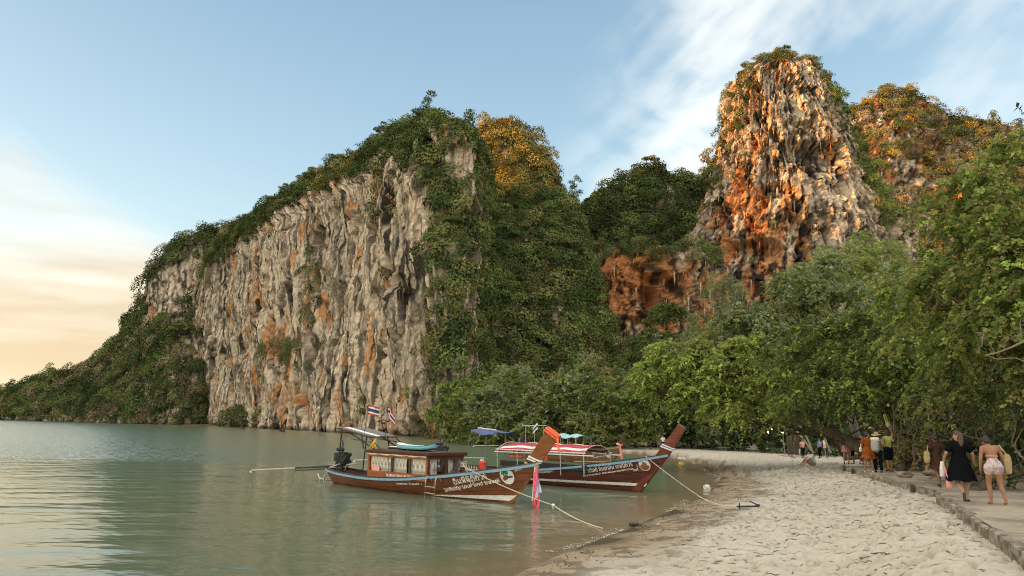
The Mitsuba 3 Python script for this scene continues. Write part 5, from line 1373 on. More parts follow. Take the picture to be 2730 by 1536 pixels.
scene[k + '__rim'] = mikit.ply(wmesh(b1, [box((xa - .25, -.55, .80), (.26, .29, .04), None, .01)]), M_TARP)
TH = [(1, M_FLAGRED), (1, M_FLAGWHITE), (2, M_FLAGBLUE), (1, M_FLAGWHITE), (1, M_FLAGRED)]
fx = lambda px, z: b1.find(px, 0, -.6, z)[0]
flag('national_flag', 'red white and blue striped flag flying above the stern canopy, spread out', W1((fx(972, 2.5), -.6, 2.4)), W1((fx(982, 3.6), -.6, 3.62)), TH, .52, .42, .22, rb, (.95, -.2, 0))
flag('national_flag', 'red white and blue striped flag hanging limp at the front of the stern canopy', W1((fx(1028, 2.3), -.6, 2.2)), W1((fx(1034, 3.5), -.6, 3.55)), TH, .40, .40, 1.1, rb, (.8, -.5, 0))
# cloths on the prow
k = thing('prow_cloth', 'bright orange red cloth tied round the top of the front prow', 'cloth')
e_ = unit(np.append(b1.B[-1] - b1.A[-1], 0))[:2]; hx_ = .5 * np.linalg.norm(b1.B[-1] - b1.A[-1])
tip = b1.tip
ld = lambda m: (m[0] @ b1.M.T + b1.o, m[1])
scene[k + '__band'] = mikit.ply(join([ld(tube(b1.ring_at(2.60 - d_, .02), .042, 8)) for d_ in (0, .07)] + [ld(tube([b1.ring_at(2.62, .02)[0] + [0, .1, .02], tip + [0, -.02, .05], b1.ring_at(2.62, .02)[3]], .055, 8))]), M_ORANGE, True)
fr = b1.ring_at(2.6, .03)[2]
scene[k + '__tail'] = mikit.ply(cloth_strip(W1(fr), W1(fr + [.42, -.30, -.50]), .16, .05, rb, dirn=b1.M @ [0.3, .0, 1]), M_ORANGE, True)
k = thing('prow_ribbons', 'white, pink, orange and lilac ribbons hanging from the neck of the front prow', 'ribbons')
for z_, mm, nm in ((1.64, M_WHITE, 'white_band'), (1.58, M_WHITE, 'upper_white_band'), (1.53, M_INK, 'black_band'), (1.47, M_CREAM, 'cream_band'), (1.42, M_YELLOW, 'yellow_band')):
    scene[f'{k}__{nm}'] = mikit.ply(ld(tube(b1.ring_at(z_, .015), .034, 8)), mm, True)
nk = b1.ring_at(1.45, .03)[2]
top = nk + [.0, -.04, -.02]
for j, (mm, dx, dy, ln, w) in enumerate([(M_CREAM, .0, -.1, 1.15, .14), (M_PINK, .05, -.12, 1.28, .16), (M_LILAC, .22, -.05, .85, .15), (M_PINK, .12, -.2, .62, .15), (M_ORANGE, .05, -.06, 1.42, .13), (M_SALMON, .10, .0, 1.2, .12), (M_LILAC, .16, -.12, 1.05, .12), (M_PINK, .14, -.02, 1.38, .14)]):
    scene[newkey('ribbon', k)] = mikit.ply(cloth_strip(W1(top + [.01 * j, .01 * j, 0]), W1(top + [dx + .04, dy, -ln]), .07, w, rb, wav=.045, dirn=[.8, -.5, 0]), mm, True)

# ---------------- the second boat
b2 = Boat(tag('longtail_boat_001', 'dark red long tail boat with a red and white canopy, second from the front', 'boat'), (-4.2, 43.6), (5.85, 33.9), [.66, .55, .52, .62, .88, 1.20, 1.68], 1.05, .86)
COUNT['longtail_boat'] = 2
b2.M_rail, b2.M_band = M_INK, M_BLUE
b2.hull(M_HULL2, M_DARKWOOD)
b2.boot_stripe(.02, .05, .13, .10, .26)
b2.stem(M_PROW2, [(-.85, -.45), (-.5, 0), (-.02, .55), (.45, 1.15), (.90, 1.74), (1.42, 2.32), (1.98, 2.98)], [(-.5, -.45), (-.08, 0), (.42, .52), (.95, 1.08), (1.44, 1.62), (1.86, 2.16), (2.30, 2.80)])
hp = lambda px, py: b2.find(px, py)[[0, 2]]
b2.thai('thai_name', 'นิวเวิลด์ อันดามัน กระบี่ทัวร์', hp(1558, 1262), hp(1688, 1243), M_LETTER, .18, .95)
b2.text('latin_name', 'NEWWORLD ANDAMAN KRABITOUR', hp(1562, 1271), hp(1689, 1251.5), M_LETTER, True, .62)
b2.text('boat_number', '1', hp(1696, 1245), hp(1702, 1244.2), M_LETTER)
b2.thai('registration', 'กระบี่', hp(1692, 1257), hp(1704, 1254), M_LETTER, .2)
b2.thai('capacity_line', 'จำนวนคนโดยสาร', hp(1425, 1262.5), hp(1478, 1258.5), M_LETTER, .2)
disc(b2, 1719, 1239, .26, [('sky', Point(0, 0).buffer(.9).intersection(shapely.box(-1, -.1, 1, 1)), M_CREAM), ('sail', Polygon([(-.5, -.1), (-.35, .35), (.0, .5), (.35, .3), (.5, -.1)]), M_GREYPANEL), ('sea_shape', Point(0, 0).buffer(.9).intersection(shapely.box(-1, -1, 1, -.1)), M_PROW1)])
X2 = lambda px, y=-.8, z=1.6: b2.find(px, 0, y, z)[0]
# curved canopy in red and white stripes
cp = newkey('canopy', b2.key)
x0, x1 = X2(1330, -.9, 1.55), X2(1560, -.9, 1.6)
ya = np.linspace(-1.02, 1.02, 13)
arch = lambda y: 1.98 - .36 * (np.abs(y) / 1.02) ** 2.2
xs = np.linspace(x0, x1, 14)
for j in range(12):
    A, Yv = np.meshgrid(xs, ya[j:j + 2], indexing='ij')
    Zv = arch(Yv) - .18 * sm(.80, 1.0, (A - x0) / (x1 - x0)) * 0 - .10 * sm(.12, 0, (A - x0) / (x1 - x0)) - .05 * np.sin((A - x0) * 2.2) ** 2
    v = np.stack([A, Yv, Zv], -1).reshape(-1, 3); f = grid_faces(14, 2)
    b2.part('canvas_stripe', [(np.vstack([v, v + [0, 0, -.012]]), np.vstack([f, f[:, ::-1] + len(v)]))], M_RED if j not in (5, 6, 1, 10) else M_WHITE, cp, True)
b2.part('edge_rail', [tube([(x0 - .1, s_ * 1.02, 1.60), (x1 + .1, s_ * 1.02, 1.60)], .03, 7) for s_ in (-1, 1)] + [tube([(x0 - .2, s_ * 1.03, 1.48), (x1 + .6, s_ * 1.03, 1.50)], .028, 7) for s_ in (-1, 1)], M_WHITE, cp, True)
for q in np.linspace(x0, x1, 5):
    b2.part('hoop', [tube(np.array([(q, yy, arch(yy) - .03) for yy in ya]), .022, 6)], M_PIPE, cp, True)
    for s_ in (-1, 1):
        b2.part('canopy_post', [tube([(q, s_ * .98, .55), (q, s_ * 1.02, 1.62)], .025, 7)], M_PIPE, cp, True)
b2.part('bench', [box(((x0 + x1) / 2, s_ * .55, .70), (x1 - x0, .34, .08), None, .01) for s_ in (-1, 1)] + [box(((x0 + x1) / 2, -.78, .92), (x1 - x0, .05, .26), None, .01)], M_INK)
# blue awning on two poles near the stern
aw = newkey('awning', b2.key)
xp0, xp1 = X2(1300, 0, 2.0), X2(1337, .2, 2.0)
b2.part('awning_post', [tube([(xp0, -.1, .4), (xp0 + .02, -.1, 2.42)], .045, 7)], M_GREYWOOD, aw, True)
b2.part('awning_post', [tube([(xp1, .5, .4), (xp1, .5, 2.35)], .04, 7)], M_GREYWOOD, aw, True)
A, Yv = np.meshgrid(np.linspace(xp0 - .38, xp1 + .40, 18), np.linspace(-.9, .9, 9), indexing='ij')
v = np.stack([A, Yv, 2.56 - .10 * (A - xp0) - .10 * Yv ** 2 - .06 * np.sin(A * 5) * np.cos(Yv * 4) - .10 * sm(.6, .95, np.abs(Yv))], -1).reshape(-1, 3)
f = grid_faces(18, 9)
b2.part('tarpaulin', [(np.vstack([v, v - [0, 0, .012]]), np.vstack([f, f[:, ::-1] + len(v)]))], M_TARP, aw, True)
b2.part('batten', [tube([(xp0 - .45, -.3, 2.64), (xp1 + .1, -.3, 2.54)], .035, 6)], M_CREAM, aw)
b2.engine((-9.6, 47.6, .5), (-1.2, 41.8, 1.0), (.45, 0, .95), M_PIPE)
td = np.linspace(.80, .985, 24); a_, b_ = b2.p(td, .9 + 0 * td, -1, -.05), b2.p(td, .9 + 0 * td, 1, -.05)
b2.part('foredeck', (np.stack([a_, (a_ + b_) / 2 + [0, 0, .05], b_], 1).reshape(-1, 3), grid_faces(24, 3)), M_HULL3)
W2 = lambda q: np.asarray(q, float) @ b2.M.T + b2.o
k = thing('prow_band', 'pale lilac band wound round the neck of the second prow', 'cloth')
for z_, nm in ((1.90, 'lower_band'), (2.0, 'upper_band')):
    scene[f'{k}__{nm}'] = mikit.ply((lambda m: (m[0] @ b2.M.T + b2.o, m[1]))(tube(b2.ring_at(z_, .03), .036, 8)), M_LILAC if z_ > 1.95 else M_CREAM, True)
for j, (px, lb) in enumerate([(1365, 'orange life jackets hanging under the left end of the red canopy'), (1384, 'second bunch of orange life jackets under the red canopy')]):
    k = thing('life_jacket', lb, 'life jacket')
    xx = X2(px, -.85, 1.4)
    scene[k + '__vest'] = mikit.ply(wmesh(b2, [box((xx, -.86, 1.36), (.38, .10, .26), None, .04), box((xx, -.80, 1.40), (.3, .10, .3), None, .04)]), M_ORANGE, 30)
    scene[k + '__strap'] = mikit.ply(wmesh(b2, [box((xx, -.915, 1.36), (.39, .012, .04))]), M_INK)
k = thing('orange_streamer', 'orange streamer hanging behind the neck of the front prow', 'cloth')
scene[k + '__strip'] = mikit.ply(cloth_strip(at(1457, 1200, 36.5), at(1452, 1228, 36.5), .06, .26, rb, wav=.05, dirn=[1, 0, 0]), M_ORANGE, True)

# ---------------- the third boat
b3 = Boat(tag('longtail_boat_002', 'worn brown long tail boat with an aqua canvas roof, farthest of the three', 'boat'), (1.2, 65.5), (7.7, 57.2), [.7, .6, .55, .62, .82, 1.05, 1.32], 1.0, .75)
COUNT['longtail_boat'] = 3
b3.M_rail, b3.M_band = M_GREYWOOD, M_GREYWOOD
b3.hull(M_HULL3, M_DARKWOOD)
b3.stem(M_DARKWOOD, [(-.7, -.45), (-.4, 0), (-.05, .5), (.25, .95), (.55, 1.36), (.85, 1.85), (1.2, 2.36)], [(-.45, -.45), (-.05, 0), (.3, .47), (.62, .90), (.88, 1.28), (1.16, 1.78), (1.5, 2.26)], .13)
hp = lambda px, py: b3.find(px, py)[[0, 2]]
b3.thai('thai_name', 'นิวเวิลด์', hp(1581, 1214), hp(1610, 1209), M_LETTER, .2, .75)
b3.text('latin_name', 'KRABITOUR', hp(1583, 1222), hp(1612, 1217), M_LETTER, True, .6)
disc(b3, 1621, 1211, .26, [('palms', shapely.union_all([Point(x, y).buffer(.25) for x, y in ((-.3, .1), (.1, .25), (.3, .0))]), M_GREEN)], M_CREAM)
X3 = lambda px, y=-.7, z=1.9: b3.find(px, 0, y, z)[0]
c3 = newkey('canopy', b3.key)
x0, x1 = X3(1458), X3(1541)
A, Yv = np.meshgrid(np.linspace(x0, x1, 18), np.linspace(-.95, .95, 9), indexing='ij')
v = np.stack([A, Yv, 2.12 - .30 * np.abs(Yv) ** 2 + .06 * np.sin(A * 4 + Yv * 2)], -1).reshape(-1, 3); f = grid_faces(18, 9)
b3.part('canvas', [(np.vstack([v, v - [0, 0, .012]]), np.vstack([f, f[:, ::-1] + len(v)]))], M_AQUA, c3, True)
for q in np.linspace(x0 + .15, x1 - .15, 5):
    for s_ in (-1, 1):
        b3.part('canopy_post', [tube([(q, s_ * .85, .7), (q, s_ * .85, 1.92)], .025, 6)], M_PIPE, c3, True)
a3 = newkey('awning', b3.key)
xw = X3(1425, 0, 2.7)
b3.part('awning_roof', [box((xw, 0, 2.75), (1.7, 1.3, .05), None, .01)], M_CREAM, a3)
for dx in (-.6, .6):
    for s_ in (-.5, .5):
        b3.part('awning_post', [tube([(xw + dx, s_, .6), (xw + dx, s_, 2.74)], .03, 6)], M_PIPE, a3, True)
b3.engine((-3.2, 68.4, .9), (2.4, 64.3, 1.3), (.1, 0, 1.05), M_PIPE)
W3 = lambda q: np.asarray(q, float) @ b3.M.T + b3.o
flag('pennant', 'small white pennant with a dark mark on a tall thin pole of the third boat', at(1435, 1200, 63), at(1434, 1128, 63), [(1, M_FLAGWHITE), (1, M_FLAGBLUE), (1, M_FLAGWHITE)], .42, .5, 1.0, rb, (-1, .1, 0))
k = thing('prow_ribbons', 'salmon pink ribbons tied round the thin dark prow of the farthest boat', 'ribbons')
scene[k + '__band'] = mikit.ply((lambda m: (m[0] @ b3.M.T + b3.o, m[1]))(tube(b3.ring_at(1.45, .03), .09, 8)), M_SALMON, True)
nk = b3.ring_at(1.45, .03)[2]
for j in range(4):
    scene[newkey('ribbon', k)] = mikit.ply(cloth_strip(W3(nk), W3(nk + [.12 + .1 * j, -.15 - .05 * j, -.75 - .2 * (j % 2)]), .08, .15, rb, dirn=[.8, -.4, 0]), M_SALMON, True)

# ---------------- ropes, anchor, floats
def rope(name, label, pts, r=.016, sag=.0, cat='rope'):
    p = np.array(pts, float); q = []
    for a, b in zip(p[:-1], p[1:]):
        t = np.linspace(0, 1, 14)[:, None]; L = np.linalg.norm(b - a)
        q.append(a + (b - a) * t - np.array([0, 0, sag * L]) * (4 * t * (1 - t)))
    key = thing(name, label, cat)
    scene[key] = mikit.ply(tube(np.vstack(q), r, 6), M_ROPE, True)
    return key


bitt = W1((b1.L * .815, -.48, 1.36))
e1 = onz(1607, 1409, .03); kn = at(1475, 1347, 25.9)
rope('mooring_rope', 'long pale mooring rope from the foredeck of the front boat down to the shallows', [bitt, W1((b1.L * .86, -.95, 1.28)), kn, e1], .020, .02)
k = thing('rope_float', 'small pale float knotted into the front mooring rope', 'float')
m = trimesh.creation.icosphere(2, .055); m.apply_translation(kn); scene[k + '__ball'] = mikit.ply(m, M_CREAM, True)
m = trimesh.creation.cylinder(.03, .12, sections=10); m.apply_translation(kn - [0, 0, .06]); scene[k + '__collar'] = mikit.ply(m, M_ROPE, True)
k = thing('rope_coil', 'loose loops of rope hanging over the bow side of the front boat', 'rope')
g = np.linspace(0, 1, 40)
lp = [tube(np.array([bitt + np.array([.05 * math.sin(9 * q) + .3 * q, -.25 * q - .3 * math.sin(3.1 * q), -.05 - .55 * math.sin(3.1 * q) * (.6 + .4 * j)]) for q in g]) + [.10 * j, -.1 * j, 0], .016, 6) for j in range(3)] + [tube(bitt + np.stack([.12 * np.cos(g * 25), .12 * np.sin(g * 25), -.16 + .22 * g], 1), .018, 6)]
scene[k] = mikit.ply(join(lp), M_ROPE, True)
st2 = at(1668, 1217, 34.9); st2[2] += .02
e2 = onz(1862, 1322, .12); an = onz(1995, 1354, .62)
rope('mooring_rope', 'pale mooring rope from the bow of the second boat to the sand', [W2(b2.p(.93, 1.0, -1, -.5) + [0, 0, .05]), W2(b2.p(.945, 1.0, -1, .06) + [0, 0, .09]), e2, an + [-.25, .1, .02]], .018, .012)
k = thing('anchor', 'small rusty anchor half buried in the sand at the end of the rope', 'anchor')
d = unit(np.array([1, .35, .0]))
pr = np.array([-d[1], d[0], 0])
A_ = an + [0, 0, .04]
scene[k + '__shank'] = mikit.ply(tube([A_ - d * .38, A_ + d * .36], .024, 8), M_IRON, True)
scene[k + '__arms'] = mikit.ply(join([tube([A_ + d * .36, A_ + d * .32 + pr * .12 + [0, 0, .06], A_ + d * .2 + pr * .22 + [0, 0, .12]], [.026, .022, .012], 7), tube([A_ + d * .36, A_ + d * .30 - pr * .12 + [0, 0, .04], A_ + d * .18 - pr * .2 + [0, 0, .07]], [.026, .022, .012], 7)]), M_IRON, True)
scene[k + '__stock'] = mikit.ply(tube([A_ - d * .3 + [0, 0, -.06], A_ - d * .3 + [0, 0, .1]], .018, 7), M_IRON, True)
rope('rope_line', 'thin pale rope stretched low over the water behind the second boat', [at(1530, 1231, 57), at(1628, 1232, 56)], .03, .0)
for px, py, z, r_, mm, lb in [(1816, 1241, .05, .16, M_YELLOW, 'yellow mooring float lying at the edge of the water'), (1812, 1226, .08, .15, M_CREAM, 'pale mooring float on the wet sand behind the yellow one'), (1824, 1226, .09, .13, M_CREAM, 'smaller pale float touching the pale mooring float')]:
    k = thing('mooring_float', lb, 'float')
    c = onz(px, py, z); s_ = trimesh.creation.icosphere(2, r_); s_.apply_scale([1.2, 1, .9]); s_.apply_translation(c + [0, 0, r_ * .6])
    scene[k + '__ball'] = mikit.ply(s_, mm, True)
    scene[k + '__eye'] = mikit.ply(tube([c + [r_ * 1.1, 0, r_ * .6], c + [r_ * 1.5, 0, r_ * .8], c + [r_ * 1.5, 0, r_ * .4], c + [r_ * 1.1, 0, r_ * .6]], .02, 6), M_ROPE, True)
k = thing('plastic_bag', 'crumpled white plastic bag floating near the shore', 'bag')
c = onz(1885, 1304, .0); m = trimesh.creation.icosphere(3, .13)
vv = np.array(m.vertices); vv = vv * (.7 + .8 * meshkit.fbm(vv * 14, 3, 2))[:, None] * [1.2, .9, 1.1] + c + [0, 0, .05]
scene[k] = mikit.ply((vv, m.faces), M_WHITE)
k = thing('driftwood', 'short black piece of driftwood at the water line', 'driftwood')
scene[k] = mikit.ply(tube(limb_path(onz(1679, 1399, .06), onz(1703, 1397, .06), rb, .2, 6), [.05, .06, .055, .05, .04, .02], 7), M_DARKWOOD)
for i in range(26):
    px, py = rb.uniform(1950, 2700), rb.uniform(1290, 1530)
    c = onz(px, py, .85)
    if c[0] > np.interp(c[1], KERB[:, 1], KERB[:, 0]) - .5 or shore_dist(c[0], c[1]) < 3: continue
    k = tag(newkey('beach_stick'), 'little dark stick lying in the footprints of the sand', 'stick', 'little sticks on the sand')
    c[2] = ground_z(np.array([c[0]]), np.array([c[1]]))[0] + .02; a = rb.uniform(0, 6.3); d = np.array([math.cos(a), math.sin(a), 0]) * rb.uniform(.05, .16)
    scene[k] = mikit.ply(tube(limb_path(c - d, c + d, rb, .3, 4), [.008, .009, .008, .005], 5), M_DARKWOOD)

# ------------------------------------------------------------------ raised path with its kerb
M_CONC = mat('concrete', {'type': 'twosided', 'bsdf': {'type': 'diffuse', 'reflectance': proc(lambda p, n, uv: mix(mix((.25, .205, .155), (.40, .34, .26), smoothstep(.3, .7, fbm(p.x * .9, p.y * .9, 0., 4))), (.45, .38, .29), smoothstep(.55, .7, fbm(p.x * 6, p.y * 6, 2., 3)) * .6))}})
M_KERB = mat('kerb', {'type': 'twosided', 'bsdf': {'type': 'diffuse', 'reflectance': proc(lambda p, n, uv: mix((.17, .145, .11), (.42, .36, .285), smoothstep(.3, .75, fbm(p.x * 5, p.y * 5, p.z * 9, 4))))}})
yy = np.linspace(1.0, 40.3, 130)
kx = np.interp(yy, KERB[:, 1], KERB[:, 0]); kz = np.interp(yy, KERB[:, 1], KERB_Z)
nrm_in = np.stack([np.cos(np.arctan2(np.gradient(kx), np.gradient(yy))), -np.sin(np.arctan2(np.gradient(kx), np.gradient(yy)))], 1)
ws = np.linspace(.12, PATH_W + .5, 14)
P = np.stack([np.stack([kx + nrm_in[:, 0] * w, yy + nrm_in[:, 1] * w, kz - .004 - .12 * sm(PATH_W - .3, PATH_W + .5, w) + .02 * (meshkit.fbm(np.stack([kx + w, yy, yy * 0], -1) / .9, 3, 4) - .5)], 1) for w in ws], 1)
scene['path'] = mikit.ply((P.reshape(-1, 3), grid_faces(130, 14)[:, ::-1]), M_CONC, True)
tag('path', 'raised sandy concrete path along the edge of the beach under the trees', 'path', kind='structure')
seg = np.concatenate([[0], np.cumsum(np.hypot(np.diff(kx), np.diff(yy)))])
r5 = np.random.default_rng(3)
s = 0.0
while s < seg[-1] - .5:
    L = r5.uniform(1.0, 1.6)
    m = s + L / 2
    cx, cy, cz = np.interp(m, seg, kx), np.interp(m, seg, yy), np.interp(m, seg, kz)
    a = math.atan2(np.interp(m + .2, seg, yy) - np.interp(m - .2, seg, yy), np.interp(m + .2, seg, kx) - np.interp(m - .2, seg, kx)) + r5.normal() * .025
    h = .62
    b_ = trimesh.creation.box(extents=(L - .02, .24 + r5.normal() * .012, h)).subdivide().subdivide()
    v = np.array(b_.vertices); v += .010 * (np.stack([meshkit.noise(v * 7 + m * 3 + q * 9) for q in range(3)], 1) - .5) - np.sign(v) * .02 * (np.abs(v) > np.array([L, .24, h]) * .46).sum(1, keepdims=True) * .6
    v = v @ rotz(a).T + [cx + .12 * math.sin(a) , cy - .12 * math.cos(a), cz - h / 2 + .012 + r5.normal() * .012]
    scene[newkey('kerb_block', 'path')] = mikit.ply((v, b_.faces), M_KERB, 40)
    if r5.random() < .33 and cy > 24:
        p_ = box((0, 0, 0), (.13, .11, .66), None, .015)
        scene[newkey('kerb_post', 'path')] = mikit.ply((p_[0] @ rotz(a).T + [cx + .12 * math.sin(a) - .2 * math.sin(a) * -1 * -1, cy - .12 * math.cos(a) + .14 * math.cos(a), cz - .30], p_[1]), M_DARKWOOD)
    s += L
r6 = np.random.default_rng(31)
for px, py, lb in [(2430, 1240, 'pale rock at the inner edge of the path behind the man in the yellow shirt'), (2412, 1266, 'flat grey stone lying beside the path near the olive bush'), (2480, 1262, 'grey stone half covered in sand behind the woman in brown')]:
    c = onz(px, py, 1.15); m = trimesh.creation.icosphere(3, .22); v = np.array(m.vertices)
    v = v * (.7 + .6 * meshkit.fbm(v * 5 + px, 3, 4))[:, None] * [1.5, 1, .6] + c
    scene[thing('stone', lb, 'stone')] = mikit.ply((v, m.faces), M_KERB, True)

# ------------------------------------------------------------------ people
Mf = m3.Manifold
skins = {'fair': (.44, .25, .17), 'tan': (.34, .165, .095), 'brown': (.20, .10, .058)}
M_SKIN = {k: mat('skin_' + k, {'type': 'twosided', 'bsdf': {'type': 'principled', 'base_color': {'type': 'rgb', 'value': list(v)}, 'roughness': .55, 'specular': .35}}) for k, v in skins.items()}
M_HAIR = paint('dark_hair', (.022, .016, .013), .5, grain=.4, scale=30)
M_BHAIR = paint('brown_hair', (.075, .040, .022), .5, grain=.4, scale=30)
def cloth(name, rgb, g=.12, sc=8):
    lo, hi = [float(x * (1 - g)) for x in rgb], [float(x * (1 + g)) for x in rgb]
    return mat(name, {'type': 'twosided', 'bsdf': {'type': 'diffuse', 'reflectance': proc(lambda p, n, uv: mix(lo, hi, fbm(p.x * sc, p.y * sc, p.z * sc, 3)))}})



M_BLACK = cloth('black_cotton', (.010, .010, .012)); M_NAVY = cloth('navy_cloth', (.012, .014, .024)); M_WHITEC = cloth('white_cotton', (.74, .74, .74))
M_BRN = cloth('brown_weave', (.060, .034, .022), .5, 14); M_ORD = cloth('orange_print', (.27, .075, .02), .6, 7); M_YEL = cloth('yellow_cotton', (.46, .45, .14), .2, 5)
M_SHORTS = mat('floral_shorts', {'type': 'twosided', 'bsdf': {'type': 'diffuse', 'reflectance': proc(lambda p, n, uv: mix((.66, .57, .57), (.48, .31, .35), smoothstep(.5, .62, fbm(p.x * 16, p.y * 16, p.z * 16, 3))))}})
M_PINKC = cloth('pink_cotton', (.66, .36, .34)); M_GREYC = cloth('grey_cloth', (.42, .40, .37)); M_STRAW = paint('straw', (.40, .30, .155), .9, grain=.35, scale=40); M_KHAKI = cloth('khaki', (.30, .26, .18)); M_BLUEC = cloth('blue_check', (.22, .27, .38), .4, 20)
M_SOLE = paint('sandal', (.04, .035, .03), .7)
BASE = dict(hipL=(-.095, 0, .90), hipR=(.095, 0, .90), kneeL=(-.10, .03, .49), kneeR=(.10, .03, .49), ankL=(-.105, -.02, .085), ankR=(.105, -.02, .085), toeL=(-.125, .15, .03), toeR=(.125, .15, .03), pel=(0, 0, .95), waist=(0, .0, 1.08), chest=(0, .0, 1.27),
            shL=(-.175, -.01, 1.405), shR=(.175, -.01, 1.405), elL=(-.235, -.03, 1.12), elR=(.235, -.03, 1.12), wrL=(-.24, .05, .88), wrR=(.24, .05, .88), neck=(0, -.01, 1.45), head=(0, .02, 1.59))


def S(c, r, n=14):
    return Mf.sphere(float(r), n).translate([float(x) for x in c])


def bone(a, ra, b, rb, n=14):
    return Mf.batch_hull([S(a, ra, n), S(b, rb, n)])


def finish(parts, ref, smooth=6):
    m = Mf.batch_boolean(parts, m3.OpType.Add).refine_to_length(ref).to_mesh()
    t = trimesh.Trimesh(m.vert_properties[:, :3], m.tri_verts, process=True)
    if smooth:
        trimesh.smoothing.filter_taubin(t, .5, -.52, smooth)
    return np.array(t.vertices), np.array(t.faces)


def hand_bones(wr, el, curl, side, n):
    d = unit(np.asarray(wr, float) - np.asarray(el, float)); f = np.array([0, 1.0, 0]); a = unit(f - d * (f @ d) + 1e-6); b = np.cross(d, a)      # d along the hand, a across the knuckles, b out of the palm
    pc = lambda x, y, z=0: np.asarray(wr) + d * x + a * y + b * z
    out = [Mf.batch_hull([S(pc(.015, .018), .017, n), S(pc(.015, -.018), .017, n), S(pc(.085, .034), .013, n), S(pc(.085, -.034), .013, n)])]
    for y, ln in ((.033, .072), (.012, .080), (-.011, .075), (-.033, .060)):
        k0, k1, k2 = pc(.085, y), pc(.085 + ln * .5, y * 1.05, curl * ln * .25), pc(.085 + ln * (1 - .35 * curl), y * 1.1, curl * ln * .7)
        out += [bone(k0, .0095, k1, .0085, n), bone(k1, .0085, k2, .0072, n)]
    t0, t1, t2 = pc(.025, .030, .008), pc(.058, .056, .02), pc(.088, .062, .03 + .02 * curl)
    return out + [bone(t0, .014, t1, .011, n), bone(t1, .011, t2, .009, n)]


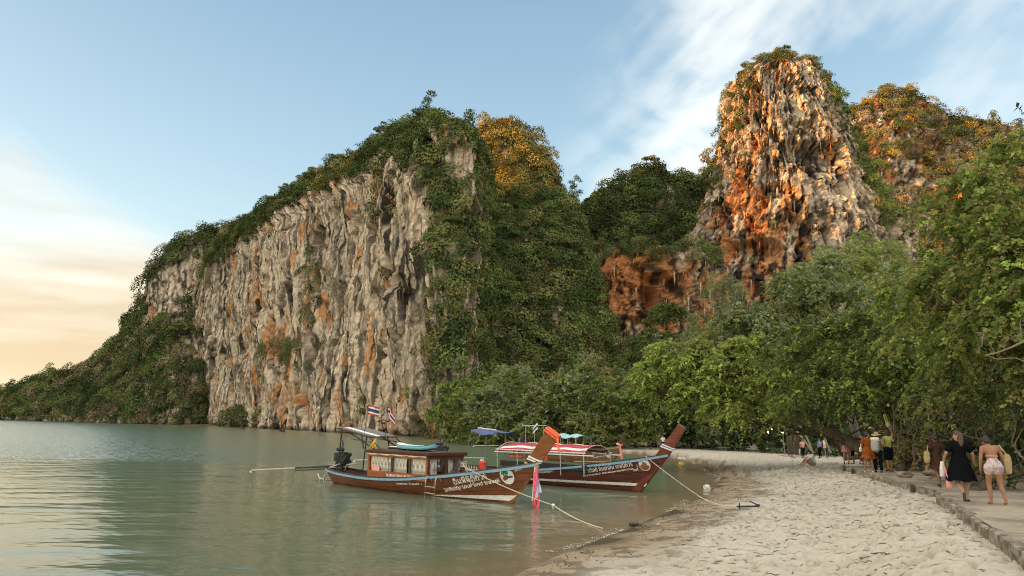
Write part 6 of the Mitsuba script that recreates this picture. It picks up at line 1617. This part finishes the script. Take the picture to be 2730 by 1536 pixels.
def person(label, loc, face, H, skin='tan', pose=None, hair=None, hair_mat=None, top=None, bottom=None, shoes=None, hat=None, near=True, build=1.0, extra=None, group=None, female=False):
    """One standing or sitting figure: a continuous body, with hair, clothes and shoes as its parts."""
    key = thing('person', label, 'person', group)
    J = {k: np.array(v, float) for k, v in {**BASE, **(pose or {})}.items()}
    n, ref = (10, .03) if near else (6, .08)
    g = build; hipw = 1.1 if female else 1.0
    hd = J['head']; up = unit(hd - J['neck']); fw_ = unit(np.array(pose.get('look', (0, 1, 0)) if pose else (0, 1, 0), float)); fw_ = unit(fw_ - up * (fw_ @ up)); sd = np.cross(fw_, up)
    h = lambda x, y, z: hd + sd * x + fw_ * y + up * z
    B = [bone(J['pel'], .125 * g * hipw, J['waist'], .112 * g), bone(J['waist'], .112 * g, J['chest'], .128 * g), Mf.batch_hull([S(J['chest'], .125 * g, n), S(J['shL'] + [.03, 0, -.01], .062 * g, n), S(J['shR'] + [-.03, 0, -.01], .062 * g, n), S(J['neck'] - [0, 0, .05], .06, n)]), bone(J['neck'] - [0, 0, .06], .058, hd - up * .06, .052, n),
         Mf.batch_hull([S(h(0, -.02, .03), .088, n), S(h(0, .012, .045), .082, n), S(h(0, .02, -.03), .066, n), S(h(0, .045, -.085), .036, n)]), bone(h(0, .092, .012), .010, h(0, .112, -.022), .013, n), S(h(.082, -.005, -.01), .022, n), S(h(-.082, -.005, -.01), .022, n), bone(h(-.02, .088, -.055), .009, h(.02, .088, -.055), .009, n)]
    for q, sx in (('L', -1), ('R', 1)):
        B += [Mf.batch_hull([S(J['hip' + q] + [0, -.02, -.01], .098 * g * hipw, n), S(J['pel'] + [sx * .06, -.03, 0], .10 * g * hipw, n)]), bone(J['hip' + q], .092 * g * hipw, J['knee' + q], .056 * g, n), bone(J['knee' + q], .056 * g, J['knee' + q] + (J['ank' + q] - J['knee' + q]) * .3 + [0, -.015, 0], .056 * g, n), bone(J['knee' + q] + (J['ank' + q] - J['knee' + q]) * .3 + [0, -.015, 0], .056 * g, J['ank' + q], .036, n),
              bone(J['ank' + q] + [0, -.03, -.035] if J['ank' + q][2] < .12 else J['ank' + q] + unit(J['ank' + q] - J['knee' + q]) * .035, .034, J['toe' + q], .026, n), bone(J['sh' + q], .054 * g, J['el' + q], .040 * g, n), bone(J['el' + q], .040 * g, J['wr' + q], .027, n)]
        if near or True:
            B += hand_bones(J['wr' + q], J['el' + q], (pose or {}).get('curl' + q, .45), sx, 6 if near else 4)
    R = rotz(face); loc = np.asarray(loc, float); s = H / 1.70
    world = lambda v: (np.asarray(v, float) * s) @ R.T + loc
    put = lambda nm, mesh, mm, sm_=True, lab=None: scene.__setitem__((kk := newkey(nm, key)), mikit.ply((world(mesh[0]), mesh[1]), mm, sm_)) or kk
    put('body', finish(B, ref, 5 if near else 2), M_SKIN[skin])
    if near:
        for sx in (-1, 1):
            e = trimesh.creation.icosphere(2, .012); v = np.array(e.vertices) + h(sx * .032, .088, .012); put('eye', (v, np.array(e.faces)), M_INK)
    if hair:
        cap = [Mf.batch_hull([S(h(0, -.028, .045), .098, n), S(h(0, .01, .075), .082, n), S(h(0, -.045, -.02), .085, n)])]
        if hair == 'long':
            cap.append(Mf.batch_hull([S(h(0, -.055, .0), .08, n), S(h(.05, -.07, -.2), .045, n), S(h(-.05, -.07, -.2), .045, n), S(J['neck'] + [0, -.08, -.14], .05, n)]))
        if hair == 'bun':
            cap.append(S(h(0, -.10, .10), .05, n))
        put('hair', finish(cap, ref, 3), hair_mat or M_HAIR)
    if hat:
        prof = np.array([(.20, -.012), (.205, 0), (.10, .012), (.098, .09), (.07, .115), (.0, .12)])
        a = np.linspace(0, 2 * np.pi, 28, endpoint=False)
        v = np.array([[h(r_ * math.cos(t), r_ * math.sin(t) - .01, .075 + z_ + (.015 * math.cos(2 * t) if r_ > .15 else 0)) for r_, z_ in prof] for t in a])
        put('hat', (v.reshape(-1, 3), grid_faces(28, len(prof), True)), hat)
    off = .016

    def torso(o, sleeves=.5, low='pel'):
        q = [bone(J['pel'] + [0, 0, .0], .125 * g * hipw + o, J['waist'], .115 * g + o, n), bone(J['waist'], .115 * g + o, J['chest'], .128 * g + o, n), Mf.batch_hull([S(J['chest'], .125 * g + o, n), S(J['shL'] + [.03, 0, -.01], .062 * g + o, n), S(J['shR'] + [-.03, 0, -.01], .062 * g + o, n), S(J['neck'] - [0, 0, .065], .055 + o, n)])]
        for k in 'LR':
            if sleeves:
                q.append(bone(J['sh' + k], .056 * g + o, J['sh' + k] + (J['el' + k] - J['sh' + k]) * min(sleeves, 1), .048 * g + o + .012, n))
                if sleeves > 1:
                    q.append(bone(J['el' + k], .046 + o, J['el' + k] + (J['wr' + k] - J['el' + k]) * (sleeves - 1), .036 + o, n))
        return q

    def skirt(z0, z1, r0, r1, folds=9, mm=None, nm='skirt', cx=0.0, cy=-.02):
        a = np.linspace(0, 2 * np.pi, 60, endpoint=False); zz = np.linspace(0, 1, 12)
        A, Zq = np.meshgrid(a, zz, indexing='ij')
        r_ = r0 + (r1 - r0) * Zq ** .8; r_ = r_ * (1 + .09 * Zq * np.sin(folds * A + 2 * np.sin(2 * A)) + .05 * Zq * np.sin(3 * A + 1))
        c = J['waist'] * (1 - Zq[..., None]) + (J['pel'] * np.array([1, 1, 0])) * Zq[..., None]
        v = np.stack([c[..., 0] + cx * Zq + r_ * np.cos(A), c[..., 1] + cy * Zq + .82 * r_ * np.sin(A), z0 + (z1 - z0) * Zq + .02 * np.sin(5 * A) * Zq], -1).reshape(-1, 3)
        f = grid_faces(60, 12, True)
        put(nm, (np.vstack([v, v * [.985, .985, 1]]), np.vstack([f, f[:, ::-1] + len(v)])), mm)
    if top:
        kind, mm = top
        if kind == 'bikini':
            a_ = np.linspace(0, 2 * np.pi, 30); c_ = J['waist'] * .5 + J['chest'] * .5
            put('bikini_band', tube(np.stack([c_[0] + .124 * g * np.cos(a_), c_[1] + .124 * g * np.sin(a_), c_[2] + 0 * a_], 1), .016, 6, False), mm)
            for sx in (-1, 1):
                put('bikini_tie', tube([J['chest'] + [sx * .06, -.13, -.10], J['waist'] + [sx * .03, -.135, .06], J['waist'] + [sx * .035, -.14, .0]], .008, 5), mm)
        else:
            put({'tank': 'tank_top', 'dress': 'dress_top', 'shirt': 'shirt', 'long': 'shirt'}[kind], finish(torso(off + (.012 if kind != 'tank' else 0), {'tank': 0, 'dress': .55, 'shirt': .55, 'long': 1.7}[kind]), ref, 3), mm)
    if bottom:
        kind, mm = bottom[:2]
        if kind == 'shorts':
            fr = bottom[2] if len(bottom) > 2 else .45
            q = [bone(J['pel'] + [0, 0, .06], .118 * g * hipw + off, J['pel'] - [0, 0, .02], .128 * g * hipw + off, n)]
            for k, sx in (('L', -1), ('R', 1)):
                q += [Mf.batch_hull([S(J['hip' + k] + [0, -.02, -.01], .100 * g * hipw + off, n), S(J['pel'] + [sx * .06, -.035, 0], .103 * g * hipw + off, n)]), bone(J['hip' + k], .096 * g * hipw + off, J['hip' + k] + (J['knee' + k] - J['hip' + k]) * fr, .088 * g + off + .012, n)]
            put('shorts', finish(q, ref, 2), mm)
        elif kind == 'trousers':
            q = [bone(J['pel'] + [0, 0, .06], .118 * g + off, J['pel'], .128 * g + off, n)]
            for k in 'LR':
                q += [bone(J['hip' + k], .098 * g + off, J['knee' + k], .066 * g + off, n), bone(J['knee' + k], .066 * g + off, J['ank' + k] + [0, 0, .03], .05 + off, n)]
            put('trousers', finish(q, ref, 2), mm)
        elif kind == 'skirt':
            skirt(*bottom[2:], mm=mm)
    if shoes:
        for k in 'LR':
            a, b_ = J['ank' + k], J['toe' + k]
            d = unit(b_ - a + [0, 0, .055]) if a[2] < .12 else unit(b_ - a)
            heel = a + ([0, -.05, -.065] if a[2] < .12 else unit(a - J['knee' + k]) * .055)
            put('sandal' if shoes is M_SOLE else 'shoe', finish([Mf.batch_hull([S(heel, .036, 8), S(b_ + [0, .01, -.006] if a[2] < .12 else b_, .036, 8)]).scale([1, 1, 1])], .05, 0), shoes)
    return key, world, J, h


def bag(name, label, cat, world, c, size, mm, strap_to=None, lump=.15, seed=1, round_=.04):
    k = thing(name, label, cat)
    m = trimesh.creation.icosphere(3, 1.0); v = np.array(m.vertices)
    v = np.sign(v) * np.abs(v) ** .62 * np.array(size) / 2 * (1 + lump * (meshkit.fbm(v * 2.2 + seed, 3, seed) - .5))[:, None]
    scene[k + '__body'] = mikit.ply((world(v + np.array(c)), m.faces), mm, True)
    if strap_to is not None:
        for dx in (-.03, .03):
            a = np.array(c) + [0, size[1] * .25 * np.sign(dx), size[2] * .45]
            scene[newkey('strap', k)] = mikit.ply((lambda t: (world(t[0]), t[1]))(tube([a, (a + np.array(strap_to)) / 2 + [dx, dx, 0], np.array(strap_to)], .014, 6)), mm, True)
    return k


pz = lambda px, py, z: onz(px, py, z)
fa = lambda dx, dy: math.atan2(dy, dx) - math.pi / 2          # heading of a figure that looks along (dx, dy)
# the three women nearest on the path, walking away
_, w, J, h = person('woman with a bare tanned back in white floral shorts walking away along the path', pz(2658, 1346, 1.13), fa(.22, 1), 1.68, 'tan', female=True, build=1.04, hair='bun', hair_mat=M_HAIR, top=('bikini', M_PINKC), bottom=('shorts', M_SHORTS, .22), shoes=None,
                    pose=dict(kneeL=(-.105, .09, .49), ankL=(-.11, .02, .085), toeL=(-.13, .18, .03), kneeR=(.115, -.01, .49), ankR=(.15, -.16, .10), toeR=(.165, .0, .03), waist=(0, .03, 1.08), chest=(.0, .08, 1.26), shL=(-.18, .10, 1.375), shR=(.18, .10, 1.385), neck=(0, .14, 1.42), head=(-.03, .24, 1.50), look=(-.3, 1, -.6), elL=(-.255, .04, 1.10), wrL=(-.25, .12, .86), elR=(.26, .06, 1.12), wrR=(.27, .22, .98)))
bag('shoulder_bag', 'long straw coloured bag hanging from the right shoulder of the woman in floral shorts', 'bag', w, (.34, .04, .98), (.17, .13, .50), M_STRAW, J['shR'] + [.02, -.02, .06], .2, 4)
_, w, J, h = person('woman in a loose knee length black dress striding away with one heel lifted', pz(2568, 1336, 1.13), fa(.18, 1), 1.72, 'fair', female=True, build=1.08, hair='long', hair_mat=M_BHAIR, top=('dress', M_BLACK), bottom=('skirt', M_BLACK, 1.12, .50, .16, .34, 8), shoes=M_SOLE,
                    pose=dict(kneeL=(-.10, .0, .47), ankL=(-.10, -.32, .24), toeL=(-.11, -.40, .06), kneeR=(.10, .06, .49), ankR=(.11, .0, .085), elL=(-.31, .0, 1.16), wrL=(-.33, .14, .98), elR=(.31, -.02, 1.16), wrR=(.36, .10, .98), look=(-1, .5, -.1), curlL=.9))
k = thing('rolled_towel', 'white rolled towel held in the left hand of the woman in the black dress', 'towel')
v, f = tube([(-.35, .16, .96), (-.36, .17, .80), (-.37, .16, .58)], [.045, .062, .066], 10)
scene[k + '__roll'] = mikit.ply((w(v), f), M_WHITEC, True)
bag('sandal_bag', 'small red and white bag swinging below the black dress', 'bag', w, (-.30, -.02, .40), (.13, .10, .20), M_SALMON, (-.35, .14, .96), .3, 6)
_, w, J, h = person('woman in a dark brown knitted cover up walking ahead of the black dress', pz(2503, 1297, 1.12), fa(.15, 1), 1.62, 'brown', female=True, hair='bun', top=('dress', M_BRN), bottom=('skirt', M_BRN, 1.10, .58, .15, .24, 7), shoes=M_SOLE,
                    pose=dict(kneeL=(-.06, -.03, .49), ankL=(-.03, -.18, .12), toeL=(-.03, -.03, .03), kneeR=(.08, .08, .49), ankR=(.06, .06, .085), toeR=(.07, .22, .03), elL=(-.26, -.02, 1.13), wrL=(-.30, .06, .92), elR=(.25, -.02, 1.12), wrR=(.25, .10, .90)))
bag('beach_bag', 'yellow beach bag on the left arm of the woman in brown', 'bag', w, (-.30, .0, .95), (.14, .30, .40), M_STRAW, J['shL'] + [-.02, 0, .06], .2, 5)
# the group farther along the path
_, w, J, h = person('man in a sleeveless yellow shirt and dark shorts raising his right arm', pz(2372, 1257, 1.04), fa(-.15, 1), 1.78, 'tan', hair='short', top=('tank', M_YEL), bottom=('shorts', M_NAVY, .8), shoes=M_SOLE, build=1.08,
                    pose=dict(kneeL=(-.11, -.02, .49), ankL=(-.17, -.18, .13), toeL=(-.19, -.05, .03), kneeR=(.11, .06, .49), ankR=(.12, .02, .085), elR=(.30, .04, 1.62), wrR=(.20, .10, 1.83), elL=(-.25, -.05, 1.12), wrL=(-.22, .16, 1.0), curlR=.9))
k = thing('yellow_pennant', 'pale yellow pennant held up above the man in the yellow shirt', 'pennant')
p0 = w((.14, .12, 1.96))
scene[k + '__cloth'] = mikit.ply(cloth_strip(w((.02, .12, 2.42)), w((.17, .12, 1.90)), .10, .20, r6, wav=.03, dirn=[1, .1, .2]), M_YEL, True)
scene[k + '__stick'] = mikit.ply(tube([w((.20, .12, 1.80)), w((.03, .12, 2.45))], .010, 6), M_DARKWOOD, True)
_, w, J, h = person('man in a straw hat carrying a big pale backpack on his chest', pz(2344, 1259, 1.03), fa(-.7, -.7), 1.66, 'brown', hair='short', hat=M_STRAW, top=('shirt', M_KHAKI), bottom=('trousers', M_NAVY), shoes=M_SOLE,
                    pose=dict(elL=(-.27, .06, 1.14), wrL=(-.14, .24, 1.10), elR=(.27, .06, 1.14), wrR=(.14, .24, 1.05), kneeR=(.11, .08, .49), ankR=(.12, .04, .085)))
k = bag('backpack', 'big pale grey backpack with a rolled top worn by the man in the straw hat', 'backpack', w, (.0, .27, 1.17), (.36, .26, .52), M_GREYC, None, .15, 8)
scene[k + '__roll'] = mikit.ply((lambda t: (w(t[0]), t[1]))(tube([(-.17, .25, 1.46), (.17, .25, 1.46)], .085, 10)), M_CREAM, True)
for sx in (-1, 1):
    scene[newkey('strap', k)] = mikit.ply((lambda t: (w(t[0]), t[1]))(tube([(sx * .12, .20, 1.40), (sx * .13, .08, 1.48), (sx * .13, -.09, 1.40), (sx * .14, -.14, 1.15)], .022, 6)), M_INK, True)
_, w, J, h = person('woman in a short orange print dress and white shoes standing on the path', pz(2318, 1259, 1.02), fa(.55, .8), 1.72, 'tan', female=True, hair='bun', top=('dress', M_ORD), bottom=('skirt', M_ORD, 1.10, .60, .155, .30, 8), shoes=M_WHITEC,
                    pose=dict(kneeL=(-.12, .02, .49), ankL=(-.17, .0, .085), kneeR=(.12, .03, .49), ankR=(.16, .0, .085), look=(1, .4, 0), wrL=(-.24, .08, .88), elL=(-.24, -.02, 1.12)))
bag('round_bag', 'small round pale bag beside the orange dress', 'bag', w, (-.30, .06, .96), (.12, .2, .2), M_CREAM, J['shL'] + [0, 0, .05], .1, 3)
_, w, J, h = person('child in a white cap and pink top behind the orange dress', pz(2298, 1238, .95), fa(.2, -1), 1.45, 'tan', hair='short', top=('shirt', M_PINKC), bottom=('shorts', M_NAVY, .7), shoes=M_SOLE, hat=M_WHITEC, near=False,
                    pose=dict(elL=(-.25, .08, 1.14), wrL=(-.05, .22, 1.16), elR=(.25, .08, 1.14), wrR=(.05, .22, 1.16)))
person('woman in a dark top and pale pink skirt standing behind the leaning trunk', pz(2257, 1237, .95), fa(.5, .9), 1.70, 'fair', female=True, hair='short', hair_mat=M_BHAIR, top=('shirt', M_GREYC), bottom=('skirt', M_PINKC, 1.06, .66, .15, .24, 7), shoes=M_SOLE, near=False)
person('person in dark clothes standing close beside the pink skirt', pz(2276, 1238, .95), fa(-.8, .4), 1.58, 'brown', hair='short', top=('shirt', M_NAVY), bottom=('shorts', M_BLACK, .8), shoes=None, near=False)
# people on the far sand
gz = lambda px, py, z: (lambda c: np.array([c[0], c[1], ground_z(c[:1], c[1:2])[0]]))(onz(px, py, z))
SIT = dict(pel=(0, -.05, .12), hipL=(-.09, 0, .11), hipR=(.09, 0, .11), kneeL=(-.12, .34, .36), kneeR=(.12, .36, .34), ankL=(-.12, .62, .08), ankR=(.12, .66, .08), toeL=(-.13, .78, .04), toeR=(.13, .82, .04), waist=(0, -.06, .28), chest=(0, .02, .46), shL=(-.175, .06, .60), shR=(.175, .06, .60), neck=(0, .08, .64), head=(0, .17, .76), elL=(-.24, .22, .42), elR=(.24, .22, .42), wrL=(-.10, .42, .34), wrR=(.10, .42, .34), look=(0, 1, -.5))
person('person in a white shirt with dark hair sitting alone on the sand', gz(2166, 1241, .78), fa(-1, -.15), 1.72, 'fair', SIT, hair='long', top=('shirt', M_WHITEC), bottom=('shorts', M_KHAKI, .6), near=True)
person('man in a pink striped shirt and dark trousers standing on the far sand', gz(2141, 1221, .3), fa(.3, -1), 1.62, 'tan', hair='short', top=('shirt', M_PINKC), bottom=('trousers', M_NAVY), shoes=M_SOLE, near=False)
person('person in a blue check shirt standing near the orange and pale notice board', gz(2187, 1221, .3), fa(-.9, -.3), 1.66, 'tan', hair='short', top=('long', M_BLUEC), bottom=('trousers', M_BLACK), shoes=M_SOLE, near=False, pose=dict(elL=(-.24, .1, 1.15), wrL=(-.12, .28, 1.2)))
person('person in black behind the blue check shirt', gz(2173, 1211, .3), fa(.9, -.3), 1.64, 'tan', hair='long', top=('shirt', M_BLACK), bottom=('trousers', M_NAVY), shoes=M_SOLE, near=False)
person('person in a pale wrap sitting at the foot of the brown trunks', gz(2109, 1213, .3), fa(.5, -1), 1.66, 'fair', SIT, hair='long', hair_mat=M_BHAIR, top=('long', M_GREYC), bottom=('trousers', M_GREYC), near=False)
person('person in cream clothes sitting right of the brown trunks', gz(2125, 1213, .3), fa(-.2, -1), 1.66, 'fair', SIT, hair='short', top=('long', M_CREAM), bottom=('trousers', M_CREAM), near=False)
person('person in a pale pink shirt in the shade behind the second prow', gz(1756, 1197, .3), fa(.2, -1), 1.6, 'fair', hair='short', top=('shirt', M_PINKC), bottom=('shorts', M_GREYC, .8), near=False)
person('person in a white shirt in the shade behind the second prow', gz(1768, 1199, .3), fa(-.2, -1), 1.55, 'fair', hair='short', top=('shirt', M_WHITEC), bottom=('shorts', M_NAVY, .8), near=False)
# sign, lamps, things on the far sand
k = thing('notice_board', 'orange and pale notice board on a thin post at the back of the far sand', 'sign')
c = at(2198, 1183, 66)
scene[k + '__post'] = mikit.ply(tube([c + [.05, 0, -1.6], c + [0, .03, .3]], .04, 7), M_PALE_BARK, True)
scene[k + '__board'] = mikit.ply(box(c + [0, 0, .12], (.26, .04, .30), None, .01), M_CREAM)
scene[k + '__lower_board'] = mikit.ply(box(c + [0, 0, -.20], (.26, .04, .34), None, .01), M_SALMON)
k = thing('picnic_cloth', 'dark and pink cloth spread in front of the people sitting by the brown trunks', 'cloth')
c = gz(2104, 1216, .3); A, Bq = np.meshgrid(np.linspace(-.8, .8, 14), np.linspace(-.6, .6, 10), indexing='ij')
v = np.stack([c[0] + A, c[1] + Bq, c[2] + .05 + .05 * meshkit.fbm(np.stack([A * 4, Bq * 4, A * 0], -1), 2, 3)], -1).reshape(-1, 3)
scene[k] = mikit.ply((v, grid_faces(14, 10)), M_PINKC, True)
for i, (px, py, Y, r_, e, lb) in enumerate([(2087, 1151, 73, .11, 26, 'bright white globe lamp on a thin post left of the brown trunks'), (2155, 1153, 66, .09, 26, 'bright white lamp hanging right of the brown trunks'), (2048, 1153, 76, .075, 12, 'dimmer white lamp farthest left at the back of the beach'), (2058, 1145, 76, .06, 6, 'small dim lamp just above the farthest left lamp'), (2043, 1129, 77, .06, 6, 'small dim lamp highest among the leaves at the back of the beach')]):
    k = thing('globe_lamp', lb, 'lamp'); c = at(px, py, Y)
    m = trimesh.creation.icosphere(2, r_); m.apply_translation(c)
    scene[k + '__globe'] = {**mikit.ply(m, M_WHITE, True), 'emitter': {'type': 'area', 'radiance': {'type': 'rgb', 'value': [e * .08, e * .075, e * .06]}}}
    g0 = c[2] - (2.3 if i == 0 else 0)
    if i == 0:
        scene[k + '__post'] = mikit.ply(tube([c - [0, 0, r_], (c[0] + .1, c[1], .2)], .035, 7), M_PALE_BARK, True)
    else:
        scene[k + '__cord'] = mikit.ply(tube([c + [0, 0, r_], c + [.05, 0, 1.6]], .012, 5), M_INK, True)
# foam along the waterline
rf = np.random.default_rng(8)
tl = np.linspace(0, 1, 2600)
cs = np.concatenate([[0], np.cumsum(np.linalg.norm(np.diff(SHORE, axis=0), axis=1))])
i0, i1 = 9, 17
sl_ = cs[i0] + (cs[i1] - cs[i0]) * rf.random(2600)
P = np.stack([np.interp(sl_, cs, SHORE[:, 0]), np.interp(sl_, cs, SHORE[:, 1])], 1)
band = (np.sin(sl_ * .35) * .35 + rf.normal(size=len(sl_)) * .16) - .15
keep = meshkit.noise(np.stack([sl_ / 2.3, sl_ * 0, sl_ * 0], -1), 4) > .50
P = P + np.stack([-np.ones(len(P)), np.zeros(len(P))], 1) * np.abs(band)[:, None] * .8
P = P[keep]
v, f = leaves(np.stack([P[:, 0], P[:, 1], np.full(len(P), .03)], 1), np.array([0, 0, 1.0]) + .12 * rf.normal(size=(len(P), 3)), .02 + .045 * rf.random(len(P)) ** 2, rf, 1.3, .1)
scene['foam'] = mikit.ply((v, f), M_WHITE)
tag('foam', 'thin broken line of foam where the bay meets the sand', 'foam', kind='stuff')

# the tide line: bits of leaf, shell and weed along the strand
n = 2600
sl_ = cs[i0] + (cs[i1] - cs[i0]) * rf.random(n)
P = np.stack([np.interp(sl_, cs, SHORE[:, 0]), np.interp(sl_, cs, SHORE[:, 1])], 1) + np.stack([.35 + 2.6 * rf.random(n) ** 2.2, .4 * rf.normal(size=n)], 1)
keep = (meshkit.noise(np.stack([sl_ / 1.1, P[:, 0] * .8, sl_ * 0], -1), 9) > .42) & (shore_dist(P[:, 0], P[:, 1]) > .12)
P = P[keep]
v, f = leaves(np.stack([P[:, 0], P[:, 1], ground_z(P[:, 0], P[:, 1]) + .035], 1), np.array([0, 0, 1.0]) + .35 * rf.normal(size=(len(P), 3)), .03 + .06 * rf.random(len(P)) ** 2, rf, 1.8, .3)
c = np.where(rf.random((len(P), 1)) < .2, [[.55, .5, .42]], [[.07, .05, .035]]) * (.6 + .8 * rf.random((len(P), 1)))
scene['tide_litter'] = mikit.ply((v, f), M_LEAF_FAR, False, color=np.repeat(np.clip(c, .01, .8), 4, 0))
tag('tide_litter', 'dark bits of leaf, shell and weed strewn along the wet strand', 'litter', kind='stuff')
